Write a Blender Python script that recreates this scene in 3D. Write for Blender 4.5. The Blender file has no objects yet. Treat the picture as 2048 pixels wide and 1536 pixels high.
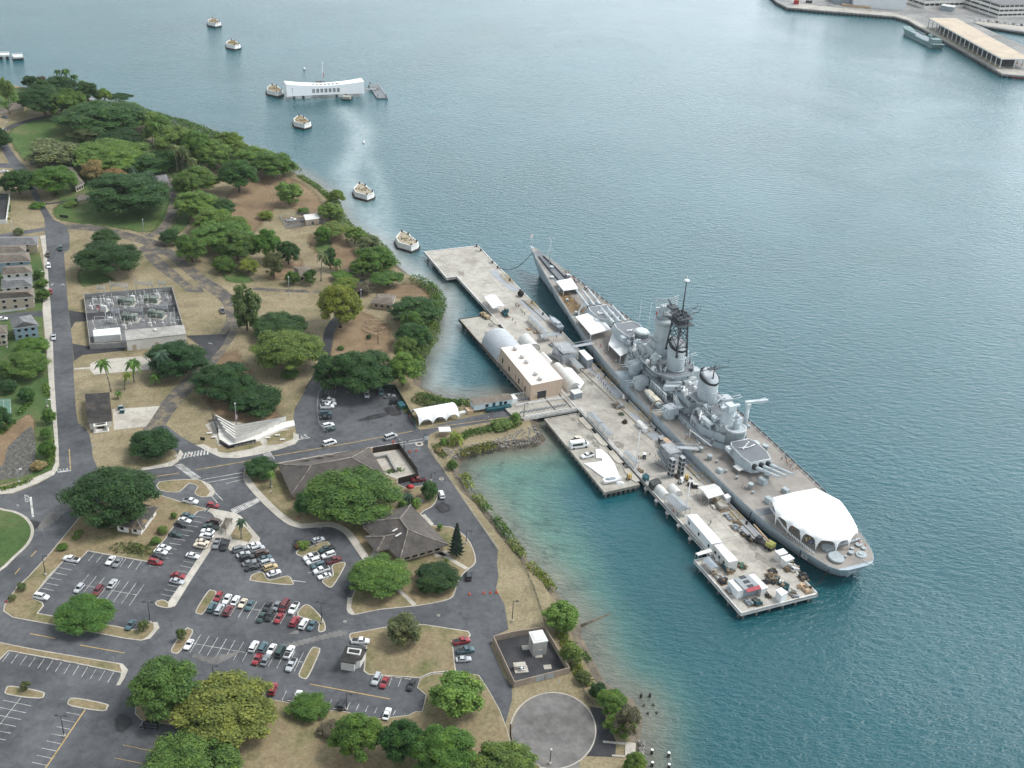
import bpy,bmesh,math,random
import numpy as np
from mathutils import Vector,Matrix
R=math.radians
C=bpy.context.scene.collection
SC=bpy.context.scene
random.seed(7)
# ------------------------------------------------------------------ camera
IMW,IMH=2048,1536
FPX,PITCH,ROLL,CAMZ=2386.766,0.5077020,0.0628083,245.7266
_c,_s=math.cos(PITCH),math.sin(PITCH)
FW=np.array([0,_c,-_s]);_r=np.array([1.,0,0]);_u=np.array([0,_s,_c])
CRt=_r*math.cos(ROLL)+_u*math.sin(ROLL);CUp=-_r*math.sin(ROLL)+_u*math.cos(ROLL)
cd=bpy.data.cameras.new('camera');cam=bpy.data.objects.new('camera',cd);C.objects.link(cam)
cd.sensor_width=36;cd.lens=FPX/IMW*36;cd.clip_start=1;cd.clip_end=30000
cam.matrix_world=Matrix(((CRt[0],CUp[0],-FW[0],0),(CRt[1],CUp[1],-FW[1],0),(CRt[2],CUp[2],-FW[2],CAMZ),(0,0,0,1)))
SC.camera=cam
# ------------------------------------------------------------------ sky, sun, exposure
SUN_EL,SUN_AZ=R(57),R(72)  # azimuth from +Y towards +X
w=bpy.data.worlds.new('World');SC.world=w;w.use_nodes=True
nt=w.node_tree;nt.nodes.clear()
out=nt.nodes.new('ShaderNodeOutputWorld');bg=nt.nodes.new('ShaderNodeBackground')
sky=nt.nodes.new('ShaderNodeTexSky');sky.sky_type='NISHITA';sky.sun_disc=False
sky.sun_elevation=SUN_EL;sky.sun_rotation=SUN_AZ;sky.air_density=1.2;sky.dust_density=1.5;sky.ozone_density=1.0
# thin bright overcast: cloud veil broken by noise, brighter round the hidden sun
tcw=nt.nodes.new('ShaderNodeTexCoord');nz=nt.nodes.new('ShaderNodeTexNoise');nz.inputs['Scale'].default_value=2.4;nz.inputs['Detail'].default_value=6
nt.links.new(tcw.outputs['Generated'],nz.inputs['Vector'])
mr=nt.nodes.new('ShaderNodeMapRange');mr.inputs[1].default_value=.3;mr.inputs[2].default_value=.7;mr.inputs[3].default_value=.86;mr.inputs[4].default_value=.96
nt.links.new(nz.outputs[0],mr.inputs[0])
dp=nt.nodes.new('ShaderNodeVectorMath');dp.operation='DOT_PRODUCT';nt.links.new(tcw.outputs['Generated'],dp.inputs[0])
dp.inputs[1].default_value=(math.sin(R(50))*math.cos(R(26)),math.cos(R(50))*math.cos(R(26)),math.sin(R(26)))
gl=nt.nodes.new('ShaderNodeMapRange');gl.inputs[1].default_value=.35;gl.inputs[2].default_value=1.0;gl.inputs[3].default_value=5.3;gl.inputs[4].default_value=16.5;nt.links.new(dp.outputs['Value'],gl.inputs[0])
sz=nt.nodes.new('ShaderNodeSeparateXYZ');nt.links.new(tcw.outputs['Generated'],sz.inputs[0])  # the veil thickens and brightens towards the horizon
hzn=nt.nodes.new('ShaderNodeMapRange');hzn.inputs[1].default_value=.08;hzn.inputs[2].default_value=.8;hzn.inputs[3].default_value=1.55;hzn.inputs[4].default_value=.42;nt.links.new(sz.outputs[2],hzn.inputs[0])
hm_=nt.nodes.new('ShaderNodeMath');hm_.operation='MULTIPLY';nt.links.new(gl.outputs[0],hm_.inputs[0]);nt.links.new(hzn.outputs[0],hm_.inputs[1])
cl=nt.nodes.new('ShaderNodeMix');cl.data_type='RGBA';cl.blend_type='MULTIPLY';cl.inputs[0].default_value=1;cl.inputs[6].default_value=(.90,.985,1.05,1);nt.links.new(hm_.outputs[0],cl.inputs[7])
mm=nt.nodes.new('ShaderNodeMix');mm.data_type='RGBA';nt.links.new(mr.outputs[0],mm.inputs[0])
nt.links.new(sky.outputs[0],mm.inputs[6]);nt.links.new(cl.outputs[2],mm.inputs[7])
nt.links.new(mm.outputs[2],bg.inputs[0]);bg.inputs[1].default_value=0.13
nt.links.new(bg.outputs[0],out.inputs[0])
sl=bpy.data.lights.new('sun','SUN');sun=bpy.data.objects.new('sun',sl);C.objects.link(sun)
sl.energy=2.0;sl.angle=R(22);sl.color=(1,.96,.9)
_sd=Vector((math.sin(SUN_AZ)*math.cos(SUN_EL),math.cos(SUN_AZ)*math.cos(SUN_EL),math.sin(SUN_EL)))
sun.rotation_euler=(-_sd).to_track_quat('-Z','Y').to_euler();sun.location=(0,300,400)
SC.view_settings.view_transform='Standard';SC.view_settings.look='None';SC.view_settings.exposure=0.58;SC.view_settings.gamma=1
SC.cycles.max_bounces=6;SC.cycles.transparent_max_bounces=24;SC.cycles.use_denoising=True
SC.cycles.caustics_reflective=False;SC.cycles.caustics_refractive=False;SC.cycles.volume_bounces=0
# ------------------------------------------------------------------ helpers
ZL=2.0  # land level above the water
ZP=3.0  # pier deck
def G(x,y,z=ZL):
    d=FW*FPX+CRt*(x-IMW/2)-CUp*(y-IMH/2)
    t=(z-CAMZ)/d[2]
    return Vector((d[0]*t,d[1]*t,z))
def MPP(x,y,z=ZL):
    p=G(x,y,z);return float((np.array([p.x,p.y,p.z-CAMZ]) @ FW)/FPX)
def V2(p):return Vector((p[0],p[1]))
class MB:
    def __init__(s):s.v=[];s.f=[];s.m=[];s.sm=[]
    def add(s,vs,fs,m=0,smooth=False):
        o=len(s.v);s.v+=[tuple(v) for v in vs]
        for f in fs:s.f.append([i+o for i in f]);s.m.append(m);s.sm.append(smooth)
        return s
    def box(s,cx,cy,z0,dx,dy,h,rz=0,m=0,tx=1,ty=1,ox=0,oy=0):
        c,n=math.cos(rz),math.sin(rz);vs=[]
        for z,kx,ky,qx,qy in ((z0,1,1,0,0),(z0+h,tx,ty,ox,oy)):
            for sx,sy in ((-1,-1),(1,-1),(1,1),(-1,1)):
                a=sx*dx/2*kx+qx;b=sy*dy/2*ky+qy
                vs.append((cx+a*c-b*n,cy+a*n+b*c,z))
        return s.add(vs,[(3,2,1,0),(4,5,6,7),(0,1,5,4),(1,2,6,5),(2,3,7,6),(3,0,4,7)],m)
    def prism(s,pts,z0,z1,m=0,mt=None,sc=1.0):
        n=len(pts)
        if area(pts)<0:pts=pts[::-1]
        cx=sum(p[0] for p in pts)/n;cy=sum(p[1] for p in pts)/n
        vs=[(p[0],p[1],z0) for p in pts]+[(cx+(p[0]-cx)*sc,cy+(p[1]-cy)*sc,z1) for p in pts]
        s.add(vs,[tuple(range(n-1,-1,-1))]+[(i,(i+1)%n,n+(i+1)%n,n+i) for i in range(n)],m)
        s.f.append([len(s.v)-n+i for i in range(n)]);s.m.append(m if mt is None else mt);s.sm.append(False)
        return s
    def flat(s,pts,z,m=0):
        if area(pts)<0:pts=pts[::-1]
        return s.add([(p[0],p[1],z) for p in pts],[tuple(range(len(pts)))],m)
    def cyl(s,p0,p1,r0,r1=None,n=8,m=0,caps=True,smooth=True):
        r1=r0 if r1 is None else r1
        a=Vector(p0);b=Vector(p1);d=(b-a)
        if d.length<1e-6:return s
        d.normalize();u=d.orthogonal().normalized();v=d.cross(u)
        vs=[]
        for p,r in ((a,r0),(b,r1)):
            for i in range(n):
                t=2*math.pi*i/n;vs.append(p+u*(r*math.cos(t))+v*(r*math.sin(t)))
        s.add(vs,[(i,(i+1)%n,n+(i+1)%n,n+i) for i in range(n)],m,smooth)
        if caps:
            o=len(s.v)-2*n
            s.f.append([o+i for i in range(n-1,-1,-1)]);s.m.append(m);s.sm.append(False)
            s.f.append([o+n+i for i in range(n)]);s.m.append(m);s.sm.append(False)
        return s
    def lathe(s,cx,cy,prof,n=16,m=0,sx=1,sy=1,smooth=True):
        vs=[]
        for r,z in prof:
            for i in range(n):
                t=2*math.pi*i/n;vs.append((cx+r*math.cos(t)*sx,cy+r*math.sin(t)*sy,z))
        fs=[]
        for k in range(len(prof)-1):
            for i in range(n):fs.append((k*n+i,k*n+(i+1)%n,(k+1)*n+(i+1)%n,(k+1)*n+i))
        s.add(vs,fs,m,smooth)
        o=len(s.v)-len(vs)
        s.f.append([o+i for i in range(n-1,-1,-1)]);s.m.append(m);s.sm.append(False)
        s.f.append([o+(len(prof)-1)*n+i for i in range(n)]);s.m.append(m);s.sm.append(False)
        return s
    def loft(s,rings,m=0,closed=True,caps=True,smooth=False):
        n=len(rings[0]);o=len(s.v);vs=[p for r in rings for p in r];fs=[]
        for k in range(len(rings)-1):
            for i in range(n if closed else n-1):fs.append((k*n+i,k*n+(i+1)%n,(k+1)*n+(i+1)%n,(k+1)*n+i))
        s.add(vs,fs,m,smooth)
        if caps:
            s.f.append([o+i for i in range(n-1,-1,-1)]);s.m.append(m);s.sm.append(False)
            s.f.append([o+(len(rings)-1)*n+i for i in range(n)]);s.m.append(m);s.sm.append(False)
        return s
    def tube(s,pts,r,n=6,m=0):
        for a,b in zip(pts[:-1],pts[1:]):s.cyl(a,b,r,n=n,m=m,caps=True)
        return s
    def mesh(s,name,mats):
        me=bpy.data.meshes.new(name);me.from_pydata(s.v,[],s.f)
        for x in (mats if isinstance(mats,(list,tuple)) else [mats]):me.materials.append(x)
        me.polygons.foreach_set('material_index',s.m);me.polygons.foreach_set('use_smooth',s.sm)
        me.update();return me
    def build(s,name,mats,parent=None,loc=(0,0,0),rz=0):
        o=bpy.data.objects.new(name,s.mesh(name,mats));C.objects.link(o)
        o.location=loc;o.rotation_euler=(0,0,rz)
        if parent:o.parent=parent
        return o
def area(p):return sum(p[i][0]*p[(i+1)%len(p)][1]-p[(i+1)%len(p)][0]*p[i][1] for i in range(len(p)))/2
def struct(o,label=None,kind='structure'):
    o['kind']=kind
    if label:o['label']=label
    return o
def tag(o,label,cat,group=None):
    o['label']=label;o['category']=cat
    if group:o['group']=group
    return o
def thing(name,label,cat,loc=(0,0,0),rz=0,group=None):
    o=bpy.data.objects.new(name,None);C.objects.link(o);o.empty_display_size=1
    o.location=loc;o.rotation_euler=(0,0,rz);return tag(o,label,cat,group)
def dup(root,loc=None,rz=None,label=None,group=None,color=None,scale=None):
    r=root.copy();C.objects.link(r)
    if loc is not None:r.location=loc
    if rz is not None:r.rotation_euler=(0,0,rz)
    if scale is not None:r.scale=scale
    if label:r['label']=label
    if group:r['group']=group
    if color:r.color=(*color,1)
    for ch in list(root.children):
        c=ch.copy();C.objects.link(c);c.parent=r
        if color:c.color=(*color,1)
        for g in ch.children:
            d=g.copy();C.objects.link(d);d.parent=c
            if color:d.color=(*color,1)
    return r
def smooth(pts,k=4,closed=True):
    n=len(pts);res=[]
    for i in range(n if closed else n-1):
        g=(lambda j:pts[j%n]) if closed else (lambda j:pts[min(max(j,0),n-1)])
        p0,p1,p2,p3=g(i-1),g(i),g(i+1),g(i+2)
        for t in (q/k for q in range(k)):
            res.append(tuple(.5*((2*b)+(c-a)*t+(2*a-5*b+4*c-d)*t*t+(3*b-a-3*c+d)*t**3) for a,b,c,d in zip(p0,p1,p2,p3)))
    if not closed:res.append(tuple(pts[-1]))
    return res
def W(pts,z=ZL):return [tuple(G(x,y,z))[:2] for x,y in pts]
def inset(p,d):
    if area(p)<0:p=p[::-1]
    n=len(p);r=[]
    for i in range(n):
        a=Vector(p[i-1]);b=Vector(p[i]);c=Vector(p[(i+1)%n])
        e1=(b-a);e2=(c-b)
        if e1.length<1e-6 or e2.length<1e-6:r.append(tuple(b));continue
        e1.normalize();e2.normalize()
        n1=Vector((-e1.y,e1.x));n2=Vector((-e2.y,e2.x));q=n1+n2
        if q.length<.2:q=n1
        q.normalize();k=max(q.dot(n1),.5)
        r.append(tuple(b+q*(d/k)))
    return r
def ribbon(pts,width):
    n=len(pts);L=[];Rr=[]
    for i in range(n):
        a=Vector(pts[max(i-1,0)]);b=Vector(pts[min(i+1,n-1)]);t=(b-a).normalized();nn=Vector((-t.y,t.x))
        wd=width if not isinstance(width,(list,tuple)) else width[i]
        L.append(tuple(Vector(pts[i])+nn*wd/2));Rr.append(tuple(Vector(pts[i])-nn*wd/2))
    return L+Rr[::-1]
# ------------------------------------------------------------------ materials
def nodes(name):
    m=bpy.data.materials.new(name);m.use_nodes=True;t=m.node_tree;b=t.nodes['Principled BSDF']
    b.inputs['Specular IOR Level'].default_value=.3
    return m,t,b
def N(t,typ,**kw):
    n=t.nodes.new(typ)
    for k,v in kw.items():setattr(n,k,v)
    return n
def noise(t,scale,detail=4,coord='Object',rough=.6,dist=0):
    tc=N(t,'ShaderNodeTexCoord') if coord!='World' else N(t,'ShaderNodeNewGeometry')
    n=N(t,'ShaderNodeTexNoise');n.inputs['Scale'].default_value=scale;n.inputs['Detail'].default_value=detail;n.inputs['Roughness'].default_value=rough;n.inputs['Distortion'].default_value=dist
    t.links.new(tc.outputs['Position' if coord=='World' else coord],n.inputs['Vector']);return n
def ramp(t,src,stops):
    r=N(t,'ShaderNodeValToRGB');e=r.color_ramp.elements
    while len(e)<len(stops):e.new(.5)
    for x,(p,c) in zip(e,stops):x.position=p;x.color=(*c,1) if len(c)==3 else c
    t.links.new(src,r.inputs[0]);return r
def mixc(t,a,b,f,mode='MIX'):
    m=N(t,'ShaderNodeMix',data_type='RGBA',blend_type=mode)
    for k,x in ((0,f),(6,a),(7,b)):
        if isinstance(x,(int,float)):m.inputs[k].default_value=x
        elif isinstance(x,tuple):m.inputs[k].default_value=(*x,1)
        else:t.links.new(x,m.inputs[k])
    return m.outputs[2]
_MC={}
def mat(name,col,rough=.7,var=.25,scale=1.2,metal=0,spec=.3,bump=0):
    """plain painted or weathered surface: two octaves of blotchy variation in world space"""
    if name in _MC:return _MC[name]
    m,t,b=nodes(name)
    n1=noise(t,scale*.25,5,'World');n2=noise(t,scale*2.2,3,'World')
    k1=N(t,'ShaderNodeMapRange');k1.inputs[1].default_value=.3;k1.inputs[2].default_value=.7;k1.inputs[3].default_value=1-var;k1.inputs[4].default_value=1+var*.5
    t.links.new(n1.outputs[0],k1.inputs[0])
    k2=N(t,'ShaderNodeMapRange');k2.inputs[1].default_value=.3;k2.inputs[2].default_value=.7;k2.inputs[3].default_value=1-var*.6;k2.inputs[4].default_value=1+var*.4
    t.links.new(n2.outputs[0],k2.inputs[0])
    c=mixc(t,tuple(col),k1.outputs[0],1.,'MULTIPLY');c=mixc(t,c,k2.outputs[0],1.,'MULTIPLY')
    t.links.new(c,b.inputs['Base Color']);b.inputs['Roughness'].default_value=rough;b.inputs['Metallic'].default_value=metal;b.inputs['Specular IOR Level'].default_value=spec
    if bump:
        bp=N(t,'ShaderNodeBump');bp.inputs['Strength'].default_value=bump;bp.inputs['Distance'].default_value=.1
        t.links.new(n2.outputs[0],bp.inputs['Height']);t.links.new(bp.outputs[0],b.inputs['Normal'])
    _MC[name]=m;return m
def objcol(name,rough=.35,spec=.5,var=.12,coat=0):
    """paint whose colour is the object's own colour"""
    if name in _MC:return _MC[name]
    m,t,b=nodes(name);oi=N(t,'ShaderNodeObjectInfo');n=noise(t,1.5,3,'World')
    k=N(t,'ShaderNodeMapRange');k.inputs[1].default_value=.3;k.inputs[2].default_value=.7;k.inputs[3].default_value=1-var;k.inputs[4].default_value=1+var*.4
    t.links.new(n.outputs[0],k.inputs[0])
    t.links.new(mixc(t,oi.outputs['Color'],k.outputs[0],1.,'MULTIPLY'),b.inputs['Base Color'])
    b.inputs['Roughness'].default_value=rough;b.inputs['Specular IOR Level'].default_value=spec;b.inputs['Coat Weight'].default_value=coat
    _MC[name]=m;return m
def blend_mat(name,stops,scale,rough=.9,scale2=None,detail=6,mult=(.75,1.15),feather=False,bump=.0,crack=0):
    """several earth colours blended by noise; with feather the sheet's edge (vertex value a) frays away"""
    m,t,b=nodes(name)
    n=noise(t,scale,detail,'World',.62);n2=noise(t,scale2 or scale*14,4,'World',.7)
    r=ramp(t,n.outputs[0],stops)
    k=N(t,'ShaderNodeMapRange');k.inputs[1].default_value=.25;k.inputs[2].default_value=.75;k.inputs[3].default_value=mult[0];k.inputs[4].default_value=mult[1]
    t.links.new(n2.outputs[0],k.inputs[0])
    c=mixc(t,r.outputs[0],k.outputs[0],1.,'MULTIPLY');n4=noise(t,scale*4.5,5,'World',.7,.6);k4=ramp(t,n4.outputs[0],[(.34,(.8,)*3),(.5,(1.,)*3),(.66,(1.12,)*3)]);c=mixc(t,c,k4.outputs[0],1.,'MULTIPLY')
    if crack:  # cracks and mends in old paving
        vo=N(t,'ShaderNodeTexVoronoi',feature='DISTANCE_TO_EDGE');vo.inputs['Scale'].default_value=.14;g5=N(t,'ShaderNodeNewGeometry');n5=noise(t,.5,4,'World')
        va=N(t,'ShaderNodeVectorMath',operation='MULTIPLY_ADD');va.inputs[1].default_value=(5,5,5);t.links.new(n5.outputs['Color'],va.inputs[0]);t.links.new(g5.outputs['Position'],va.inputs[2]);t.links.new(va.outputs[0],vo.inputs['Vector'])
        k5=ramp(t,vo.outputs['Distance'],[(.0,(crack,)*3),(.022,(1.,)*3)]);c=mixc(t,c,k5.outputs[0],k4.outputs[0],'MULTIPLY')
    t.links.new(c,b.inputs['Base Color']);b.inputs['Roughness'].default_value=rough
    b.inputs['Specular IOR Level'].default_value=.12
    if bump:
        bp=N(t,'ShaderNodeBump');bp.inputs['Strength'].default_value=bump;bp.inputs['Distance'].default_value=.3
        t.links.new(n2.outputs[0],bp.inputs['Height']);t.links.new(bp.outputs[0],b.inputs['Normal'])
    if feather:
        at=N(t,'ShaderNodeAttribute',attribute_name='a');n3=noise(t,.22,7,'World',.75)
        s=N(t,'ShaderNodeMath',operation='MULTIPLY_ADD');s.inputs[1].default_value=1.1;t.links.new(at.outputs['Fac'],s.inputs[0])
        t.links.new(n3.outputs[0],s.inputs[2])
        k3=N(t,'ShaderNodeMapRange');k3.inputs[1].default_value=.8;k3.inputs[2].default_value=1.25;t.links.new(s.outputs[0],k3.inputs[0])
        tr=N(t,'ShaderNodeBsdfTransparent');mx=N(t,'ShaderNodeMixShader')
        t.links.new(k3.outputs[0],mx.inputs[0]);t.links.new(tr.outputs[0],mx.inputs[1]);t.links.new(b.outputs[0],mx.inputs[2])
        t.links.new(mx.outputs[0],t.nodes['Material Output'].inputs[0])
    return m
M_DRY=blend_mat('dry_grass',[(.28,(.12,.13,.06)),(.42,(.225,.19,.115)),(.56,(.28,.235,.15)),(.72,(.2,.155,.1))],.035,scale2=1.1,mult=(.62,1.25))
M_ISLE=blend_mat('island_grass',[(.3,(.115,.125,.05)),(.5,(.245,.2,.12)),(.7,(.22,.165,.1))],.09,scale2=1.2,mult=(.65,1.22))
M_GREEN=blend_mat('green_lawn',[(.3,(.05,.095,.028)),(.5,(.08,.13,.042)),(.7,(.14,.145,.065))],.06,feather=True)
M_GREENK=blend_mat('kerbed_lawn',[(.3,(.05,.095,.028)),(.5,(.075,.12,.042)),(.7,(.14,.14,.065))],.06)
M_SOIL=blend_mat('bare_soil',[(.3,(.15,.105,.065)),(.5,(.22,.155,.095)),(.7,(.26,.19,.12))],.07,feather=True)
M_ASPH=blend_mat('asphalt',[(.3,(.064,.067,.073)),(.5,(.098,.102,.11)),(.7,(.13,.134,.142))],.045,rough=.85,scale2=.5,mult=(.8,1.14),crack=.72)
M_ASPHD=blend_mat('dark_asphalt',[(.3,(.04,.04,.043)),(.5,(.055,.056,.06)),(.7,(.075,.075,.08))],.06,rough=.85,scale2=.5,mult=(.82,1.12))
M_ASPHW=blend_mat('weathered_asphalt',[(.35,(.085,.08,.075)),(.5,(.12,.112,.105)),(.62,(.22,.18,.12))],.25,rough=.9)
M_ASPHL=blend_mat('pale_asphalt',[(.3,(.13,.125,.12)),(.5,(.17,.165,.16)),(.7,(.22,.205,.19))],.05,rough=.9,scale2=.4)
M_STAIN=blend_mat('oil_stain',[(.3,(.03,.031,.033)),(.6,(.055,.055,.057))],.3,rough=.6,feather=True)
M_CONC=blend_mat('concrete',[(.3,(.36,.33,.28)),(.5,(.44,.41,.36)),(.7,(.5,.47,.42))],.08,scale2=1.1,mult=(.85,1.08))
M_PIER=blend_mat('pier_concrete',[(.3,(.31,.287,.255)),(.48,(.415,.392,.352)),(.7,(.47,.447,.405))],.06,scale2=.45,mult=(.84,1.08))
M_PIERW=blend_mat('pier_edge',[(.3,(.45,.44,.42)),(.5,(.62,.61,.59)),(.7,(.7,.69,.67))],.15,scale2=1.5,mult=(.8,1.05))
M_BARGE=blend_mat('barge_concrete',[(.3,(.29,.27,.235)),(.5,(.38,.36,.32)),(.7,(.44,.42,.375))],.06,scale2=.5,mult=(.88,1.06))
M_PILE=mat('pile_concrete',(.16,.155,.145),var=.4)
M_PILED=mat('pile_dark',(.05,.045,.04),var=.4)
M_ROCK=blend_mat('rock',[(.3,(.1,.095,.088)),(.5,(.22,.21,.195)),(.68,(.38,.36,.33))],.9,scale2=2.5,mult=(.6,1.3),bump=.8)
M_ROCKD=blend_mat('basin_stone',[(.3,(.055,.052,.05)),(.5,(.12,.115,.105)),(.68,(.2,.19,.175))],.9,scale2=2.5,mult=(.5,1.3),bump=.8)
M_BANK=blend_mat('shore_mud',[(.3,(.07,.06,.045)),(.5,(.13,.11,.085)),(.7,(.2,.165,.12))],.25,scale2=2.0,mult=(.7,1.2))
M_WLINE=mat('white_paint_line',(.6,.59,.56),var=.6,scale=2)
M_YLINE=mat('yellow_paint_line',(.48,.34,.14),var=.35,scale=2)
M_WHITE=mat('white_paint',(.78,.79,.79),var=.08,rough=.5)
M_CLOTH=mat('white_canvas',(.78,.79,.79),var=.07,rough=.8,scale=.5)
M_OFFW=mat('offwhite_paint',(.62,.62,.60),var=.14)
M_BLACK=mat('black_rubber',(.02,.02,.021),var=.3)
M_DARK=mat('dark_metal',(.045,.047,.05),var=.3)
M_GALV=mat('galvanised_steel',(.36,.38,.4),var=.25,rough=.5)
M_GLASS=mat('dark_glass',(.015,.018,.022),var=.1,rough=.12,spec=.6)
M_RED=mat('red_paint',(.42,.03,.035),var=.2)
M_YEL=mat('yellow_paint',(.5,.36,.12),var=.2)
M_TEAL=mat('teal_paint',(.02,.09,.11),var=.3)
M_GREEND=mat('green_metal',(.06,.14,.10),var=.25)
M_WOOD=mat('weathered_wood',(.2,.15,.1),var=.4)
M_TAN=mat('tan_panel',(.5,.36,.24),var=.12)
M_BLUEG=mat('bluegrey_sheet',(.27,.31,.35),var=.2)
M_GREYR=mat('grey_canvas',(.3,.325,.34),var=.2)
# ================================================================== SETTING: water, land, roads
SHORE=[(0,166),(45,176),(110,186),(170,200),(235,212),(275,228),(330,245),(395,262),(450,288),(500,303),(548,325),(590,347),(622,366),(650,386),
 (664,402),(674,420),(682,444),(697,455),(720,468),(745,479),(764,496),(785,524),(812,547),(838,560),(856,570),(873,577),(884,612),(872,640),(866,676),(850,700),(834,722),
 (838,752),(842,775),(858,784),(890,797),(918,802),(953,800),(1006,794),(1030,800),(1040,822),(1073,842),(1079,863),(1089,879),(1080,889),(1059,894),(1020,898),(988,901),(960,907),(936,913),(920,926),(915,940),
 (923,962),(938,988),(965,1012),(988,1042),(1012,1075),(1040,1106),(1070,1136),(1100,1162),(1112,1188),(1134,1212),(1160,1250),(1160,1270),(1169,1292),(1187,1328),
 (1209,1368),(1236,1385),(1264,1400),(1282,1435),(1278,1472),(1285,1502),(1292,1540),(1310,1620)]
SHW=[tuple(G(x,y,0))[:2] for x,y in SHORE]
LANDW=[(-900,900)]+SHW+[(160,60),(-900,60)]
if area(LANDW)<0:LANDW=LANDW[::-1]
# ---- water sheet: grid, fine near the shore, with depth colour as vertex data
def seg_dist(P,line):
    d=np.full(len(P),1e9)
    for a,b in zip(line[:-1],line[1:]):
        a=np.array(a[:2]);b=np.array(b[:2]);ab=b-a;t=np.clip(((P-a)@ab)/max(ab@ab,1e-9),0,1)
        d=np.minimum(d,np.hypot(*(P-(a+t[:,None]*ab)).T))
    return d
xs=np.concatenate([[-4000,-2000,-1000,-600,-400],np.arange(-320,260,4),[280,320,400,600,1000,2000,4000]]).astype(float)
ys=np.concatenate([[-1000,-200,60,130],np.arange(160,860,4),[900,1000,1200,1600,2200,3000,4500,6000]]).astype(float)
XX,YY=np.meshgrid(xs,ys);P2=np.stack([XX.ravel(),YY.ravel()],1)
dS=seg_dist(P2,SHW)
def blob(px,py,r):
    c=G(px,py,0);return np.exp(-((P2[:,0]-c.x)**2+(P2[:,1]-c.y)**2)/(2*r*r))
Dm=7+46*np.maximum(blob(1030,975,22),.7*blob(1085,1050,20))+15*blob(1180,1240,34)+14*blob(1300,1420,30)+10*blob(880,740,22)
sst=lambda a,b,x:(lambda t:t*t*(3-2*t))(np.clip((x-a)/(b-a),0,1))
tq=1-sst(.12,1.0,dS/Dm)
south=np.maximum.reduce([blob(1040,985,45),blob(1180,1230,50),blob(1330,1480,60),.35*blob(890,740,25)])
south=np.clip(south*1.6,0,1);tq=tq*(.55+.45*np.clip(blob(1050,1000,40)*1.5,0,1))
mud=1-sst(1.5,15.0,dS)
deep=np.array([.009,.076,.094]);turq=np.array([.09,.19,.145]);tnorth=np.array([.10,.16,.165]);mudc=np.array([.16,.14,.11])
shal=tnorth[None]*(1-south[:,None])+turq[None]*south[:,None]
col=deep[None]*(1-(tq*.9)[:,None])+shal*(tq*.9)[:,None]
col=col*(1-.75*mud[:,None])+mudc[None]*(.75*mud[:,None])
slick=np.zeros(len(P2))
for line,wd,st in (([(690,218),(722,262),(716,302),(692,345),(712,395),(748,445),(782,500),(832,560),(880,600)],9,.8),([(722,300),(750,340),(770,410),(776,460),(800,530)],5,.5),
                     ([(893,560),(906,620),(903,660),(896,700),(880,740),(872,770)],4,.6),([(868,690),(885,730),(905,775)],4,.5),([(600,205),(680,190)],6,.4)):
    lw=[tuple(G(x,y,0))[:2] for x,y in line]
    slick=np.maximum(slick,st*np.exp(-(seg_dist(P2,lw)/wd)**2))
nx,ny=len(xs),len(ys)
wm=bpy.data.meshes.new('water')
fl=[(j*nx+i,j*nx+i+1,(j+1)*nx+i+1,(j+1)*nx+i) for j in range(ny-1) for i in range(nx-1)]
wm.from_pydata([(x,y,0) for x,y in P2],[],fl)
a1=wm.attributes.new('depth_colour','FLOAT_COLOR','POINT');a1.data.foreach_set('color',np.concatenate([col,np.ones((len(col),1))],1).ravel().astype(np.float32))
a2=wm.attributes.new('slick','FLOAT','POINT');a2.data.foreach_set('value',slick.astype(np.float32))
a3=wm.attributes.new('shallow','FLOAT','POINT');a3.data.foreach_set('value',np.clip(tq*1.2,0,1).astype(np.float32))
m,t,b=nodes('sea_water')
dc=N(t,'ShaderNodeAttribute',attribute_name='depth_colour');sk=N(t,'ShaderNodeAttribute',attribute_name='slick');sw=N(t,'ShaderNodeAttribute',attribute_name='shallow')
reef=noise(t,.09,6,'World',.65);rr=ramp(t,reef.outputs[0],[(.38,(.6,.63,.65)),(.47,(.93,.93,.93)),(.58,(1.0,1.0,1.0)),(.66,(1.18,1.17,1.12))])
reefc=mixc(t,dc.outputs['Color'],rr.outputs[0],sw.outputs['Fac'],'MULTIPLY')
big=noise(t,.008,4,'World');kb=N(t,'ShaderNodeMapRange');kb.inputs[1].default_value=.3;kb.inputs[2].default_value=.7;kb.inputs[3].default_value=.85;kb.inputs[4].default_value=1.15
t.links.new(big.outputs[0],kb.inputs[0]);c1=mixc(t,reefc,kb.outputs[0],1.,'MULTIPLY')
sn=noise(t,.12,7,'World',.7,1.5);sm_=N(t,'ShaderNodeMath',operation='MULTIPLY');t.links.new(sn.outputs[0],sm_.inputs[0]);t.links.new(sk.outputs['Fac'],sm_.inputs[1])
t.links.new(mixc(t,c1,(.38,.45,.46),sm_.outputs[0]),b.inputs['Base Color'])
b.inputs['Roughness'].default_value=.17;b.inputs['IOR'].default_value=1.333;b.inputs['Specular IOR Level'].default_value=.5
geo=N(t,'ShaderNodeNewGeometry');hts=[]
for sc,sx,sy,rot,wt in ((.5,.5,1,.25,1.0),(1.5,.55,1,-.2,.42),(.11,.7,1,.5,.35)):
    mp=N(t,'ShaderNodeMapping');mp.inputs['Scale'].default_value=(sc*sx,sc*sy,sc);mp.inputs['Rotation'].default_value=(0,0,rot)
    t.links.new(geo.outputs['Position'],mp.inputs[0]);nn=N(t,'ShaderNodeTexNoise');nn.inputs['Scale'].default_value=1;nn.inputs['Detail'].default_value=3;nn.inputs['Roughness'].default_value=.55
    t.links.new(mp.outputs[0],nn.inputs[0]);q=N(t,'ShaderNodeMath',operation='MULTIPLY');q.inputs[1].default_value=wt;t.links.new(nn.outputs[0],q.inputs[0]);hts.append(q)
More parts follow.
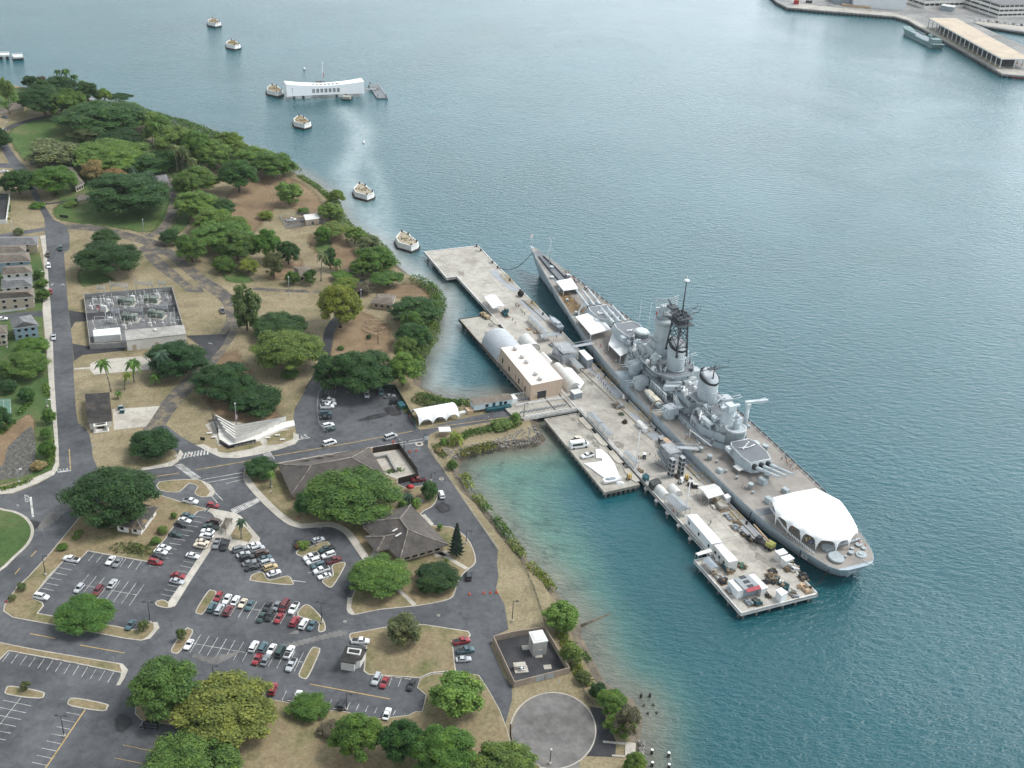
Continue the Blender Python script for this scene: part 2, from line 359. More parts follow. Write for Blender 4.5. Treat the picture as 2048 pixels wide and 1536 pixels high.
s1=N(t,'ShaderNodeMath',operation='ADD');t.links.new(hts[0].outputs[0],s1.inputs[0]);t.links.new(hts[1].outputs[0],s1.inputs[1])
s2=N(t,'ShaderNodeMath',operation='ADD');t.links.new(s1.outputs[0],s2.inputs[0]);t.links.new(hts[2].outputs[0],s2.inputs[1])
bp=N(t,'ShaderNodeBump');bp.inputs['Distance'].default_value=.85
st=N(t,'ShaderNodeMapRange');st.inputs[3].default_value=.66;st.inputs[4].default_value=.2;t.links.new(sk.outputs['Fac'],st.inputs[0]);wl=noise(t,.011,5,'World',.6,1.2);wm2=N(t,'ShaderNodeMapRange');wm2.inputs[1].default_value=.35;wm2.inputs[2].default_value=.65;wm2.inputs[3].default_value=.75;wm2.inputs[4].default_value=1.15;t.links.new(wl.outputs[0],wm2.inputs[0]);ws_=N(t,'ShaderNodeMath',operation='MULTIPLY');t.links.new(st.outputs[0],ws_.inputs[0]);t.links.new(wm2.outputs[0],ws_.inputs[1]);t.links.new(ws_.outputs[0],bp.inputs['Strength'])
t.links.new(s2.outputs[0],bp.inputs['Height']);t.links.new(bp.outputs[0],b.inputs['Normal'])
wm.materials.append(m);wo=bpy.data.objects.new('water',wm);C.objects.link(wo);struct(wo)
# ---- land: flat top with a sloping muddy bank down to the sea bed
top=inset(LANDW,3.2);low=inset(LANDW,-2.5)
MB().add([(x,y,-1.2) for x,y in low]+[(x,y,ZL-.35) for x,y in inset(LANDW,2.2)]+[(x,y,ZL) for x,y in top],
         [(k*len(top)+i,k*len(top)+(i+1)%len(top),(k+1)*len(top)+(i+1)%len(top),(k+1)*len(top)+i) for k in range(2) for i in range(len(top))]).build('shore_bank',M_BANK)
struct(bpy.data.objects['shore_bank'])
struct(MB().flat(top,ZL).build('ground',M_DRY))
LAYER=[0]
def sheet(name,pts,m,lift=.02,sm=0,kind='structure',world=False):
    p=pts if world else W(smooth(pts,sm) if sm else pts,ZL+lift)
    return struct(MB().flat(p,ZL+lift).build(name,m),kind=kind)
def patch(name,pts,m,lift=.012,feather=4,sm=3,kind='structure'):
    """sheet whose rim frays into what lies below: a fine grid carrying its distance from the edge"""
    p=W(smooth(pts,sm) if sm else pts,ZL+lift);LAYER[0]+=1;z=ZL+lift+LAYER[0]*.0006
    px_=np.array(p);lo=px_.min(0)-1;hi=px_.max(0)+1;st=max(.7,min(feather*.6,4));gx=np.arange(lo[0],hi[0]+st,st);gy=np.arange(lo[1],hi[1]+st,st)
    X,Y=np.meshgrid(gx,gy);Q=np.stack([X.ravel(),Y.ravel()],1);d=seg_dist(Q,p+[p[0]]);ins=np.zeros(len(Q),bool)
    for (x0,y0),(x1,y1) in zip(p,p[1:]+[p[0]]):
        if y0==y1:continue
        c=((y0>Q[:,1])!=(y1>Q[:,1])) & (Q[:,0]<(x1-x0)*(Q[:,1]-y0)/(y1-y0)+x0);ins ^= c
    a=np.where(ins,np.clip(d/feather,0,1),0);k=len(gx)
    fs=[(j*k+i,j*k+i+1,(j+1)*k+i+1,(j+1)*k+i) for j in range(len(gy)-1) for i in range(k-1) if a[j*k+i]+a[j*k+i+1]+a[(j+1)*k+i+1]+a[(j+1)*k+i]>0]
    me=bpy.data.meshes.new(name);me.from_pydata([(x,y,z) for x,y in Q],[],fs)
    at=me.attributes.new('a','FLOAT','POINT');at.data.foreach_set('value',a.astype(np.float32));me.materials.append(m)
    o=bpy.data.objects.new(name,me);C.objects.link(o);return struct(o,kind=kind)
# ---- soil and lawns on the ground
for p in ([(425,420),(470,360),(520,340),(590,352),(640,380),(665,420),(620,440),(560,420),(520,470),(470,470)],[(600,480),(640,455),(700,470),(730,520),(700,560),(640,530)],
          [(640,690),(690,610),(760,630),(800,660),(790,720),(720,740),(650,730)],[(520,560),(560,480),(620,520),(600,560)],[(830,560),(880,590),(840,610),(740,590),(760,570)],
          [(455,325),(520,310),(560,340),(500,370)],[(905,1280),(945,1270),(955,1320),(915,1340)],[(740,1330),(850,1340),(860,1310),(760,1300)],[(560,1440),(680,1450),(720,1536),(600,1560)],
          [(225,1060),(262,1064),(260,1082),(228,1084)],[(800,1430),(970,1400),(1010,1470),(900,1480)],[(1000,1010),(1060,1110),(1105,1190),(1085,1200),(1020,1110)],[(380,740),(470,690),(520,740),(580,850),(440,850),(395,800)]):
    patch('bare_soil',p,M_SOIL,feather=9)
patch('lawn',[(0,250),(60,236),(150,224),(230,240),(290,265),(360,310),(400,340),(392,400),(345,470),(280,470),(200,456),(120,444),(95,405),(70,350),(30,315),(12,280)],M_GREEN,.008,12)
for p in ([(12,262),(60,240),(150,228),(195,236),(155,272),(85,300),(60,326),(38,319),(18,290)],[(20,175),(60,176),(55,200),(30,215),(0,222),(-30,215),(-30,180)],[(282,270),(300,285),(352,308),(392,335),(388,384),(352,386),(338,352),(318,335),(288,300)],
          [(98,418),(130,402),(165,392),(240,380),(345,384),(345,412),(316,462),(282,468),(240,460),(130,446),(106,438)],[(348,400),(388,395),(386,445),(346,482),(330,465),(350,430)],
          [(150,535),(200,540),(240,560),(180,575),(150,570)],[(440,520),(520,560),(480,570),(440,560)],[(620,490),(660,470),(670,500),(640,515)]):
    patch('lawn',p,M_GREEN,feather=5)
sheet('lawn',[(-60,500),(72,478),(88,540),(84,620),(90,690),(98,770),(103,820),(109,880),(110,925),(103,940),(70,954),(-60,985)],M_GREENK,.012)
patch('dry_bank',[(-30,860),(30,840),(60,825),(75,850),(60,900),(40,880),(10,960),(-30,965)],M_SOIL,.03,2)
sheet('rock_basin',smooth([(62,853),(70,880),(71,908),(66,945),(0,960),(-40,960),(-40,950),(5,930),(15,895),(37,873)],3),M_ROCKD,.06)
# ---- asphalt
sheet('road',[(-80,990),(25,988),(75,968),(108,950),(119,932),(117,893),(114,843),(109,768),(105,671),(101,609),(96,544),(91,496),(89,438),(75,410),(62,384),(45,352),(25,337),(0,294),(-20,270),(0,262),(17,291),(37,320),(50,333),(62,350),(75,384),(90,412),(107,439),(131,450),(139,470),(139,499),(128,506),(131,550),(134,584),(137,624),(145,684),(148,768),(152,820),(156,846),(170,856),(179,868),(183,890),(186,915),(196,938),(230,942),(282,940),(340,931),(356,925),(361,914),(352,903),(320,880),(305,855),(332,850),(362,873),(392,890),(420,903),(442,913),(475,914),(512,908),(560,896),(590,886),(597,878),(592,865),(587,834),(590,815),(598,803),(608,785),(617,768),(628,760),(650,768),(790,779),(830,850),(840,860),(920,838),(1030,816),(1050,822),(1046,834),(960,847),(880,860),(858,870),(855,895),(922,993),(996,1100),(994,1125),(997,1152),(992,1177),(1009,1209),(1017,1259),(987,1272),(982,1292),(1009,1354),(1024,1372),(1024,1400),(1010,1450),(1020,1700),(-80,1700)],M_ASPH,.03)
sheet('road',smooth([(1024+167*(.5+.5*math.cos(a)),1462+76*math.sin(a)) for a in [i*math.pi/14 for i in range(28)]],2),M_ASPHL,.05)
sheet('road',[(1100,1520),(1160,1520),(1150,1600),(1090,1600)],M_ASPHL,.055)
sheet('road',[(1180,1413),(1205,1417),(1218,1450),(1233,1484),(1230,1514),(1165,1512),(1190,1460)],M_ASPHD,.04)
for nm,pts,wd,mt in (('side_road',[(130,452),(200,458),(262,474),(310,489),(345,515),(395,555),(440,585),(464,610),(469,640),(456,668),(425,712),(395,750),(365,780),(325,828),(305,862)],7.5,M_ASPHW),
                    ('side_road',[(296,474),(327,455),(346,418),(347,384),(335,358),(318,346),(290,305),(275,290)],5.2,M_ASPHW),('path',[(505,577),(560,581),(600,582),(645,584)],3.2,M_ASPHW),
                    ('path',[(620,778),(640,745),(652,700),(662,655),(690,622),(715,590),(722,558)],4.5,M_ASPHD),('path',[(60,327),(110,330),(165,332),(230,338)],3.5,M_ASPHD),
                    ('side_road',[(5,262),(40,247),(80,236),(130,228)],5,M_ASPHD),('side_road',[(-20,330),(28,332)],8,M_ASPH),('side_road',[(-20,475),(40,466),(92,458)],5,M_ASPH),('side_road',[(-20,637),(40,630),(92,627)],6,M_ASPH),
                    ('dirt_path',[(512,440),(530,420),(545,390),(530,365),(540,345)],2.2,M_SOIL),('path',[(90,408),(120,405),(150,402)],2.5,M_ASPHD)):
    if mt is M_SOIL:patch(nm,ribbon(pts,10),mt,.02,1.2,3)
    else:
        ctr=smooth([tuple(G(x,y))[:2] for x,y in pts],4,closed=False)
        struct(MB().flat(ribbon(ctr,wd),ZL+.024).build(nm,mt))
sheet('cracked_lot',[(275,497),(292,489),(312,499),(403,568),(408,585),(375,584),(345,560),(310,535)],M_ASPHW,.04)
sheet('verge',[(312,508),(330,510),(398,568),(392,573),(380,568)],M_DRY,.05)
for p in ([(137,620),(172,626),(173,642),(150,644),(142,658)],[(145,687),(172,692),(250,684),(250,701),(165,710),(148,722)],[(371,671),(450,668),(462,656),(445,690),(418,722),(405,695)]):
    sheet('driveway',p,M_ASPHD,.045)
# ---- patches, stains, seams in the asphalt
for p in ([(575,1090),(590,1070),(605,1085),(588,1118),(578,1108)],[(470,1225),(482,1210),(490,1222),(478,1255),(462,1262)],[(222,1435),(245,1418),(275,1440),(255,1470),(228,1468)],[(730,1305),(748,1280),(770,1300),(762,1330)],[(680,1180),(700,1165),(712,1185),(690,1200)],[(20,1045),(60,1035),(90,1050),(40,1075)],[(700,845),(740,828),(800,820),(760,840)],[(760,815),(790,812),(812,830),(780,835)],[(860,1010),(890,1000),(910,1020),(880,1030)],[(930,1040),(948,1060),(955,1085),(935,1070)]):
    patch('oil_stain',p,M_STAIN,.05,3.0)
for p in ([(545,1298),(600,1283),(680,1262),(690,1268),(640,1278),(560,1300)],[(375,1306),(420,1316),(480,1304),(440,1322),(424,1326)],[(90,1035),(130,1010),(145,1008),(110,1040),(80,1060)]):
    patch('tar_seam',p,M_ASPHL,.048,1.0,2)
for p in ([(588,1262),(598,1258),(597,1268),(577,1268)],):sheet('asphalt_patch',p,M_ASPHL,.052)
# ---- islands with concrete kerbs
KH=.14
def island(pts,gm=M_ISLE,sm=3,kw=.35,name='kerb_island',h=KH):
    p=W(smooth(pts,sm) if sm else pts,ZL+.15)
    if area(p)<0:p=p[::-1]
    b=MB().prism(p,ZL+.0,ZL+h,0)
    b.flat(inset(p,kw),ZL+h+.02,1)
    return struct(b.build(name,[M_CONC,gm]))
island([(-70,1015),(10,1018),(45,1028),(63,1045),(68,1064),(58,1088),(30,1115),(0,1142),(-70,1180)],M_GREENK,kw=1.0)
island([(489,940),(489,965),(529,1008),(571,1045),(594,1055),(612,1056),(654,1053),(675,1058),(695,1073),(720,1109),(735,1128),(718,1160),(703,1195),(694,1220),(700,1228),(712,1229),(762,1219),(832,1212),(887,1202),(907,1192),(915,1168),(927,1147),(942,1135),(952,1123),(947,1098),(932,1073),(902,1053),(864,1050),(842,1027),(862,1015),(874,1000),(874,985),(858,970),(835,972),(812,975),(795,963),(834,950),(828,930),(802,898),(737,895),(560,925),(505,935)],sm=2)
island([(318,963),(380,958),(402,960),(421,970),(430,983),(424,992),(403,994),(388,986),(395,973),(378,967),(364,980),(350,985),(318,980)],sm=2)
island([(322,990),(360,1002),(415,1018),(396,1023),(388,1031),(349,1051),(331,1078),(311,1100),(297,1124),(282,1121),(176,1102),(163,1116),(128,1121),(116,1134),(96,1154),(65,1196),(85,1204),(88,1211),(76,1226),(106,1231),(150,1240),(235,1252),(262,1259),(275,1257),(285,1248),(297,1244),(315,1244),(319,1255),(300,1277),(282,1281),(250,1277),(125,1253),(25,1235),(6,1222),(8,1210),(32,1175),(57,1152),(100,1105),(155,1038),(200,1000)],sm=0)
island([(310,1205),(318,1200),(330,1200),(345,1212),(335,1216),(315,1212)],sm=2)
for p in ([(500,1156),(506,1148),(526,1144),(539,1159),(574,1151),(585,1161),(581,1170),(506,1162)],[(644,1161),(665,1151),(664,1130),(690,1124),(686,1140),(666,1172),(655,1173)],[(592,1107),(598,1098),(615,1095),(640,1085),(655,1083),(660,1090),(648,1100),(620,1106),(605,1113)],
          [(391,1221),(415,1183),(425,1180),(433,1188),(408,1225),(398,1228)],[(594,1230),(606,1211),(621,1211),(644,1235),(651,1250),(650,1261),(639,1264),(636,1258),(637,1246),(622,1240)],[(342,1298),(370,1258),(380,1257),(386,1265),(362,1301),(350,1307)],
          [(597,1351),(601,1338),(622,1297),(635,1295),(640,1303),(617,1353),(606,1357)],[(11,1379),(22,1371),(82,1382),(89,1389),(77,1397),(15,1389)],[(136,1402),(150,1395),(212,1407),(215,1414),(205,1422),(142,1412)]):
    island(p)
island([(698,1270),(702,1266),(767,1254),(847,1248),(937,1262),(942,1270),(937,1276),(905,1282),(912,1341),(862,1346),(840,1356),(737,1349),(727,1342),(732,1292),(720,1290),(700,1280)],sm=0)
island([(272,1400),(270,1427),(283,1440),(320,1446),(362,1453),(365,1470),(390,1477),(440,1490),(470,1540),(480,1700),(1100,1700),(1080,1530),(1040,1515),(1022,1490),(1015,1460),(1000,1420),(976,1377),(958,1350),(912,1343),(862,1348),(840,1358),(834,1375),(852,1390),(844,1423),(830,1423),(817,1430),(757,1437),(692,1423),(660,1420),(552,1400),(480,1385),(420,1368),(330,1362)],sm=0,kw=.2,h=.16)
island([(-60,1270),(0,1284),(75,1299),(225,1324),(245,1327),(256,1339),(250,1354),(240,1370),(232,1371),(244,1346),(130,1322),(17,1302),(0,1319),(-60,1345)],sm=0)
# ---- pavements and concrete slabs
def slab(pts,z=.17,sm=0,m=M_CONC,name='pavement'):
    return struct(MB().prism(W(smooth(pts,sm) if sm else pts,ZL+z),ZL,ZL+z).build(name,m))
slab([(80,472),(91,470),(96,544),(101,609),(105,671),(109,768),(114,843),(117,893),(118,930),(108,949),(75,966),(25,986),(-60,994),(-60,984),(25,976),(70,955),(104,940),(111,925),(109,880),(103,820),(98,768),(92,690),(85,620),(90,560),(85,500)])
slab([(415,1022),(420,1016),(471,1026),(482,1032),(520,1076),(519,1083),(496,1088),(470,1100),(460,1101),(456,1097),(461,1080),(443,1075),(421,1083),(435,1055),(446,1042),(430,1036),(425,1028)])
slab([(421,1078),(433,1082),(385,1155),(350,1212),(335,1216),(337,1203),(375,1148)],.175)
sheet('planting_bed',[(461,1070),(473,1052),(490,1054),(505,1072),(498,1084),(465,1078)],M_ISLE,.2)
struct(MB().flat(ribbon(smooth([tuple(G(x,y))[:2] for x,y in [(494,950),(497,965),(532,1005),(573,1041),(596,1051),(612,1052),(654,1049),(677,1054),(698,1069),(722,1103),(735,1122)]],3,False),2.6),ZL+.19).build('pavement',M_CONC))
for p in ([(735,1122),(748,1095),(765,1110),(752,1122)],[(842,1030),(850,1028),(868,1048),(862,1051)],[(793,1180),(800,1178),(833,1208),(826,1212)],[(695,1195),(705,1195),(702,1215),(710,1228),(700,1228),(693,1218)],[(872,1105),(884,1104),(938,1136),(930,1139)],[(865,1105),(893,1101),(900,1110),(872,1115)]):
    sheet('pavement',p,M_CONC,.2)
for p in ([(232,1371),(240,1370),(250,1354),(256,1339),(245,1327),(238,1327),(243,1340),(240,1356)],[(282,1281),(300,1277),(319,1255),(315,1246),(306,1245),(308,1258),(296,1272)],[(400,959),(421,969),(431,983),(424,993),(412,994),(420,983),(412,972)],[(360,899),(352,918),(330,927),(282,936),(283,941),(345,932),(362,917),(366,905)]):
    sheet('pavement',p,M_CONC,.2)
slab([(392,890),(408,888),(425,897),(440,895),(432,885),(442,878),(470,900),(520,893),(575,880),(588,868),(597,868),(598,879),(590,888),(560,898),(512,910),(475,916),(442,915),(420,905)],.1)
sheet('pavement',[(410,850),(430,838),(585,860),(592,870),(572,884),(500,898),(440,890),(425,870)],M_CONC,.09)
sheet('planting_bed',[(533,875),(560,862),(588,858),(586,878),(560,888),(535,890)],M_ISLE,.12)
sheet('planting_bed',[(433,893),(440,892),(520,882),(525,890),(500,898),(455,906),(436,903)],M_ISLE,.12)
slab([(225,818),(320,812),(292,853),(228,860)],.06)
slab([(180,728),(192,722),(215,718),(305,710),(310,738),(188,749),(180,740)],.06)
struct(MB().flat(ribbon([tuple(G(x,y))[:2] for x,y in [(148,738),(180,736)]],1.4),ZL+.05).build('path',M_CONC))
# turnaround kerb and loading slab
ring=[tuple(G(1106+85.5*math.cos(i*math.pi/18),1462+76.5*math.sin(i*math.pi/18)))[:2] for i in range(-20,12)]
struct(MB().flat(ribbon(ring,.4),ZL+.12).build('kerb',M_CONC))
ring=[tuple(G(1106+85.5*math.cos(i*math.pi/18),1462+76.5*math.sin(i*math.pi/18)))[:2] for i in range(13,20)]
struct(MB().flat(ribbon(ring,.5),ZL+.12).build('kerb',M_CONC))
slab([(1251,1484),(1272,1486),(1270,1512),(1250,1511)],.25);slab([(1206,1481),(1250,1485),(1250,1489),(1206,1484)],.3);slab([(1224,1509),(1250,1511),(1250,1514),(1224,1512)],.3)
# ---- painted markings
ML=MB();MY=MB()
def line(p,q,wd=.14,b=ML,lift=.062):
    b.flat(ribbon([tuple(G(*p,ZL+lift))[:2],tuple(G(*q,ZL+lift))[:2]],wd),ZL+lift)
def row(a0,a1,b0,b1,n,skip=(),wd=.14,b=ML):
    for i in range(n):
        if i in skip:continue
        t=i/(n-1);line((a0[0]+(b0[0]-a0[0])*t,a0[1]+(b0[1]-a0[1])*t),(a1[0]+(b1[0]-a1[0])*t,a1[1]+(b1[1]-a1[1])*t),wd,b)
row((191.2,1104.6),(177.1,1121.2),(283.4,1122),(271.8,1138.6),7)
row((126.4,1124.5),(151.4,1129.5),(64.2,1196.8),(89.9,1201.8),8)
row((177.1,1149.4),(145.5,1188.5),(288.4,1168.5),(258.5,1210.9),8);line((166.3,1170),(273.5,1190))
row((297.5,1131.2),(320.8,1134.5),(389,1032),(412,1036),12);row((323,1188.5),(346,1193),(418,1046),(441,1050),16)
line((493,1096),(531,1143));row((468,1094),(493,1098),(500,1141),(527,1144),6);row((500,1086),(520,1083),(560,1150),(565,1148),7)
row((429.6,1190.4),(409.7,1224.4),(597,1216),(577,1250),11);line((433,1206.5),(599,1233))
row((401.5,1268.7),(379.9,1304.5),(607.4,1304.5),(588.3,1342.7),13);line((387.3,1287),(605.8,1324.4))
row((748,1347),(740,1368),(841,1357),(834,1377),6);row((573,1381),(564,1401),(791,1421),(786,1431),13)
row((18.7,1304.5),(5,1323),(227.5,1344),(215.5,1364.5),13)
row((5.5,1400),(62.5,1412),(-50,1469),(12,1480),6);line((43,1393),(-5,1455))
row((132.5,1424.5),(160,1430),(64,1524.5),(93,1530.7),8)
line((171,1418),(88,1541),.35,MY);row((245,1489.5),(309.5,1503),(228,1515.5),(285,1527),2,b=MY);line((310,1471),(353,1479.5),b=MY)
row((397,1021),(405,1013),(420,1026),(428,1017),5);row((650,788),(655,776),(668,789),(673,778),4)
row((616,1145),(640,1148),(640,1155),(664,1158),3);line((586,1161),(611,1164),.3)
for x in (691,708,725,742):line((x,784),(x+8,784),.5,MY)
for i in range(9):  # crossings
    t=i/8;line((361+54*t,917-8*t),(366+50*t,907-9*t),.55)
line((359,919),(395,908),.2);line((395,908),(415,899),.2)
for i in range(14):
    t=i/13;line((349+36*t,931+27*t),(365+37*t,928+27*t),.45)
for i in range(16):
    t=i/15;line((463+53*t,1020-23*t),(469+54*t,1026-24*t),.5)
line((462,1019),(518,995),.25);line((469,1028),(524,1001),.25)
line((523,900),(530,913),.25);line((535,897),(549,918),.25)
for i in range(7):t=i/6;line((524+12*t*0+t*6,901+t*12),(537+t*11,899+t*15),.3)
for a,c in (((405,959),(485,945)),((414,965),(487,952)),((740,895),(850,877)),((742,900),(850,882)),((452,967),(488,958)),((430,985),(446,1001)),((424,993),(435,1006))):line(a,c,.25)
for a,c in (((297,955),(358,946)),((392.5,939.5),(512,919)),((547,912),(700,886)),((700,886),(826,862)),((844,858),(1024,833)),((138.5,898),(141,940)),((62,1113),(73,1101)),((30,1148),(40,1136)),((60,1267),(110,1277)),((620,1368),(780,1398)),((160,1290),(250,1306))):line(a,c,.3,MY)
line((115,944.5),(142,941),.5);line((61,994),(66,1034),.7);line((597,879),(620,875),.5)
for a,c in (((102,568),(104,571)),((107,566),(104,571)),((122,571),(125,567)),((129,571),(125,567))):line(a,c,.3)
line((417,686),(425,688),.4)
struct(ML.build('road_marking',M_WLINE));struct(MY.build('yellow_marking',M_YLINE))
def flatten(o):
    """lettering curve turned into a mesh object"""
    me=bpy.data.meshes.new_from_object(o);q=bpy.data.objects.new(o.name,me);C.objects.link(q);q.location,q.rotation_euler,q.parent=o.location,o.rotation_euler,o.parent;n=o.name;bpy.data.objects.remove(o);q.name=n;return q
M_CHAR=mat('worn_white_lettering',(.55,.55,.53),var=.3)
def text(body,p,q,h,m=M_CHAR,z=ZL+.066,name='road_lettering',extr=0,parent=None):
    """flat lettering lying on a horizontal surface: baseline from photo point p towards q"""
    cu=bpy.data.curves.new(name,'FONT');cu.body=body;cu.size=h;cu.extrude=extr
    o=bpy.data.objects.new(name,cu);C.objects.link(o);a=G(*p,z);b_=G(*q,z);o.location=a
    o.rotation_euler=(0,0,math.atan2(b_.y-a.y,b_.x-a.x));cu.materials.append(m);return struct(flatten(o))
text('STOP',(137,936),(120,938),2.2);text('STOP',(613,868),(598,871),3.0);text('STOP',(381,903),(364,906),2.6)
text('STOP',(60,1003),(58,995),2.0)
# pale wheel stops at the head of the bays
ws=MB()
for a,b_,n in (((176.5,1103),(283,1122.5),8),((127,1122),(66,1193),8),((24,1303),(230,1343),8),((575,1402),(690,1422),5),((752,1350),(830,1361),4)):
    for i in range(n):
        t=(i+.3)/n;p=G(a[0]+(b_[0]-a[0])*t,a[1]+(b_[1]-a[1])*t);e=G(*b_)-G(*a)
        ws.box(p.x,p.y,ZL+.03,2.2,.25,.2,math.atan2(e.y,e.x))
struct(ws.build('parking_kerb',M_CONC))
# manholes and drains
for x,y,r in ((838.5,888,1.6),(883,958,.9),(690,1243,.5),(877,1231,.5),(107,1030,.5)):
    p=G(x,y);struct(MB().lathe(p.x,p.y,[(r,ZL+.03),(r,ZL+.07)],16,0).lathe(p.x,p.y,[(r*.5,ZL+.07),(r*.5,ZL+.08)],14,1).build('manhole',[M_CONC,M_DARK]))
# ================================================================== BUILDINGS AND WALLS ON THE LAND
M_SHING=blend_mat('roof_shingle',[(.3,(.075,.068,.063)),(.5,(.105,.095,.088)),(.7,(.15,.13,.115))],.12,rough=.9,scale2=1.4,mult=(.75,1.15))
M_RIDGE=mat('ridge_cap',(.27,.235,.2),var=.3)
M_TANW=mat('tan_stucco',(.46,.37,.28),var=.15)
M_WHITEW=mat('white_stucco',(.68,.66,.62),var=.12)
M_DKROOF=blend_mat('dark_roof',[(.3,(.03,.029,.029)),(.5,(.05,.047,.045)),(.72,(.1,.088,.075))],.25,rough=.9,scale2=1.5)
M_GREYROOF=blend_mat('grey_roof',[(.3,(.14,.14,.145)),(.5,(.19,.19,.195)),(.7,(.24,.24,.24))],.3,rough=.85,scale2=2)
M_BRNROOF=blend_mat('brown_roof',[(.3,(.13,.11,.09)),(.5,(.18,.155,.13)),(.7,(.22,.19,.16))],.3,rough=.85,scale2=2)
M_CWALL=mat('concrete_wall',(.3,.295,.28),var=.3)
M_BRWALL=mat('block_wall',(.33,.27,.215),var=.25)
M_FENCEB=mat('brown_fence',(.035,.027,.022),var=.3)
M_FENCEG=mat('green_fence',(.02,.05,.035),var=.3)
M_BLUEH=mat('blue_siding',(.26,.36,.42),var=.1)
M_BEIGE=mat('beige_siding',(.45,.38,.29),var=.1)
M_GRAN=mat('black_granite',(.015,.016,.018),var=.2,rough=.2,spec=.5)
def P3(p,z):return G(p[0],p[1],z)
def rel(pts,o):return [(p[0]-o.x,p[1]-o.y) for p in pts]
def roof(eave,ridge,mp,ze,zr,o,mb,m=0,mr=1,flare=.25,caps=True):
    """hipped roof: eave corners (photo points at height ze), ridge ends (at zr); mp says to which ridge end each corner runs"""
    E=[P3(p,ze)-o for p in eave];Rg=[P3(p,zr)-o for p in ridge]
    n=len(E);rings=[]
    for t in (0,.33,.66,1):
        hgt=t*(1-flare)+t*t*flare
        rings.append([Vector((E[i].x+(Rg[mp[i]].x-E[i].x)*t,E[i].y+(Rg[mp[i]].y-E[i].y)*t,E[i].z+(Rg[mp[i]].z-E[i].z)*hgt)) for i in range(n)])
    mb.loft(rings,m,caps=False)
    low=[Vector((v.x,v.y,v.z-.3)) for v in E];mb.loft([low,E],mr,caps=False)
    mb.add(low,[tuple(range(n))] if area([(v.x,v.y) for v in low])<0 else [tuple(range(n-1,-1,-1))],m)
    if caps:
        for i in range(n):
            for a,b in zip(rings[:-1],rings[1:]):mb.cyl(a[i]+Vector((0,0,.06)),b[i]+Vector((0,0,.06)),.2,n=5,m=mr)
        if len(Rg)>1:mb.cyl(Rg[0]+Vector((0,0,.06)),Rg[1]+Vector((0,0,.06)),.22,n=5,m=mr)
    return [(v.x,v.y) for v in E]
def wallring(mb,pts,z0,z1,th=.25,closed=True,m=0):
    n=len(pts)
    for i in range(n if closed else n-1):
        a=Vector(pts[i]);b=Vector(pts[(i+1)%n]);d=b-a
        if d.length<.05:continue
        mb.box((a.x+b.x)/2,(a.y+b.y)/2,z0,d.length+(th if i%2==0 else-th),th,z1-z0,math.atan2(d.y,d.x),m)
def openings(root,pts,specs,z0,name='window',mt=None):
    """windows or doors set 3 cm proud of the wall from corner i to i+1: (i, fraction, width, sill, height)"""
    for i,f,wd,zs,h in specs:
        a=Vector(pts[i]);b=Vector(pts[(i+1)%len(pts)]);d=(b-a);c=a+d*f;nn=Vector((d.y,-d.x)).normalized()
        rz=math.atan2(d.y,d.x)
        MB().box(0,0,0,wd,.16,h,0).box(0,0,h,wd+.25,.2,.12,0,1).box(0,0,-.12,wd+.25,.24,.12,0,1).build(name,[mt or M_GLASS,M_OFFW],root,(c.x,c.y,z0+zs),rz)
def ccw(p):return p if area(p)>0 else p[::-1]
# --- long hipped building beside the gate road
o=P3((662,940),ZL);t1=thing('office_building','long low building with grey hipped roof and a fenced courtyard at its end','building',o)
mb=MB();ev=roof([(554.5,928),(738,894),(770,949),(583,989)],[(622,931),(702,915)],[0,1,1,0],5.0,9.6,o,mb);mb.build('roof',[M_SHING,M_RIDGE],t1)
wl=inset(ccw(ev),1.3);MB().prism(wl,0.1,3.2).build('wall',M_TANW,t1)
openings(t1,wl,[(i,f,1.6,.9,1.4) for i in (0,2,3) for f in (.12,.24,.36,.48,.6,.72,.84)],0)
for x,y in ((646,956),(666,952.5),(685,949)):
    p=P3((x,y),7.2)-o;MB().lathe(0,0,[(.8,-.3),(.8,.5),(.95,.5),(.3,.95)],12).box(.6,-3,-1.6,1.0,4.5,.06,.35).build('roof_vent',M_RIDGE,t1,(p.x,p.y,p.z))
for x,y in ((612,919),(640,914),(660,911)):q=P3((x,y),6.4)-o;MB().box(q.x,q.y,q.z-.3,2.2,1.2,.8,.2).build('roof_hatch',M_RIDGE,t1)
# --- courtyard with dark fence
o=P3((785,930),ZL);t=thing('courtyard_fence','tall dark brown fence round the paved courtyard of the long building','fence',o)
fp=rel(W([(746,907),(798,898),(834,948),(836,958),(797,968)],2),o);
for i in range(4):
    mb=MB();wallring(mb,fp[i:i+2],0,2.6,.18,False);mb.build('fence_panel',M_FENCEB,t)
sheet('courtyard',[(745,906),(797,899),(832,948),(800,960),(772,950)],M_CONC,.2)
o=P3((766,928),ZL);mb=MB();cp=W([(752,912),(775,908),(793,940)],3.4);wallring(mb,rel(cp,o),0,1.3,.8,False)
tag(mb.build('low_wall',M_CWALL,None,o),'low pale concrete wall bending through the fenced courtyard','wall')
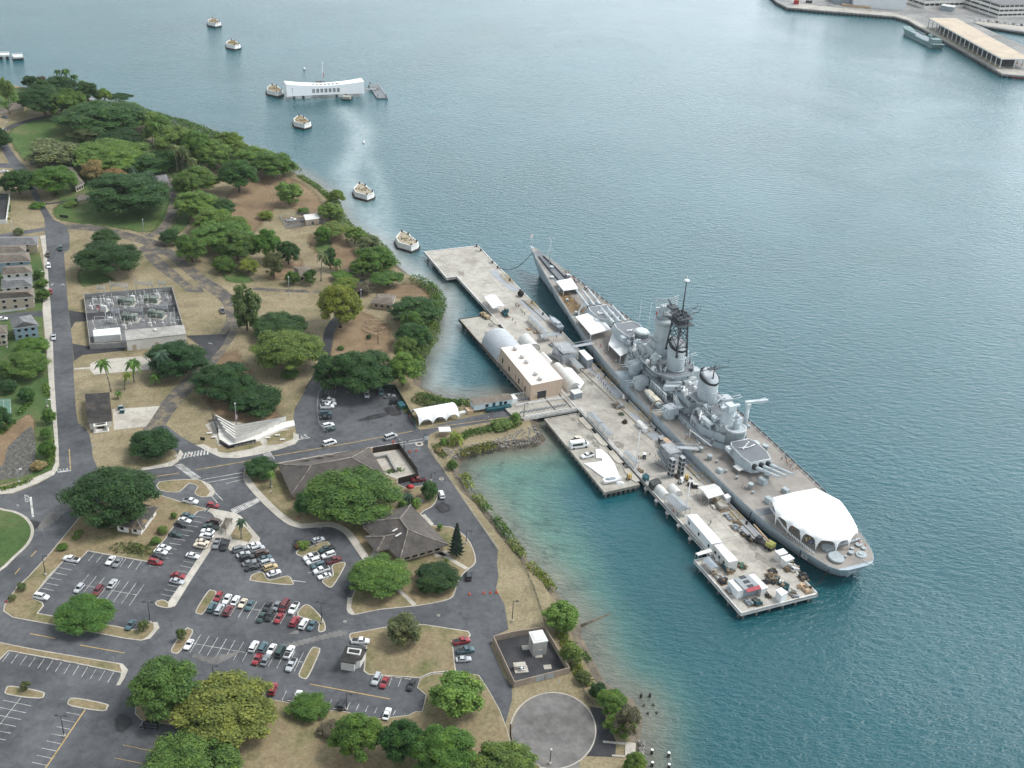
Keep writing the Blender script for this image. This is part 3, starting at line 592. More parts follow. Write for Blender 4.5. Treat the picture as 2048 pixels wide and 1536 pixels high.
# --- second hipped building
o=P3((807,1060),ZL);t=thing('hipped_building','square low building with a grey pyramid like hipped roof and front wing','building',o)
mb=MB();ev=roof([(715,1042),(821,1009),(898,1089),(800,1117)],[(799.5,1037),(816,1059)],[0,0,1,1],5.0,10.2,o,mb)
roof([(728,1073),(753,1103),(795,1092),(768,1060)],[(769,1073),(792,1068)],[0,0,1,1],4.96,7.4,o,mb);mb.build('roof',[M_SHING,M_RIDGE],t)
wl=inset(ccw(ev),1.4);MB().prism(wl,.1,3.1).build('wall',M_TANW,t)
openings(t,wl,[(i,f,1.7,.7,1.7) for i in range(4) for f in (.14,.32,.5,.68,.86)],0)
for x,y in ((791,1060),(797,1070)):
    q=P3((x,y),8.4)-o;MB().box(0,0,0,.5,2.6,.25,-.7).build('roof_vent',M_OFFW,t,(q.x,q.y,q.z))
# --- small white house under the giant tree
o=P3((272,1040),ZL);t=thing('old_house','small white house with leaf strewn dark roof tucked under the giant tree','house',o)
mb=MB();ev=roof([(227,1050),(283.5,1059.5),(317.5,1013),(262,1004)],[(268.5,1030),(283,1016)],[0,0,1,1],5.0,7.6,o,mb,flare=0)
M_LEAFROOF=blend_mat('littered_roof',[(.4,(.06,.058,.056)),(.52,(.09,.08,.07)),(.6,(.2,.15,.09))],.35,rough=.9)
mb.build('roof',[M_LEAFROOF,M_RIDGE],t);wl=inset(ccw(ev),.8);MB().prism(wl,.1,3.1).build('wall',M_WHITEW,t)
openings(t,wl,[(i,f,1.2,1.0,1.1) for i in range(4) for f in (.2,.75)],0);openings(t,wl,[(0,.55,1.0,0.15,2)],0,'door',M_WOOD);openings(t,wl,[(3,.5,1.0,.15,2)],0,'door',M_WOOD)
# --- white block house with dark sloped roof beside the road
o=P3((200,850),ZL);t=thing('block_house','white house with a dark sloping roof and open porch beside the road','house',o)
q=[P3(p,z)-o for p,z in (((171,805),6.6),((220.5,800.5),6.6),((225,842),5.0),((175.5,848),5.0))];back=[q[1]+(q[1]-q[2])*.7,q[0]+(q[0]-q[3])*.7]
for v in back:v.z=5.0-ZL+.0
MB().loft([[q[0],q[1]],[(q[0]+q[3])/2-Vector((0,0,.15)),(q[1]+q[2])/2-Vector((0,0,.15))],[q[3],q[2]]],closed=False,caps=False).loft([[back[1],back[0]],[q[0],q[1]]],closed=False,caps=False).build('roof',M_DKROOF,t)
b4=inset(ccw([(v.x,v.y) for v in (q[3],q[2],*back)]),.6);MB().prism(b4,0,2.85).build('wall',M_WHITEW,t)
d=(q[2]-q[3]).normalized();c=(q[2]+q[3])/2+Vector((-d.y,d.x,0))*-1.0;rz=math.atan2(d.y,d.x)
pm=MB().box(-2.2,0,-2.9,.5,2.4,2.8).box(2.2,0,-2.9,.5,2.4,2.8).box(0,-.9,-.45,3.9,.5,.4).box(0,0,-2.95,5.6,3.0,.2);pm.build('porch',M_WHITEW,t,(c.x,c.y,3.0),rz)
MB().box(0,0,0,2.4,.3,2.1).build('door',M_FENCEB,t,(c.x+d.y*-1.1,c.y+d.x*1.1,.1),rz)
for x,y,s in ((242,819,1.5),(244.5,826,1.3)):
    p=P3((x,y),ZL);tag(MB().box(0,0,.15,s*1.3,s,s).box(0,0,s+.15,s*1.1,s*.8,.12,0,1).box(0,0,.0,s*1.5,s*1.2,.15,0,2).build('equipment_box',[M_TEAL,M_GALV,M_CONC],None,p,.2),f'{"taller" if s > 1.4 else "shorter"} dark utility cabinet on the slab beside the white house','cabinet')
# --- flat roofed white utility building in the car park
o=P3((705,1325),ZL);t=thing('utility_building','white windowless block building with flat black roof in the car park','building',o)
rf=rel(W([(692,1291.5),(735,1298),(723,1318.5),(713,1321),(711,1327.5),(677,1322)],5.6),o);MB().prism(rf,3.3,3.6).build('roof',M_DKROOF,t)
MB().prism(inset(ccw(rf),.5),0,3.3).build('wall',M_WHITEW,t);h=rel(W([(697,1297),(722,1300),(719,1310),(695,1306)],5.7),o);mb=MB();wallring(mb,h,3.6,3.95,.35);mb.build('roof_hatch',M_OFFW,t)
# --- walled pumping enclosure near the shore
o=P3((1062,1310),ZL);t=thing('enclosure_wall','tan block wall round the paved pumping yard near the shore','wall',o)
wp=rel(W([(987,1272),(1025,1263),(1090,1253),(1139,1335),(1029,1363)],4.3),o);mb=MB();wallring(mb,wp,0,2.3,.25);mb.build('wall',M_BRWALL,t)
g=Vector(wp[3])*.55+Vector(wp[4])*.45;dd=Vector(wp[4])-Vector(wp[3]);rz=math.atan2(dd.y,dd.x)
for k in (-1.5,1.5):MB().box(k,0,.15,2.6,.4,1.9).build('gate',M_GALV,t,(g.x,g.y,0),rz)
sheet('yard',[(990,1280),(1026,1272),(1090,1262),(1137,1345),(1030,1368)],M_ASPHD,.06)
o=P3((1080,1306),ZL);t=thing('pump_house','tall grey cubic pump house standing inside the walled yard','building',o)
rf=ccw(rel(W([(1059,1264.5),(1084,1260.5),(1095,1281.5),(1068,1286)],7.4),o));MB().prism(inset(rf,-.2),5.1,5.5).prism(inset(rf,.5),5.5,5.62).build('roof',M_OFFW,t);MB().prism(rf,0,5.1).build('wall',mat('grey_block',(.42,.4,.37),var=.2),t)
openings(t,rf,[(i,.5,1.1,.1,2.1) for i in range(4)],0,'door',M_GALV);mb=MB()
for k in range(3):mb.box(rf[0][0]-.5+k*.1,rf[0][1]+2+k*1.2,2.8,.8,.9,1.1)
mb.build('air_unit',M_GALV,t)
for (x,y),s,l in (((1052,1296),2.4,'pale concrete pad against the pump house wall'),((1077,1312),2.2,'pale concrete pad in front of the pump house door'),((1095,1335),2.3,'square metal hatch lying in the walled yard')):
    p=P3((x,y),ZL);tag(MB().box(0,0,.06,s,s*.8,.2).box(0,0,.26,s*.8,s*.6,.05).build('pad',M_CONC,None,p,.2),l,'pad')
p=P3((1042,1340),ZL);t=thing('pump_skid','white pump skid with tank and pipes in the walled yard','pump',p,.2);MB().box(0,0,0,4,3,.4).box(-.4,.6,1.6,3.6,1.8,.15,0).build('skid_base',M_CONC,t)
MB().cyl((-1.2,.5,1),(1.2,.5,1),.5,n=12).cyl((0,-.6,.4),(0,-.6,1.6),.35,n=10).tube([(-1,-.6,.6),(1,-.6,.6),(1,.5,.9)],.12).build('tank',M_WHITE,t)
# --- substation
o=P3((262,640),ZL);t=thing('substation_wall','grey concrete wall enclosing the electrical substation','wall',o)
wp=rel(W([(167.5,588),(344,573),(366,650),(252,684),(180,688)],4.6),o)
for i in (0,1,3,4):
    mb=MB();wallring(mb,[wp[i],wp[(i+1)%5]],0,2.6,.25,False);mb.build('wall_panel',M_CWALL,t)
sheet('substation_yard',[(170,595),(343,581),(363,655),(250,690),(181,693)],mat('gravel_yard',(.165,.165,.17),var=.4,scale=3),.05)
sheet('substation_road',[(172,627),(353,609),(357,622),(174,641)],M_ASPHD,.07)
o=P3((311,690),ZL);t=thing('control_building','long concrete control building on the edge of the substation','building',o)
rf=ccw(rel(W([(250,661.5),(367.5,650),(371,668),(253,681)],7.0),o));MB().prism(inset(rf,-.15),4.7,5.1).build('roof',mat('stained_roof',(.36,.345,.32),var=.35,scale=.8),t);MB().prism(rf,0,4.7).build('wall',M_WHITEW,t)
openings(t,rf,[(i,f,1.6,.1,2.6) for i in range(4) for f in (.12,.5,.88)],0,'door',M_TANW);p=P3((310,661),7.1)-o;MB().lathe(p.x,p.y,[(.7,5.1),(.7,5.7),(.3,6)],10).build('roof_vent',M_OFFW,t)
o=P3((213,680),ZL);t=thing('white_shed','long white metal shed inside the substation corner','shed',o);rf=ccw(rel(W([(186,660),(239,655),(240.5,668),(187.5,672)],5.2),o))
MB().prism(rf,.3,3.0).build('wall',M_OFFW,t);MB().prism(inset(rf,-.15),3.0,3.25,sc=.96).build('roof',M_WHITE,t);MB().prism(inset(rf,-.3),0,.3).build('plinth',M_CONC,t)
def transformer(x,y,lab):
    p=P3((x,y),ZL);t=thing('transformer',lab,'transformer',p,-.08,'transformers in the substation yard');MB().box(0,0,0,9,5,.25).build('pad',M_CONC,t)
    mb=MB().box(-1.8,0,.25,2.6,2.6,3.0).box(1.9,0,.25,3.2,2.8,2.6)
    for k in range(6):mb.box(-1.8-1.25+k*.5,-1.5,.6,.14,.5,2.2)
    mb.build('tank',mat('pale_green_metal',(.18,.215,.185),var=.25),t);b2=MB()
    for k in range(3):b2.cyl((-2.6+k*.8,0,3.25),(-2.6+k*.8,0,4.3),.16,.1,6)
    b2.build('bushing',M_GALV,t)
transformer(252,609,'green transformer at the middle of the back row in the substation');transformer(301,604,'green transformer at the end of the back row beside the side wall')
transformer(260,640,'green transformer in front of the long control building near the white shed');transformer(312,634,'green transformer in front of the control building near the yard corner')
def gantry(x,y,wd,lab):
    p=P3((x,y),ZL);t=thing('switch_gantry',lab,'gantry',p,-.08,'switch gantries in the substation');b=MB()
    for k in (-1,1):MB().cyl((k*wd/2,0,0),(k*wd/2,0,7.5),.14,n=5).build('post',M_GALV,t)
    for k in range(3):b.cyl((-wd/2,k*.9-.9,5.2),(wd/2,k*.9-.9,5.2),.1,n=5)
    b.cyl((-wd/2,0,6.4),(wd/2,0,6.4),.12,n=5)
    for k in range(5):b.cyl((-wd/2+k*wd/4,-.9,5.2),(-wd/2+k*wd/4,-.9,6.6),.1,n=5)
    b.build('beam',M_GALV,t)
for x,y,wd,l in ((240,592,8,'steel switch gantry at the back wall of the substation, by its middle'),(290,588,8,'steel switch gantry at the back wall of the substation, by its end'),(205,598,3,'narrow steel post pair at the back corner of the substation'),(326,588,3,'narrow steel gantry at the far wall corner of the substation'),
                    (272,641,7,'steel gantry over the transformer by the white shed'),(322,636,7,'steel gantry over the transformer by the yard corner'),(234,646,3,'small steel switch frame near the white shed')):gantry(x,y,wd,l)
for i,(x,y,s) in enumerate(((182,618,1.6),(218,607,2),(266,600,2),(315,596,2),(209,622,2.5),(249,657,1.6),(300,652,1.6),(222,644,2.2))):
    p=P3((x,y),ZL);t=thing('switch_cabinet',f'pale switch cabinet on a pad, {["at the wall by the road gate","behind the back row near the posts","between the two back transformers","at the end of the back row","on the small pad by the inner road","close to the long control building roof","behind the control building end","beside the white shed"][i]}','cabinet',p,-.08);MB().box(0,0,0,s*1.4,s,.2).build('pad',M_CONC,t);MB().box(0,0,.2,s*.9,s*.6,s).cyl((0,0,s),(.1,0,s+1.6),.12,n=5).build('cabinet',M_OFFW,t)
gb=MB();rs_=random.Random(6)
for i in range(120):
    u,v=rs_.random(),rs_.choice((.05,.1,.2,.26,.34,.62,.7,.78,.84));q=P3((176+170*u+14*v,600-13*u+58*v+20*v*v),ZL);hh=rs_.uniform(1,4.5);gb.cyl((q.x,q.y,ZL),(q.x,q.y,ZL+hh),.1,n=4)
    if i%3==0:gb.box(q.x,q.y,ZL,.9,.7,hh*.5)
    if i%4==0:gb.cyl((q.x,q.y,ZL+hh),(q.x+rs_.uniform(2,5),q.y+.4,ZL+hh),.07,n=4)
struct(gb.build('switchgear',M_OFFW),kind='stuff')
p=P3((196,620),ZL);tag(MB().box(0,0,0,.8,.8,2.2).box(0,0,2.2,1,1,.15,0,1).build('fire_box',[M_RED,M_DARK],None,p),'red box standing by the inner road of the substation','box')
# --- houses by the road
def house(eave,ridge,mp,ze,zr,rm,wm_,lab,wins=True,name='house',z0=ZL,grp=None,ins=.6):
    o=P3((sum(p[0] for p in eave)/4,sum(p[1] for p in eave)/4),ze);o=Vector((o.x,o.y,z0));t=thing(name,lab,'house' if 'house' in name else 'shed',o,0,grp);mb=MB()
    ev=roof(eave,ridge,mp,ze,zr,o,mb,flare=0,caps=False);mb.build('roof',[rm,M_OFFW],t);wl=inset(ccw(ev),ins);MB().prism(wl,0,ze-z0-.05).build('wall',wm_,t)
    if wins:openings(t,wl,[(i,f,1.3,zs,1.3) for i in range(4) for f in (.2,.5,.8) for zs in ((.9,3.7) if ze-z0>4.5 else (.9,))],0)
    return t
hz=[(-30,474,77,472,76,488,-30,492,M_GREYROOF,M_BEIGE,7.0,9.6,'long grey roofed townhouse highest up the road, next to the cross street'),(-30,493,52,489,52,503,-30,508,M_BRNROOF,M_BEIGE,7.2,9.4,'brown roofed townhouse just below the long grey roofed one'),(-30,508,58,504,62,522,-30,527,M_BRNROOF,M_BLUEH,7.4,10,'brown roofed townhouse with a blue side wall, in the middle of the terrace'),
      (3,533,62,529,66,545,3,550,M_BRNROOF,M_WHITEW,7.4,10,'brown roofed townhouse with white walls above the grey roofed one'),(2,558,62,553,66,571,2,577,M_GREYROOF,M_WHITEW,7.2,9.8,'grey roofed townhouse with white walls beside the street trees'),(-12,584,68,576,69,593,-12,599,M_BRNROOF,M_BEIGE,8,11,'brown roofed beige townhouse with a picket fence at the end of the terrace'),]
for a in hz:
    e=[(a[0],a[1]),(a[2],a[3]),(a[4],a[5]),(a[6],a[7])];y=(a[1]+a[7])/2-5
    house(e,[((a[0]+12),y-1),(a[2]-14,y-2.5)],[0,1,1,0],a[10],a[11],a[8],a[9],a[12],grp='townhouses along the road')
house([(19,637),(62,629),(78,650),(25,657)],[(38,634),(48,643)],[0,0,1,1],8,11,M_GREYROOF,M_BLUEH,'pale blue two storey house below the terrace, beside the road')
house([(-25,651),(14,649),(15,668),(-25,672)],[(-12,655),(3,655)],[0,1,1,0],7.5,9.6,M_BRNROOF,M_BEIGE,'brown roofed house cut by the frame, next to the blue house')
house([(-20,216),(10,217),(18,223),(-20,228)],[(-12,216),(2,218)],[0,1,1,0],5,6.6,M_BRNROOF,M_BEIGE,'low carport with brown roof at the edge of the upper lawn',False)
house([(17,207),(44,202),(50,214),(18,220)],[(26,208),(40,206)],[0,1,1,0],5,7.2,M_BRNROOF,M_BEIGE,'brown roofed cottage among palms on the upper lawn',False)
house([(135,334),(146,333),(169,366),(150,374)],[(143,341),(157,360)],[0,0,1,1],5.5,8,M_BRNROOF,M_BEIGE,'brown roofed house behind the bright green tree and pink flowering trees')
house([(152,389),(184,386),(187,395),(155,401)],[(160,389),(178,388)],[0,1,1,0],4.6,5.6,M_BRNROOF,M_BEIGE,'flat brown picnic shelter behind the giant dark tree',False)
house([(309,352),(333,348),(338,364),(312,368)],[(317,355),(328,352)],[0,1,1,0],5.2,7,M_GREYROOF,M_BEIGE,'grey roofed bungalow beside the curving lane')
house([(585,535),(619,532),(624,549),(598,553)],[(596,538),(610,537)],[0,1,1,0],5.2,7.2,M_BRNROOF,M_BEIGE,'brown hip roofed hut half hidden by shrubs')
house([(688,539),(709,537),(714,545),(692,547)],[(694,540),(706,539)],[0,1,1,0],4.8,6,M_BRNROOF,M_BEIGE,'small brown hut behind the acacia and palms',False)
house([(741,604),(756,587),(792,590),(786,610)],[(755,594),(783,596)],[0,0,1,1],5.2,6.6,M_BRNROOF,M_TANW,'brown roofed shed with tan walls beside the mangroves')
p=P3((1,440),ZL);mb=MB();wallring(mb,rel(W([(18,388),(19,392),(12,440),(-20,442)],4),p),0,2.2,.3,False);tag(mb.build('court_wall',M_OFFW,None,p),'white wall round the dark court at the top of the road','wall');sheet('court',[(-30,384),(17,388),(11,440),(-30,445)],M_ASPHD,.03)
# picket fence
o=P3((25,625),ZL);mb=MB();a,b_=P3((0,626),ZL)-o,P3((52,619),ZL)-o;n=26
for i in range(n+1):q=a+(b_-a)*(i/n);mb.box(q.x,q.y,0,.18,.1,1.1)
mb.cyl(a+Vector((0,0,.8)),b_+Vector((0,0,.8)),.07,n=4).cyl(a+Vector((0,0,.3)),b_+Vector((0,0,.3)),.07,n=4);tag(mb.build('picket_fence',M_WHITE,None,o),'white picket fence in front of the beige end townhouse','fence')
# tennis court by the lower edge of the housing
sheet('tennis_court',[(-40,800),(21,797),(24,835),(-40,845)],mat('court_green',(.10,.2,.15),var=.15),.05)
lb=MB();
for a,b_ in (((-30,803),(20,800)),((7,799),(9,836)),((20,799),(22,834)),((-30,822),(8,818))):line(a,b_,.12,lb,.075)
struct(lb.build('court_line',M_WLINE))
# --- fences
def fence(name,pts,h,m,lab,closed=False,gap=3.0,mesh=True,z0=ZL):
    o=P3(pts[0],z0);t=thing(name,lab,'fence',o);w_=rel(W(pts,z0),o);n=len(w_);pn=MB()
    for i in range(n if closed else n-1):
        a=Vector((*w_[i],0));b=Vector((*w_[(i+1)%n],0));k=max(1,int((b-a).length/gap))
        for j in range(k):q=a+(b-a)*(j/k);MB().cyl(q,q+Vector((0,0,h+.1)),.06,n=5).build('post',m,t)
        for zz in ((h,.55*h,.12) if mesh else (h,)):pn.cyl(a+Vector((0,0,zz)),b+Vector((0,0,zz)),.035 if mesh else .09,n=4)
        if mesh:
            kk=int((b-a).length/.55)
            for j in range(kk):q=a+(b-a)*((j+.5)/kk);pn.cyl(q+Vector((0,0,.1)),q+Vector((0,0,h)),.022,n=3)
    pn.build('wire_panel',m,t);return t
fence('wire_fence',[(559.5,436),(637,429),(650,447),(573,459)],2.2,M_GALV,'wire fence round the little pump house near the shore',True)
fence('shore_fence',[(925,955),(960,1010),(1000,1062),(1040,1118),(1068,1180),(1092,1256)],1.5,M_FENCEG,'thin green fence running along the shore above the shallows')
fence('shore_fence',[(1140,1338),(1158,1362),(1176,1404),(1195,1410)],1.5,M_FENCEG,'short green fence between the walled yard and the shore bushes')
t=fence('guard_rail',[(858,895),(890,945),(922,993),(960,1048),(996,1100)],.8,M_GALV,'long pale guard rail along the road above the shallows',mesh=False)
t=fence('lot_fence',[(648,771),(637,790),(634,820),(638,850),(650,868)],1.7,M_GALV,'wire fence along the side of the upper car park by the row of cars')
for pts,l in (([(648,770),(700,773),(790,778)],'dark green screened fence at the back of the upper car park'),([(790,778),(812,815),(830,848)],'dark green screened fence between the upper car park and the planted bank')):
    o=P3(pts[0],ZL);mb=MB();wallring(mb,rel(W(pts,ZL),o),0,2.0,.12,False);t=thing('screen_fence',l,'fence',o);mb.build('fence_panel',M_FENCEG,t)
t=fence('gate_fence',[(829,852),(832,862)],2.4,M_TEAL,'teal gate leaf beside the white tent');fence('gate_fence',[(848,876),(853,888)],2.4,M_TEAL,'teal gate leaf beside the planted bank');fence('barrier_gate',[(812,903),(840,900)],1.0,M_GALV,'low wire gate across the side road by the courtyard')
fence('chain_fence',[(605,552),(640,548),(705,545),(716,552)],1.5,M_GALV,'wire fence in front of the huts by the palms')
# pump house with pickup in the wire fence
o=P3((624,448),ZL);t=thing('pump_hut','small tan pump hut with pale flat roof inside the wire fence','shed',o);rf=ccw(rel(W([(608,430),(636,427.5),(638,436.5),(612,440)],5.2),o));MB().prism(inset(rf,-.3),3.0,3.3).build('roof',M_OFFW,t);MB().prism(rf,0,3.0).build('wall',M_TANW,t);openings(t,rf,[(i,.5,1.2,.1,2) for i in range(4)],0,'door',M_DARK)
sheet('yard',[(562,437),(636,431),(648,447),(575,458)],M_ASPHW,.05)
# bus shelter on the plaza
o=P3((455,1062),ZL);t=thing('shelter','small open shelter with pitched brown roof on the plaza beside the palm','shelter',o);mb=MB();roof([(441,1054),(451,1035),(466,1037),(452,1058)],[(450,1047),(458,1038)],[0,1,1,0],4.7,5.9,o,mb,flare=0,caps=False);mb.build('roof',[M_BRNROOF,M_RIDGE],t)
for x,y in ((443,1066),(452,1070),(452,1048),(464,1050)):
    p=P3((x,y),ZL)-o;MB().cyl((p.x,p.y,0),(p.x,p.y,2.8),.14,n=6).build('post',M_RIDGE,t)
# ticket kiosk on the causeway, gate tent, ticket trailer
o=P3((889,870),ZL);t=thing('kiosk','small open kiosk with a pale flat canopy beside the causeway road','kiosk',o,.2);MB().box(0,0,2.5,4.6,3.6,.15).build('roof',M_OFFW,t);MB().box(0,.6,0,3.4,1.6,1.2).build('counter',M_TANW,t)
for x in (-2,2):
    for y in (-1.5,1.5):MB().cyl((x,y,0),(x,y,2.5),.08,n=5).build('post',M_GALV,t)
# ---- arched white canopy
def arch_tent(lab,pf0,pf1,pb0,zt,narch,name='arched_tent',z0=ZL):
    """barrel canopy: front edge pf0-pf1 and back corner pb0 on the ground, arched openings along the front"""
    A=P3(pf0,z0);B=P3(pf1,z0);D=P3(pb0,z0);L=(B-A).length;ex=(B-A).normalized();ey=Vector((-ex.y,ex.x,0));wd=abs((D-A).dot(ey));rz=math.atan2(ex.y,ex.x)
    t=thing(name,lab,'tent',A,rz);rings=[]
    nx=narch*10
    for i in range(nx+1):
        x=L*i/nx;ph=(i%10)/10;arch=(1-abs(2*ph-1)**2.6) if i%10 else 0
        zf=.3+(zt*.55)*arch;rg=[]
        for j in range(9):
            a=j/8;y=wd*a;z=zt*(.62+.38*math.sin(math.pi*a)**.7)
            if j==0:z=zf
            rg.append((x,y-(.0 if j else .3),max(z,zf)))
        rg.append((x,wd+.2,.3+(zt*.55)*arch));rings.append(rg)
    MB().loft(rings,closed=False,caps=False,smooth=True).build('canopy',M_CLOTH,t)
    for i in range(narch+1):
        for y in (-.25,wd+.15):MB().cyl((L*i/narch,y,0),(L*i/narch,y,zt*.6),.14,n=6).build('post',M_WHITE,t)
    return t
t=arch_tent('long white arched tent at the gate of the causeway',(838,853),(918,838),(826,832),4.6,3)
for i in range(3):MB().box(4.5+i*8,3.5,0,5.5,1.6,.8).build('table',M_OFFW,t)
o=P3((985,812),ZL);A=P3((948,826),ZL);B=P3((1024,814),ZL);rz=math.atan2((B-A).y,(B-A).x);L=(B-A).length;t=thing('ticket_trailer','pale blue trailer office with brown roof and teal deck on the causeway','trailer',A,rz)
MB().box(L/2,2.4,1.0,L,4.6,2.7).build('wall',mat('pale_blue_siding',(.6,.68,.72),var=.08),t);MB().box(L/2,2.4,3.7,L+.6,5.2,.5,ty=.15).build('roof',M_BRNROOF,t);MB().box(L/2+2,-.9,.2,L-6,1.9,1.5).build('deck_skirt',M_TEAL,t);MB().box(L+1.3,2.4,.6,2.4,3.6,2.6).build('annex',M_WHITE,t)
for x in (5.5,L-3):MB().box(x,.05,1.9,1.3,.14,1.2).build('window',M_GLASS,t)
for x in (8.5,11.5):MB().box(x,.05,1.2,1.2,.14,2.2).build('door',M_TEAL,t)
MB().box(-1.6,1.0,.0,2.6,3,1.6,m=0).build('ramp_box',M_TAN,t)
p=P3((803,815),ZL);tag(MB().box(0,0,.1,2.2,3.6,1.5,.5,0,1.1).box(0,0,1.6,2.3,3.9,.2,.5,1).build('dumpster',[M_GREEND,M_TEAL],None,p),'green rubbish skip beside the screened fence of the upper car park','skip')
# --- memorial with white standards
o=P3((470,885),ZL);t=thing('memorial','white marble memorial with a low black granite wall beside the main road','memorial',o)
bw=rel(W([(441,886),(458,897),(513,884.5)],2),o);mb=MB();wallring(mb,bw,0,1.3,.6,False);mb.build('granite_wall',M_GRAN,t)
MB().prism(rel(W([(425,846),(434,839),(470,863),(588,842),(590,852),(568,858),(548,866),(528,874),(513,882),(458,893),(440,884),(436,868)],2.1),o),0,.5).build('terrace',mat('terrace_marble',(.66,.645,.61),var=.1),t)
mb=MB()
for k in range(4):
    p=P3((427+k*2.6,842+k*7.5),ZL)-o;mb.box(p.x,p.y,.3,2.6,.5,2.6,2.0)
mb.build('granite_panel',M_GRAN,t)
mb=MB()
for r in range(5):
    a0,a1=(432+r*5,839+r*7.5),(470+r*.5,860+r*6.3);b1=(572-r*12,842+r*6.0)
    for A_,B_,n in ((a0,a1,44-r*4),(a1,b1,100-r*14)):
        for i in range(n):
            q=P3((A_[0]+(B_[0]-A_[0])*i/n,A_[1]+(B_[1]-A_[1])*i/n),2.5)-o;mb.box(q.x,q.y,.45,.5,.22,2.1,.35)
mb.build('marble_standard',mat('white_marble',(.72,.70,.66),var=.1),t)['kind']='stuff'
a=G(462,897.5,2.3)
text('USS OKLAHOMA BB-37',(468,897.5),(510,888.5),.85,M_OFFW,3.3,'memorial_lettering').parent=t
bpy.data.objects['memorial_lettering'].location=Vector(bw[1]).to_3d()+Vector((2.4,.0,.45));e=bpy.data.objects['memorial_lettering'];d=Vector(bw[2])-Vector(bw[1]);rz=math.atan2(d.y,d.x);e.rotation_euler=(R(90),0,rz);e.location=Vector((bw[1][0],bw[1][1],.3))+Vector((d.x,d.y,0)).normalized()*2+Vector((math.sin(rz),-math.cos(rz),0))*.33
if 'kind' in e:del e['kind']
for x,y,l in ((536,877,'white stone bench at the end of the memorial terrace'),(555,872,'white stone bench beside the planting of the memorial'),(565,880.5,'pale sign plinth in the planting near the kerb'),(419,868,'white stone bench at the corner of the memorial terrace'),(428,876,'white stone bench close to the black granite wall')):
    p=P3((x,y),ZL+.1);tag(MB().box(0,0,.35,1.9,.7,.2,.2).box(-.6,-.1,0,.25,.5,.35,.2).box(.6,.1,0,.25,.5,.35,.2).build('stone_bench',M_WHITEW,None,p),l,'bench')
# timber frame under construction
o=P3((750,650),ZL);t=thing('timber_deck','unfinished deck of timber beams and short posts on the bare soil','frame',o);mb=MB();pm=MB()
for a,b_ in (((725,657),(745,666)),((722,655),(760,672)),((728,646),(777,646)),((730,641),(765,640)),((740,668),(765,666)),((752,660),(770,655)),((724,650),(750,660))):mb.cyl(P3(a,2.9)-o,P3(b_,2.9)-o,.16,n=4)
for x,y in ((731,644),(741,643),(752,642),(762,646),(735,655),(747,657),(758,652),(744,666)):q=P3((x,y),ZL)-o;pm.box(q.x,q.y,0,.35,.35,1.0)
mb.build('beam',M_TAN,t);pm.build('post',M_CONC,t)
# ================================================================== PIER, BARGES AND WHAT STANDS ON THEM
DX=Vector((-.4175,.9087,0));DN=Vector((-.9087,-.4175,0));RZ=math.atan2(DX.y,DX.x)
P0=G(1637,1188,ZP);P0.z=0
def PL(x,y,z=ZP):v=G(x,y,z)-P0;return (v.dot(DX),v.dot(DN))
def PW(x,y,z=ZP):v=P0+DX*x+DN*y;return Vector((v.x,v.y,z))
M_PEACH=mat('peach_wall',(.56,.43,.33),var=.1);M_PINKR=mat('pale_pink_roof',(.74,.66,.61),var=.06)
M_VAULT=mat('grey_vault',(.44,.47,.5),var=.12);M_STRIP=mat('bluegrey_deck_plate',(.33,.35,.38),var=.15)
t=thing('pier','long pale concrete pier lying alongside the battleship','pier',P0,RZ)
out=[(0,0),(302,0),(302,30.2),(267.5,30.4),(267.7,25),(130,23.8),(29,23.2),(29,29.8),(0,29.6)]
MB().prism(out,ZP-.55,ZP).build('deck',M_PIER,t)
eb=MB();wallring(eb,inset(out,.25),ZP-1.1,ZP+.22,.5);eb.build('edge_beam',M_PIERW,t)
MB().prism(inset(out,4.0),-1,ZP-.55).build('dark_underfill',M_PILED,t)  # added dark box: stands in for the shade among inner piles below deck
pl=[(x,24.0 if x<266 else 29.6) for x in range(33,302,8)]+[(x,29.0) for x in range(2,29,6)]+[(.8,y) for y in range(3,29,5)]
pm=MB().cyl((0,0,-1.5),(0,0,ZP-.5),.4,n=8).box(0,0,ZP-1.3,1.1,1.1,.8,0,1);pmesh=pm.mesh('pile',[M_PILE,M_PIERW])
def piles(parent,pts):
    for x,y in pts:
        o=bpy.data.objects.new('pile',pmesh);C.objects.link(o);o.parent=parent;o.location=(x,y,0)
piles(t,pl)
for (a,b),wd in ((((985,541),(1008,565)),4),(((1010,567),(1034,582)),4),(((1045,600),(1089,641)),4.5),(((1108,663),(1118,672)),4),(((1182,735),(1204,756)),4),(((1204,757),(1222,778)),4),(((1222,778),(1240,795)),3.5),(((1262,826),(1290,850)),3.5),(((1300,865),(1318,880)),4),(((1352,905),(1400,950)),4.5),(((1400,950),(1440,985)),4.5),(((1470,1036),(1518,1078)),4)):
    p=PL(*a);q=PL(*b);MB().prism(ribbon([p,q],wd),ZP,ZP+.05).build('deck_plate',M_STRIP,t)
jn=MB()
for x in list(range(8,302,14)):jn.flat([(x,.8),(x+.12,.8),(x+.12,23),(x,23)],ZP+.012)
jn.flat([(30,9.3),(265,9.3),(265,9.45),(30,9.45)],ZP+.014);jn.build('joint',mat('joint_dark',(.2,.19,.17),var=.3),t)
yl=MB()
for a,b in (((1290,800),(1400,905)),((1400,905),(1500,1000)),((1190,770),(1280,855))):yl.flat(ribbon([PL(*a),PL(*b)],.18),ZP+.02)
yl.build('guide_line',mat('worn_orange_line',(.55,.4,.27),var=.2),t)
for a,b in (((1045,600),(1100,650)),((1160,738),(1215,790)),((1215,790),(1290,863)),((1345,905),(1400,962)),((1440,1000),(1520,1085))):MB().prism(ribbon([PL(*a),PL(*b)],.4),ZP+.05,ZP+.45).build('kerb',M_CONC,t)
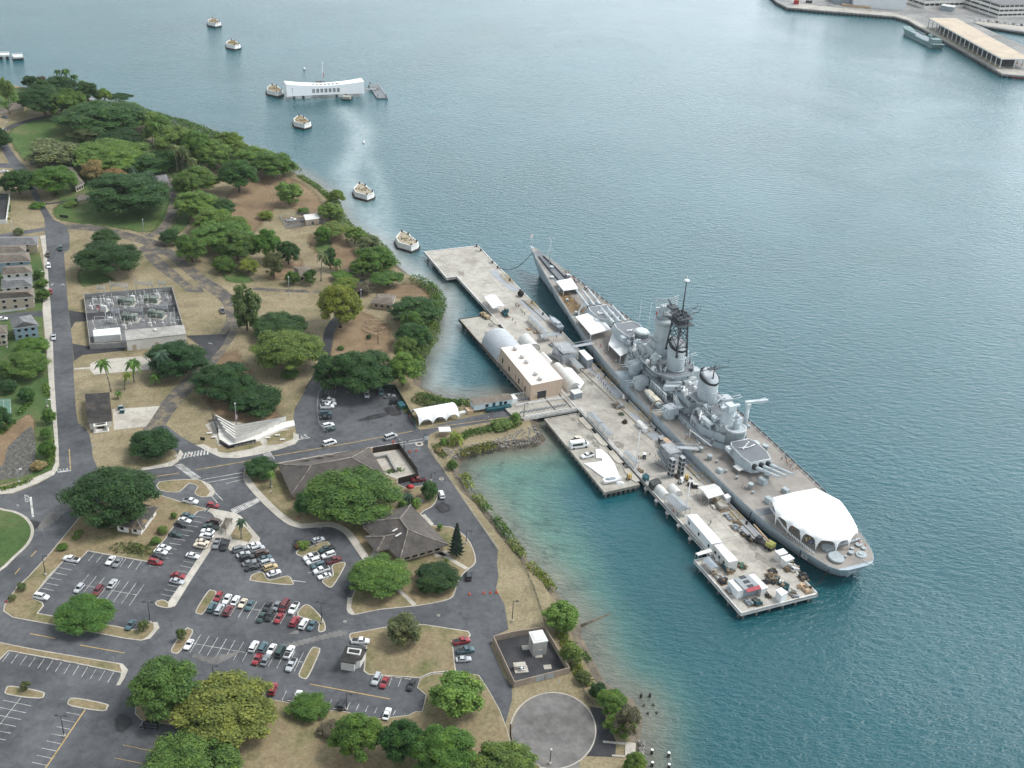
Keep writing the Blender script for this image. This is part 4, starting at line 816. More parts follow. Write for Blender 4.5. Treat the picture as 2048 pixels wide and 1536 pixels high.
# stains on the deck
def pstain(parent,lst,col):
    m_=mat('deck_stain_%d'%int(col*1000),(col,col*.93,col*.82),var=.4,scale=3);b=MB()
    for i,(x,y,r) in enumerate(lst):
        p=PL(x,y);b.flat([(p[0]+r*(1+.35*math.sin(3.1*k+i))*math.cos(k*.524),p[1]+.6*r*(1+.35*math.sin(2.3*k+i*2))*math.sin(k*.524)) for k in range(12)],ZP+.016+i*.0006)
    b.build('stain',m_,parent)
pstain(t,[(955,502,2),(981,526,2),(922,547,3),(1238,890,3),(1180,750,3),(1300,870,3.5),(1505,1093,2.5),(1520,1115,2.5),(1538,1127,2.5),(1180,765,2),(1415,1000,3),(1320,895,2.5)],.26)
# low concrete barges
def barge(pts,lab,wood,pl_):
    t=thing('service_pier',lab,'pier',P0,RZ);MB().prism(pts,ZP-.85,ZP-.1).build('deck',M_BARGE,t);e=MB();wallring(e,inset(pts,.2),ZP-1.0,ZP+.12,.4);e.build('edge_beam',wood,t)
    MB().prism(inset(pts,3.5),-1,ZP-.85).build('dark_underfill',M_PILED,t);piles(t,pl_);return t  # dark box added under the barge deck to give the shade there
M_TIMB=mat('dark_timber',(.06,.05,.042),var=.4)
b1=barge([(133,25.6),(223.4,25.6),(223,40.9),(150,39.8),(149.8,33),(133,33)],'low service pier with dark timber edge carrying the vaulted shed and the peach building',M_TIMB,[(x,39.2) for x in range(152,223,4)]+[(222.3,y) for y in range(27,40,4)])
b2=barge([(75,25.6),(128.9,25.6),(128.7,40),(74.5,40.4)],'low concrete service pier with the white covered boat hull and parked shuttle bus',M_BARGE,[(x,39.3) for x in range(77,128,3)]+[(75.6,y) for y in range(27,40,2)]+[(128,y) for y in range(27,40,3)])
pstain(b2,[(1162,850,2),(1180,875,2),(1192,888,2.2),(1147,838,1.5)],.24);pstain(b1,[(982,650,2.2),(975,667,1.8)],.25)
for parent,xr in ((b1,(160,222)),(b2,(77,128))):
    for k,x in enumerate(range(*xr,13)):MB().prism([(x,24.4),(x+9,24.4),(x+9,26.6),(x+7,27),(x+2,27),(x,26.6)],ZP-.1,ZP+.25).build('fender_block',M_CONC,parent)
# bridge
t=thing('foot_bridge','white railed concrete bridge from the causeway to the pier with benches','bridge',P0,RZ);bo=[(131.5,24.0),(149.5,24.0),(149.5,49),(146,52),(134,51),(131.5,47.5)]
MB().prism(bo,ZP-.8,ZP-.02).build('deck',M_BARGE,t);rb=MB()
for x,a,b_ in ((131.7,24.2,47),(141,26,47),(149.3,40,49)):
    for zz in (.45,1.0):rb.box(x,(a+b_)/2,ZP+zz,.2,b_-a,.16)
    for k in range(int((b_-a)/2.2)+1):rb.box(x,a+k*2.2,ZP,.28,.28,1.15)
rb.build('railing',M_WHITE,t);MB().box(131.6,35.8,ZP-1.0,.5,23.5,.95).build('edge_beam',M_PIERW,t)
piles(t,[(132.2,y) for y in range(27,47,5)])
BEN=MB().box(0,0,.4,1.7,.5,.1).box(0,.22,.5,1.7,.08,.5).box(-.6,0,0,.12,.45,.4).box(.6,0,0,.12,.45,.4).mesh('bench',M_BLUEG)
k=0
for x,nn in ((145.5,11),(136,12)):
    for i in range(nn):
        o=bpy.data.objects.new('bench',BEN);C.objects.link(o);o.location=PW(x,27.5+i*1.75,ZP-.02);o.rotation_euler=(0,0,RZ+R(90)+R(25));tag(o,'blue grey bench in the bridge row beside the peach hall' if x>140 else 'blue grey bench in the bridge row between the rails','bench',f'benches on the bridge {"beside the peach building" if x > 140 else "between the rails"}')
# ---- generic boxes set by their roof corners
def pb(name,lab,cat,roofpx,h,wm_,rm,z0=ZP,over=.15,rise=0,parts=True,group=None):
    """building or container from four roof corners in the photo; rise > 0 makes a gable along its long side"""
    zt=z0+h;pts=ccw([PL(x,y,zt) for x,y in roofpx]);cx=sum(p[0] for p in pts)/4;cy=sum(p[1] for p in pts)/4;o=PW(cx,cy,z0);t=thing(name,lab,cat,o,RZ,group);q=[(x-cx,y-cy) for x,y in pts]
    MB().prism(q,0,h-.02).build('wall',wm_,t);r=inset(q,-over)
    if rise:
        L=[math.dist(r[i],r[(i+1)%4]) for i in range(4)];k=0 if L[0]>=L[1] else 1;a,b,c,d=(r[(k+i)%4] for i in range(4));e=((b[0]+c[0])/2,(b[1]+c[1])/2,h+rise);f=((a[0]+d[0])/2,(a[1]+d[1])/2,h+rise)
        mb=MB();lo=[(*p,h-.02) for p in (a,b,c,d)];mb.add(lo+[e,f],[(0,1,4,5),(2,3,5,4),(1,2,4),(3,0,5),(3,2,1,0)]);mb.build('roof',rm,t)
    else:MB().prism(r,h,h+.16).build('roof',rm,t)
    return t,q
def canopy(name,lab,roofpx,h,m,rise=.5,cat='canopy',z0=ZP,post=M_GALV,group=None):
    zt=z0+h;pts=ccw([PL(x,y,zt) for x,y in roofpx]);cx=sum(p[0] for p in pts)/4;cy=sum(p[1] for p in pts)/4;t=thing(name,lab,cat,PW(cx,cy,z0),RZ,group);q=[(x-cx,y-cy) for x,y in pts]
    L=[math.dist(q[i],q[(i+1)%4]) for i in range(4)];k=0 if L[0]>=L[1] else 1;a,b,c,d=(q[(k+i)%4] for i in range(4));e=((b[0]+c[0])/2,(b[1]+c[1])/2,h+rise);f=((a[0]+d[0])/2,(a[1]+d[1])/2,h+rise)
    MB().add([(*p,h-.04) for p in (a,b,c,d)]+[e,f]+[(*p,h-.16) for p in (a,b,c,d)],[(0,1,4,5),(2,3,5,4),(1,2,4),(3,0,5),(6,7,1,0),(7,8,2,1),(8,9,3,2),(9,6,0,3),(9,8,7,6)]).build('roof',m,t)
    n=max(2,int(max(L)/4.5)+1)
    for i in range(n):
        s=.02+.96*i/(n-1)
        for u,v in ((a,b),(d,c)):MB().cyl((u[0]+(v[0]-u[0])*s,u[1]+(v[1]-u[1])*s,0),(u[0]+(v[0]-u[0])*s,u[1]+(v[1]-u[1])*s,h-.05),.09,n=5).build('post',post,t)
    return t
t,q=pb('peach_building','large peach walled hall with pale pink flat roof and mushroom vents','building',[(1002,696),(1061,688),(1125,758),(1063,771)],7.0,M_PEACH,M_PINKR,over=.1)
c0=Vector(t.location);
for x,y in ((1031,697),(1045,713),(1054,723),(1072,747),(1081,757)):
    p=PL(x,y,ZP+7.8);b=PW(p[0],p[1],0)-c0;l=(b.dot(DX),b.dot(DN));MB().lathe(0,0,[(.7,0),(.7,.8),(1.15,.8),(1.15,1.15),(.5,1.6)],14).build('roof_vent',M_OFFW,t,(l[0],l[1],7.15))
mb=MB();
for i in range(4):
    p=PL(1086+i*4.6,742+i*4.0,ZP+7.1);b=PW(p[0],p[1],0)-c0;mb.box(b.dot(DX),b.dot(DN),7.16,1.3,2.6,.14)
mb.build('skylight',M_WHITE,t)
i0=max(range(4),key=lambda i:(q[i][1]+q[(i+1)%4][1]))  # wall on the inner long side
openings(t,q,[(i0,f,1.1,.9,2.6) for f in (.08,.3,.5,.62,.74,.82)],0)
i1=min(range(4),key=lambda i:(q[i][0]+q[(i+1)%4][0]));openings(t,q,[(i1,.35,4.2,.05,3.4)],0,'door',M_DARK);openings(t,q,[(i1,.18,1.4,.05,2.3)],0,'door',M_TAN)
for k_ in range(5):
    a=Vector(q[i0])*(1-k_/4)+Vector(q[(i0+1)%4])*(k_/4);MB().box(a.x,a.y+.08,0,.7,.16,6.6).build('pilaster',M_PEACH,t)
def vault(name,lab,x0,x1,y0,y1,h,m,z0=ZP,end=M_OFFW,full=True):
    t=thing(name,lab,'shed',PW((x0+x1)/2,(y0+y1)/2,z0),RZ);L=(x1-x0)/2;r=(y1-y0)/2;rings=[]
    for x in (-L,L):rings.append([(x,r*math.cos(math.pi*k/14),h*math.sin(math.pi*k/14)+.02) for k in range(15)])
    MB().loft(rings,closed=False,caps=False,smooth=True).build('vault',m,t)
    for s in (-1,1):MB().prism([(r*.985*math.cos(math.pi*k/14),h*.985*math.sin(math.pi*k/14)) for k in range(15)],-.1,.1).build('end_wall',end,t,(s*(L-.3),0,.02)).rotation_euler=(R(90),0,R(90))
    rb_=MB()
    for k in range(1,int(2*L/3)):
        rb_.tube([(-L+k*3,(r+.03)*math.cos(math.pi*j/14),(h+.03)*math.sin(math.pi*j/14)) for j in range(15)],.05,4)
    rb_.build('rib',m,t);return t
t=vault('vaulted_shed','big grey barrel vaulted shed at the head of the service pier',179.6,197.6,26,39.4,6.4,M_VAULT)
a=PL(1037,680,5);vault('vaulted_shed','small grey barrel shed on the pier beside the peach building roof',184,194.5,17,23.2,3.4,M_OFFW)
vault('vaulted_shed','grey barrel shed on the pier wrapped by a white canopy',145,164,15.6,21.6,4.2,M_OFFW)
canopy('white_awning','white sloping awning leaning on the grey barrel shed',[(1128,735),(1143,736),(1169,765),(1160,778)],2.8,M_CLOTH,.3)
pb('kiosk','small blue grey kiosk with pale roof at the end of the barrel shed','kiosk',[(1141,781),(1158,778),(1165,785),(1149,789)],2.6,M_BLUEG,M_OFFW)
canopy('white_awning','small white pitched awning beside the peach building',[(1080,708),(1088,705),(1105,722),(1098,729)],2.4,M_CLOTH,.8)
canopy('white_tent','white peaked double tent on the pier near the service truck',[(968,594),(991,590),(1009,612),(986,617)],3.0,M_CLOTH,.9,'tent')
for px_,l in (([(1056,633),(1064,630),(1098,664),(1089,668)],'long grey queue canopy near the ship boat, towards the bow'),([(1133,712),(1143,710),(1169,735),(1157,738)],'grey queue canopy beside the forward gangway tower'),([(1175,825),(1186,823),(1206,844),(1196,847)],'grey canopy of the long pair, end closer to the bridge'),([(1197,848),(1207,845),(1227,868),(1216,871)],'grey canopy of the long pair, end away from the bridge'),([(1248,904),(1258,901),(1279,924),(1269,928)],'grey canopy beside the tall white lamp pole'),([(1080,669),(1105,666),(1108,671),(1083,676)],'short grey canopy leading to the forward gangway')):
    canopy('queue_canopy',l,px_,2.6,M_GREYR,.25,group='grey canopies on the pier')
pb('ticket_office','narrow office container with pale flat roof next to the battleship side','container',[(1158,702),(1168,700),(1186,717),(1175,721)],4.2,M_BLUEG,M_WHITE)
pb('tan_roof_container','container with tan roof standing beside the after gangway','container',[(1325,878),(1333,876),(1353,893),(1342,896)],3.4,M_BLUEG,M_TAN)
pb('generator','dark generator set beside the tan roofed container','generator',[(1317,873),(1324,871),(1330,877),(1322,880)],2.2,M_DARK,M_GALV)
pb('shore_box','low white cabinet row beside the hoses to the ship','cabinet',[(1274,842),(1279,840),(1296,856),(1290,859)],1.8,M_WHITE,M_OFFW)
canopy('work_shed','grey canvas work shed at the inner edge of the pier',[(1329,996),(1350,987),(1381,1016),(1361,1023)],3.2,M_GREYR,1.0,'shed')
t=canopy('work_shed','white roofed open work shed beside the battleship side',[(1395,974),(1429,967),(1449,988),(1417,997)],3.4,M_OFFW,.7,'shed')
pb('white_box','white container box behind the white roofed work shed','container',[(1447,991),(1456,988),(1462,994),(1453,997)],2.4,M_WHITE,M_WHITE)
for (x,y),l in (((1315,979),'pale rounded hutch close to the dark canvas bale'),((1326,990),'pale rounded hutch touching the grey work shed'),((1349,985),'pale rounded hutch behind the grey work shed')):
    p=PL(x,y);vault('arched_hutch',l,p[0]-2.5,p[0]+2.5,p[1]-1.9,p[1]+1.9,2.3,M_OFFW)
t,q=pb('long_trailer','long bright white office trailer at the inner edge of the pier','trailer',[(1375,1031),(1393,1029),(1443,1084),(1424,1088)],3.8,M_WHITE,M_WHITE);i0=max(range(4),key=lambda i:(q[i][1]+q[(i+1)%4][1]));openings(t,q,[(i0,f,1.0,1.2,1.3) for f in (.1,.5,.9)],0)
t,q=pb('office_trailer','shorter grey white trailer behind the long bright one','trailer',[(1429,1091),(1444,1088),(1476,1121),(1458,1125)],3.8,M_OFFW,M_OFFW);i0=max(range(4),key=lambda i:(q[i][1]+q[(i+1)%4][1]));openings(t,q,[(i0,f,1.0,1.2,1.2) for f in (.12,.4,.7)],0)
canopy('awning','pale flat awning at the notch of the pier edge',[(1391,1106),(1420,1096),(1425,1103),(1396,1111)],2.8,M_OFFW,.1)
canopy('awning','dark grey canopy over bicycles near the pier edge',[(1405,1119),(1420,1114),(1437,1133),(1424,1138)],2.4,M_BLUEG,.3)
pb('white_container','white container along the inner side of the workshop','container',[(1457,1162),(1468,1159),(1489,1180),(1476,1183)],3.0,M_WHITE,M_OFFW)
t,q=pb('workshop','grey roofed workshop between two white containers with a red end canopy','workshop',[(1469,1158),(1497,1151),(1518,1171),(1490,1180)],3.4,M_BLUEG,M_GREYR)
MB().prism(inset([PL(x,y,ZP+3.4) for x,y in ((1490,1180),(1518,1171),(1523,1178),(1496,1186))],0),0,.15).build('red_canopy',mat('dull_red',(.36,.07,.085),var=.15),t,(0,0,0));e=bpy.data.objects['red_canopy'];e.location=Vector((0,0,0));inv=Vector(t.location);lc=PW(0,0,0)-inv;e.location=(lc.dot(DX),lc.dot(DN),3.5)
for k_ in range(3):MB().box(-2.2+k_*2.4,0,3.56,1.5,2.2,.08).build('skylight',M_GLASS,t)
pb('white_container','white container along the outer side of the workshop','container',[(1499,1151),(1508,1149),(1535,1175),(1523,1179)],3.0,M_OFFW,M_WHITE)
pb('white_container','white cube container closer to the crane truck','container',[(1551,1103),(1566,1097.5),(1575,1106),(1560,1111)],3.0,M_OFFW,M_WHITE)
pb('white_container','white cube container beside the rusty pile, away from the crane truck','container',[(1562,1115),(1579,1109.5),(1588,1117),(1572,1123)],3.0,M_OFFW,M_WHITE)
pb('white_container','white cube container at the end of the pier by the corner','container',[(1553,1180.5),(1562,1176),(1575,1185),(1563,1191.5)],3.2,M_WHITE,M_WHITE)
pb('green_container','teal box at the inner rail behind the dark canvas bale','container',[(1285,951),(1292,947),(1299,953),(1292,958)],1.8,M_TEAL,M_TEAL)
pb('canvas_bale','dark canvas covered bale beside the inner rail','bale',[(1298,962),(1314,956),(1323,965),(1306,971)],2.6,mat('dark_canvas',(.055,.06,.06),var=.25),mat('dark_canvas',(.05,)*3),rise=.4)
# clutter
rc=random.Random(4)
def crate(x,y,sx,sy,h,m,lab,cat='crate',name=None,rz=0):
    p=PL(x,y);b=MB().box(0,0,.12,sx*.7,sy*.75,h*.55,rc.uniform(-.2,.2),0,.9,.85).box(0,0,0,sx*1.05,sy*1.05,.12,0,1)
    for k in range(7):b.box(rc.uniform(-.42,.42)*sx,rc.uniform(-.4,.4)*sy,.12+(h*.45 if k>4 else 0),sx*rc.uniform(.15,.45),sy*rc.uniform(.15,.5),h*rc.uniform(.3,.6),rc.uniform(0,3),k%3==2,.9,.85)
    b.cyl((-sx*.3,-sy*.3,h*.7),(sx*rc.uniform(0,.45),sy*rc.uniform(-.2,.4),h*.8),.12,n=6,m=1)
    tag(b.build(name or cat.replace(' ','_'),[m,M_WOOD],None,PW(p[0],p[1],ZP),RZ+rz),lab,cat)
for a in ((1539,1152,3,2.6,1.2,M_WOOD,'brown crate stack between the workshop and the rusty scrap'),(1549,1157,3.4,3,1.6,M_WOOD,'taller brown crate stack beside the teal bales'),(1544,1144,3,2.6,1.4,M_DARK,'dark scrap bin above the crate stacks','bin'),(1555,1163,4,2.4,1.5,M_TEAL,'teal covered bale close to the crates','bale'),(1564,1168,4.5,2,1.3,M_OFFW,'pale covered bale between the two teal ones','bale'),(1568,1174,5,2.4,1.5,M_TEAL,'teal covered bale beside the white cube at the end','bale'),
          (1585,1136,5,3.2,2,M_OFFW,'heaped pale bundle by the outer edge, near the pipes','bundle'),(1574,1140,2.6,2,1.4,M_WOOD,'rusty box beside the pale bundle'),(1606,1157,3.2,3,1.6,M_DARK,'dark tank box at the outer edge near the corner','tank'),(1610,1178,5,3,1.4,M_TAN,'tan machinery box near the corner of the pier','box'),(1585,1189,5,2.2,1.5,M_GALV,'grey metal rack beside the white cube at the pier end','rack'),(1513,1205,4,2.6,1.5,M_TEAL,'teal jet ski trailer load at the end rail','trailer'),(1498,1207,3.4,2.6,1.4,M_BLUEG,'blue grey crate at the end rail near the corner'),
          (1445,1165,3,3,1.6,M_DARK,'dark machine at the inner edge by the workshop','machine'),(1437,1156,3,2.4,1.2,M_GALV,'grey machine heap next to the inner edge','machine'),(1427,1147,2.2,2,1,M_BRWALL,'small tan pallet by the inner edge','pallet'),(1452,1138,6,2.4,1.8,M_TEAL,'row of teal lockers under the shorter trailer','locker'),(1436,1116,3.4,2.6,1.9,M_WHITE,'white freezer box beside the shorter trailer','box'),(1483,1134,3.4,2.2,1.3,M_GREEND,'green flat cart beside the shorter trailer','cart'),(1463,1183,2.4,3.4,1.4,M_GALV,'grey gas bottle rack beside the white container','rack'),(1534,1190,4,1.6,.9,M_BLACK,'black pipes lying near the end rail','pipe stack'),(1532,1166,2,8,1.5,M_DARK,'dark scrap heap along the outer container','scrap heap'),
          (1458,1036,4,2.2,.9,M_BLUEG,'grey sheet stack by the deck plates near the white shed','sheet stack'),(1475,1047,3,2.6,1.2,M_WOOD,'brown clutter pile by the deck plates','pile'),(1480,1062,3,2,1.2,M_GALV,'grey fittings pile beside the blue tarp','pile'),(1488,1071,3,2,1.1,M_DARK,'dark fittings pile below the blue tarp','pile'),(1500,1080,3,2.2,1.2,M_BLACK,'black tyres heap by the deck plates','heap'),(1514,1084,2.2,2,1,M_DARK,'dark bin next to the crane truck','bin'),(1471,1056,4,3,1.2,M_BLUEG,'pale blue tarp over a low heap','tarp'),
          (1443,1012,7,5,2.2,M_BARGE,'flat tan roofed store below the white container box','store'),(1428,1015,3,1.6,1,M_OFFW,'pale table by the red hose line','table'),(1279,942,3,2,1,M_WOOD,'small pallet at the inner rail below the lamp pole','pallet'),(1355,955,2.4,1.8,1.2,M_DARK,'dark skip beside the white forklift','skip'),(1249,846,1.8,1.8,1.6,M_BLACK,'black generator box alone on the deck','generator'),(1242,829,2.2,2,1.2,M_GREEND,'green machine near the yellow frames','machine'),(1248,797,2.6,2,1.6,M_WHITE,'white and teal utility cart near the ship','cart'),(1236,812,5,4,1.8,M_GALV,'heap of grey ship fittings on the deck','heap'),(1010,630,6.5,2.6,2.6,M_TEAL,'teal topped generator truck by the white tent','truck'),(1103,692,3,1.4,1.4,M_BLUEG,'blue grey cart by the foot of the forward gangway','cart'),(1058,659,2.2,2.2,.8,M_TAN,'tan wooden table near the grey canopy, closer to the tower','table'),(1071,665,2.2,2.2,.8,M_TAN,'tan wooden table near the barrel shed','table')):
    crate(*a[:7],cat=a[7] if len(a)>7 else 'crate')
def frame(x,y,sx,sy,lab):
    p=PL(x,y);b=MB()
    for zz in (.6,1.1):b.tube([(-sx/2,-sy/2,zz),(sx/2,-sy/2,zz),(sx/2,sy/2,zz),(-sx/2,sy/2,zz),(-sx/2,-sy/2,zz)],.07,4)
    for i in (-1,0,1):
        for j in (-1,1):b.cyl((i*sx/2,j*sy/2,0),(i*sx/2,j*sy/2,1.1),.07,n=4)
    tag(b.build('safety_barrier',M_YEL,None,PW(p[0],p[1],ZP),RZ),lab,'railing','yellow guard frames on the pier')
for x,y,sx,sy,l in ((1010,555,5,3,'yellow guard frame close to the far end of the pier'),(1018,563,4,3,'yellow guard frame beside the blue grey plates at the far end'),(1060,608,5,3,'yellow guard frame at the far pair by the black ball fender'),(1067,614,6,3,'yellow guard frame below the black ball fender'),(1194,738,5,4,'yellow guard frame just below the office container'),(1210,752,8,3.5,'long yellow guard frame near the ship waterline ladder'),(1226,768,4,3.5,'yellow guard frame at the bend of the deck plates'),(1272,820,7,4,'yellow guard frame with a red board'),(1290,838,5,3,'yellow guard frame beside the white cabinet row'),(1392,942,6,4,'yellow guard frame below the after gangway'),(1415,965,5,3,'yellow guard frame next to the white roofed shed'),(1472,1034,4,3,'yellow guard frame opposite the white tent of the stern')):frame(x,y,sx,sy,l)
# bollards
BOL=MB().lathe(0,0,[(.45,0),(.35,.3),(.35,.8),(.55,.9),(.5,1.1)],10).mesh('bollard',M_BLACK)
for i,x in enumerate((301,295,279,272,256,243,229,216,196,176,152,131,107,84,60,41,26,13,3)):
    o=bpy.data.objects.new('bollard',BOL);C.objects.link(o);o.location=PW(x,1.3,ZP);tag(o,'small black mooring bollard on the outer edge of the pier','bollard','black bollards along the pier edge')
p=PL(1045,592);tag(MB().lathe(0,0,[(.2,0),(1.3,.5),(1.7,1.5),(1.3,2.5),(.3,3.0)],14).cyl((0,0,2.9),(0,0,3.4),.3,n=8).build('ball_fender',M_BLACK,None,PW(p[0],p[1]+1,ZP)),'big black ball shaped fender standing on the pier edge','fender')
# railing by the second barge
t=thing('white_railing','white railing along the pier edge above the service pier','railing',PW(102,23.0,ZP),RZ);mb=MB()
for zz in (.5,1.1):mb.box(0,0,zz,58,.12,.14)
mb.build('rail',M_WHITE,t);[MB().box(-29+k_*2.4,0,0,.14,.14,1.15).build('post',M_WHITE,t) for k_ in range(25)]
for x,y,h,l in ((1271,935,17,'tall white lamp pole standing beside the grey canopy on the pier'),(1370,1032,16,'tall white lamp pole between the grey shed and the long trailer')):
    p=PL(x,y);t=thing('lamp_pole',l,'lamp',PW(p[0],p[1],ZP),RZ);MB().cyl((0,0,0),(0,0,h),.22,.12,8).box(0,0,0,.8,.8,.6).build('pole',M_WHITE,t);MB().box(0,0,h,1.6,.4,.3).build('lamp_head',M_DARK,t)
# boat hull cover and white boat on the service pier
t=thing('hull_cover','white sheeted flat boat hull cut out lying on the service pier','cover',P0,RZ);MB().prism([PL(x,y) for x,y in [(1191,900),(1203,899.5),(1218,913),(1229,929),(1240,956),(1211,959),(1196,948),(1183,938),(1168,928),(1190,926),(1204,923),(1204,918),(1192,917)]],ZP-.08,ZP+.35).build('sheet',M_CLOTH,t)
a=PL(1207,967);b=PL(1243,960);A=PW(*a,ZP-.1);B=PW(*b,ZP-.1);dd=B-A;L=dd.length
def hull(L,bm,h,sheer=.3,n=10):
    rg=[]
    for i in range(n+1):
        u=i/n;wv=bm/2*min(1,(1-abs(2*u-.85)**2.4) if u>.42 else .82+.18*u/.42);wv=max(wv,.04);z=h*(1+sheer*max(0,u-.3)**2)
        rg.append([(-L/2+L*u,wv,z),(-L/2+L*u,wv*.7,h*.3),(-L/2+L*u*(.97),0,0),(-L/2+L*u,-wv*.7,h*.3),(-L/2+L*u,-wv,z)])
    return MB().loft(rg,closed=True,caps=True,smooth=False)
t=thing('white_boat','white open boat propped beside the hull cover on the service pier','boat',(A+B)/2,math.atan2(dd.y,dd.x));hull(L,2.8,1.5).build('hull',M_WHITE,t);MB().box(-.5,0,1.5,L*.4,1.5,.25).box(-L*.3,.1,1.55,1,1,.4).build('deck_gear',M_BLUEG,t)
p=PL(1240,968);tag(MB().box(0,0,0,3,1.4,.8,0,0,.8,.7).box(0,0,.8,1.5,.6,.3).build('covered_dinghy',M_WHITE,None,PW(p[0],p[1],ZP-.1),RZ+1.2),'small white covered dinghy beside the white boat','dinghy')
p=PL(1110,652);t=thing('ship_boat','grey open motor boat standing on the pier edge near the queue canopy','boat',PW(p[0],p[1],ZP+.5),RZ);hull(13,3.6,2).build('hull',M_BLUEG,t);MB().box(0,0,2,7,2,.2).box(-3,0,2,2,2,.9).build('deck_gear',M_VAULT,t)
# ---- gangways
def lattice(mb,a,b,w_,h,m=0):
    a=Vector(a);b=Vector(b);d=(b-a);L=d.length;u=d.normalized();s=Vector((-u.y,u.x,0)).normalized()*w_/2;n=max(3,int(L/2.2))
    for q in (s,-s):
        for zz in (0,h):mb.cyl(a+q+Vector((0,0,zz)),b+q+Vector((0,0,zz)),.1,n=4,m=m)
        for i in range(n):mb.cyl(a+q+u*(L*i/n),a+q+u*(L*(i+1)/n)+Vector((0,0,h)),.06,n=3,m=m);mb.cyl(a+q+u*(L*i/n),a+q+u*(L*i/n)+Vector((0,0,h)),.06,n=3,m=m)
    e=Vector((0,0,.06));mb.add([a+s+e,b+s+e,b-s+e,a-s+e],[(0,1,2,3)],m)
def tower(x0,x1,y0,y1,levels,lab,stairs,deckpt,sheet_):
    t=thing('gangway',lab,'gangway',PW(0,0,0),RZ);mb=MB();H=ZP+levels*2.6
    for x in (x0,(x0+x1)/2,x1):
        for y in (y0,y1):mb.cyl((x,y,ZP),(x,y,H+1.1),.12,n=5)
    for k in range(levels+1):
        z=ZP+k*2.6
        if k:mb.box((x0+x1)/2,(y0+y1)/2,z-.1,x1-x0,y1-y0,.12)
        for zz in (.55,1.1):mb.tube([(x0,y0,z+zz),(x1,y0,z+zz),(x1,y1,z+zz),(x0,y1,z+zz),(x0,y0,z+zz)],.05,4)
        if k<levels:mb.cyl((x0,y1,z),(x1,y1,z+2.6),.07,n=4);mb.cyl((x0,y0,z),(x0,y1,z+2.6),.07,n=4)
    mb.build('tower',M_GALV,t);sm_=MB()
    for k in range(len(stairs)-1):
        a=Vector(stairs[k]);b=Vector(stairs[k+1]);lattice(sm_,a,b,1.6,1.0)
        for i in range(9):q=a+(b-a)*((i+.5)/9);sm_.box(q.x,q.y,q.z,.5,1.5,.06)
    sm_.build('stair',M_GALV,t);bm_=MB();lattice(bm_,(x0+(x1-x0)*.5,y0,H-.1),deckpt,2.0,1.2);bm_.build('bridge',M_VAULT,t)
    if sheet_:MB().box((x0+x1)/2,y1+.1,ZP,x1-x0,.12,4.4).box(x0-.1,(y0+y1)/2,ZP,.12,y1-y0,4.4).build('cladding',M_VAULT,t)
    return t
# ship side positions are converted to pier coordinates below, after the ship frame is known
# ================================================================== THE BATTLESHIP
bw_=G(1064,494,11);SC0=Vector((bw_.x,bw_.y,0))-DX*135.2+DN*0.9
def SL(x,y,z):v=G(x,y,z)-SC0;return (v.dot(DX),v.dot(DN))
def SW(x,y,z):v=SC0+DX*x+DN*y;return Vector((v.x,v.y,z))
def s2p(x,y):v=SW(x,y,0)-P0;return (v.dot(DX),v.dot(DN))
def shipmat(name,col,streak=.35):
    m,t,b=nodes(name);g=N(t,'ShaderNodeNewGeometry');mp=N(t,'ShaderNodeMapping');mp.inputs['Scale'].default_value=(1,1,.08);t.links.new(g.outputs['Position'],mp.inputs[0])
    n=N(t,'ShaderNodeTexNoise');n.inputs['Scale'].default_value=.7;n.inputs['Detail'].default_value=6;n.inputs['Roughness'].default_value=.7;t.links.new(mp.outputs[0],n.inputs[0])
    n2=noise(t,.12,4,'World');n3=noise(t,.9,5,'World',.7)
    r=ramp(t,n.outputs[0],[(.3,(1-streak*.5,)*3),(.5,(1,1,1)),(.7,(1.08,1.08,1.08))]);r2=ramp(t,n2.outputs[0],[(.35,(.9,.92,.95)),(.65,(1.06,1.05,1.03))])
    c=mixc(t,tuple(col),r.outputs[0],1.,'MULTIPLY');c=mixc(t,c,r2.outputs[0],1.,'MULTIPLY')
    rs=ramp(t,n3.outputs[0],[(.66,(0,0,0)),(.76,(1,1,1))]);rm=N(t,'ShaderNodeMath',operation='MULTIPLY');rm.inputs[1].default_value=streak*.9;t.links.new(rs.outputs[0],rm.inputs[0])
    c=mixc(t,c,(.26,.155,.08),rm.outputs[0]);t.links.new(c,b.inputs['Base Color']);b.inputs['Roughness'].default_value=.55;return m
M_HAZE=shipmat('haze_grey',(.37,.42,.44),.5);M_HULL=shipmat('hull_grey',(.36,.42,.46),.35);M_DKGREY=shipmat('deck_grey',(.15,.16,.175),.12);M_LGREY=shipmat('pale_grey',(.5,.55,.57),.3)
M_SBLACK=mat('stack_black',(.03,.035,.04),var=.25)
m,t,b=nodes('teak_deck');g=N(t,'ShaderNodeTexCoord');wv=N(t,'ShaderNodeTexWave',wave_type='BANDS',bands_direction='Y');wv.inputs['Scale'].default_value=1.1;wv.inputs['Distortion'].default_value=.6;wv.inputs['Detail'].default_value=3
t.links.new(g.outputs['Object'],wv.inputs[0]);r=ramp(t,wv.outputs[0],[(.0,(.2,.187,.175)),(.25,(.3,.283,.265)),(1,(.335,.317,.297))]);n=noise(t,.1,5,'World');r2=ramp(t,n.outputs[0],[(.35,(.72,.7,.68)),(.6,(1.08,1.05,1.02))])
t.links.new(mixc(t,r.outputs[0],r2.outputs[0],1.,'MULTIPLY'),b.inputs['Base Color']);b.inputs['Roughness'].default_value=.8;M_TEAK=m
BS=thing('battleship','huge grey battleship moored along the pier with white tents on its deck','ship',SC0,RZ)
itp=lambda x,xs,ys:float(np.interp(x,xs,ys))
DXS=[-136.6,-135.6,-132.6,-127,-118,-105,-90,-60,-10,20,40,57,70,88,106,120,130,134.8]
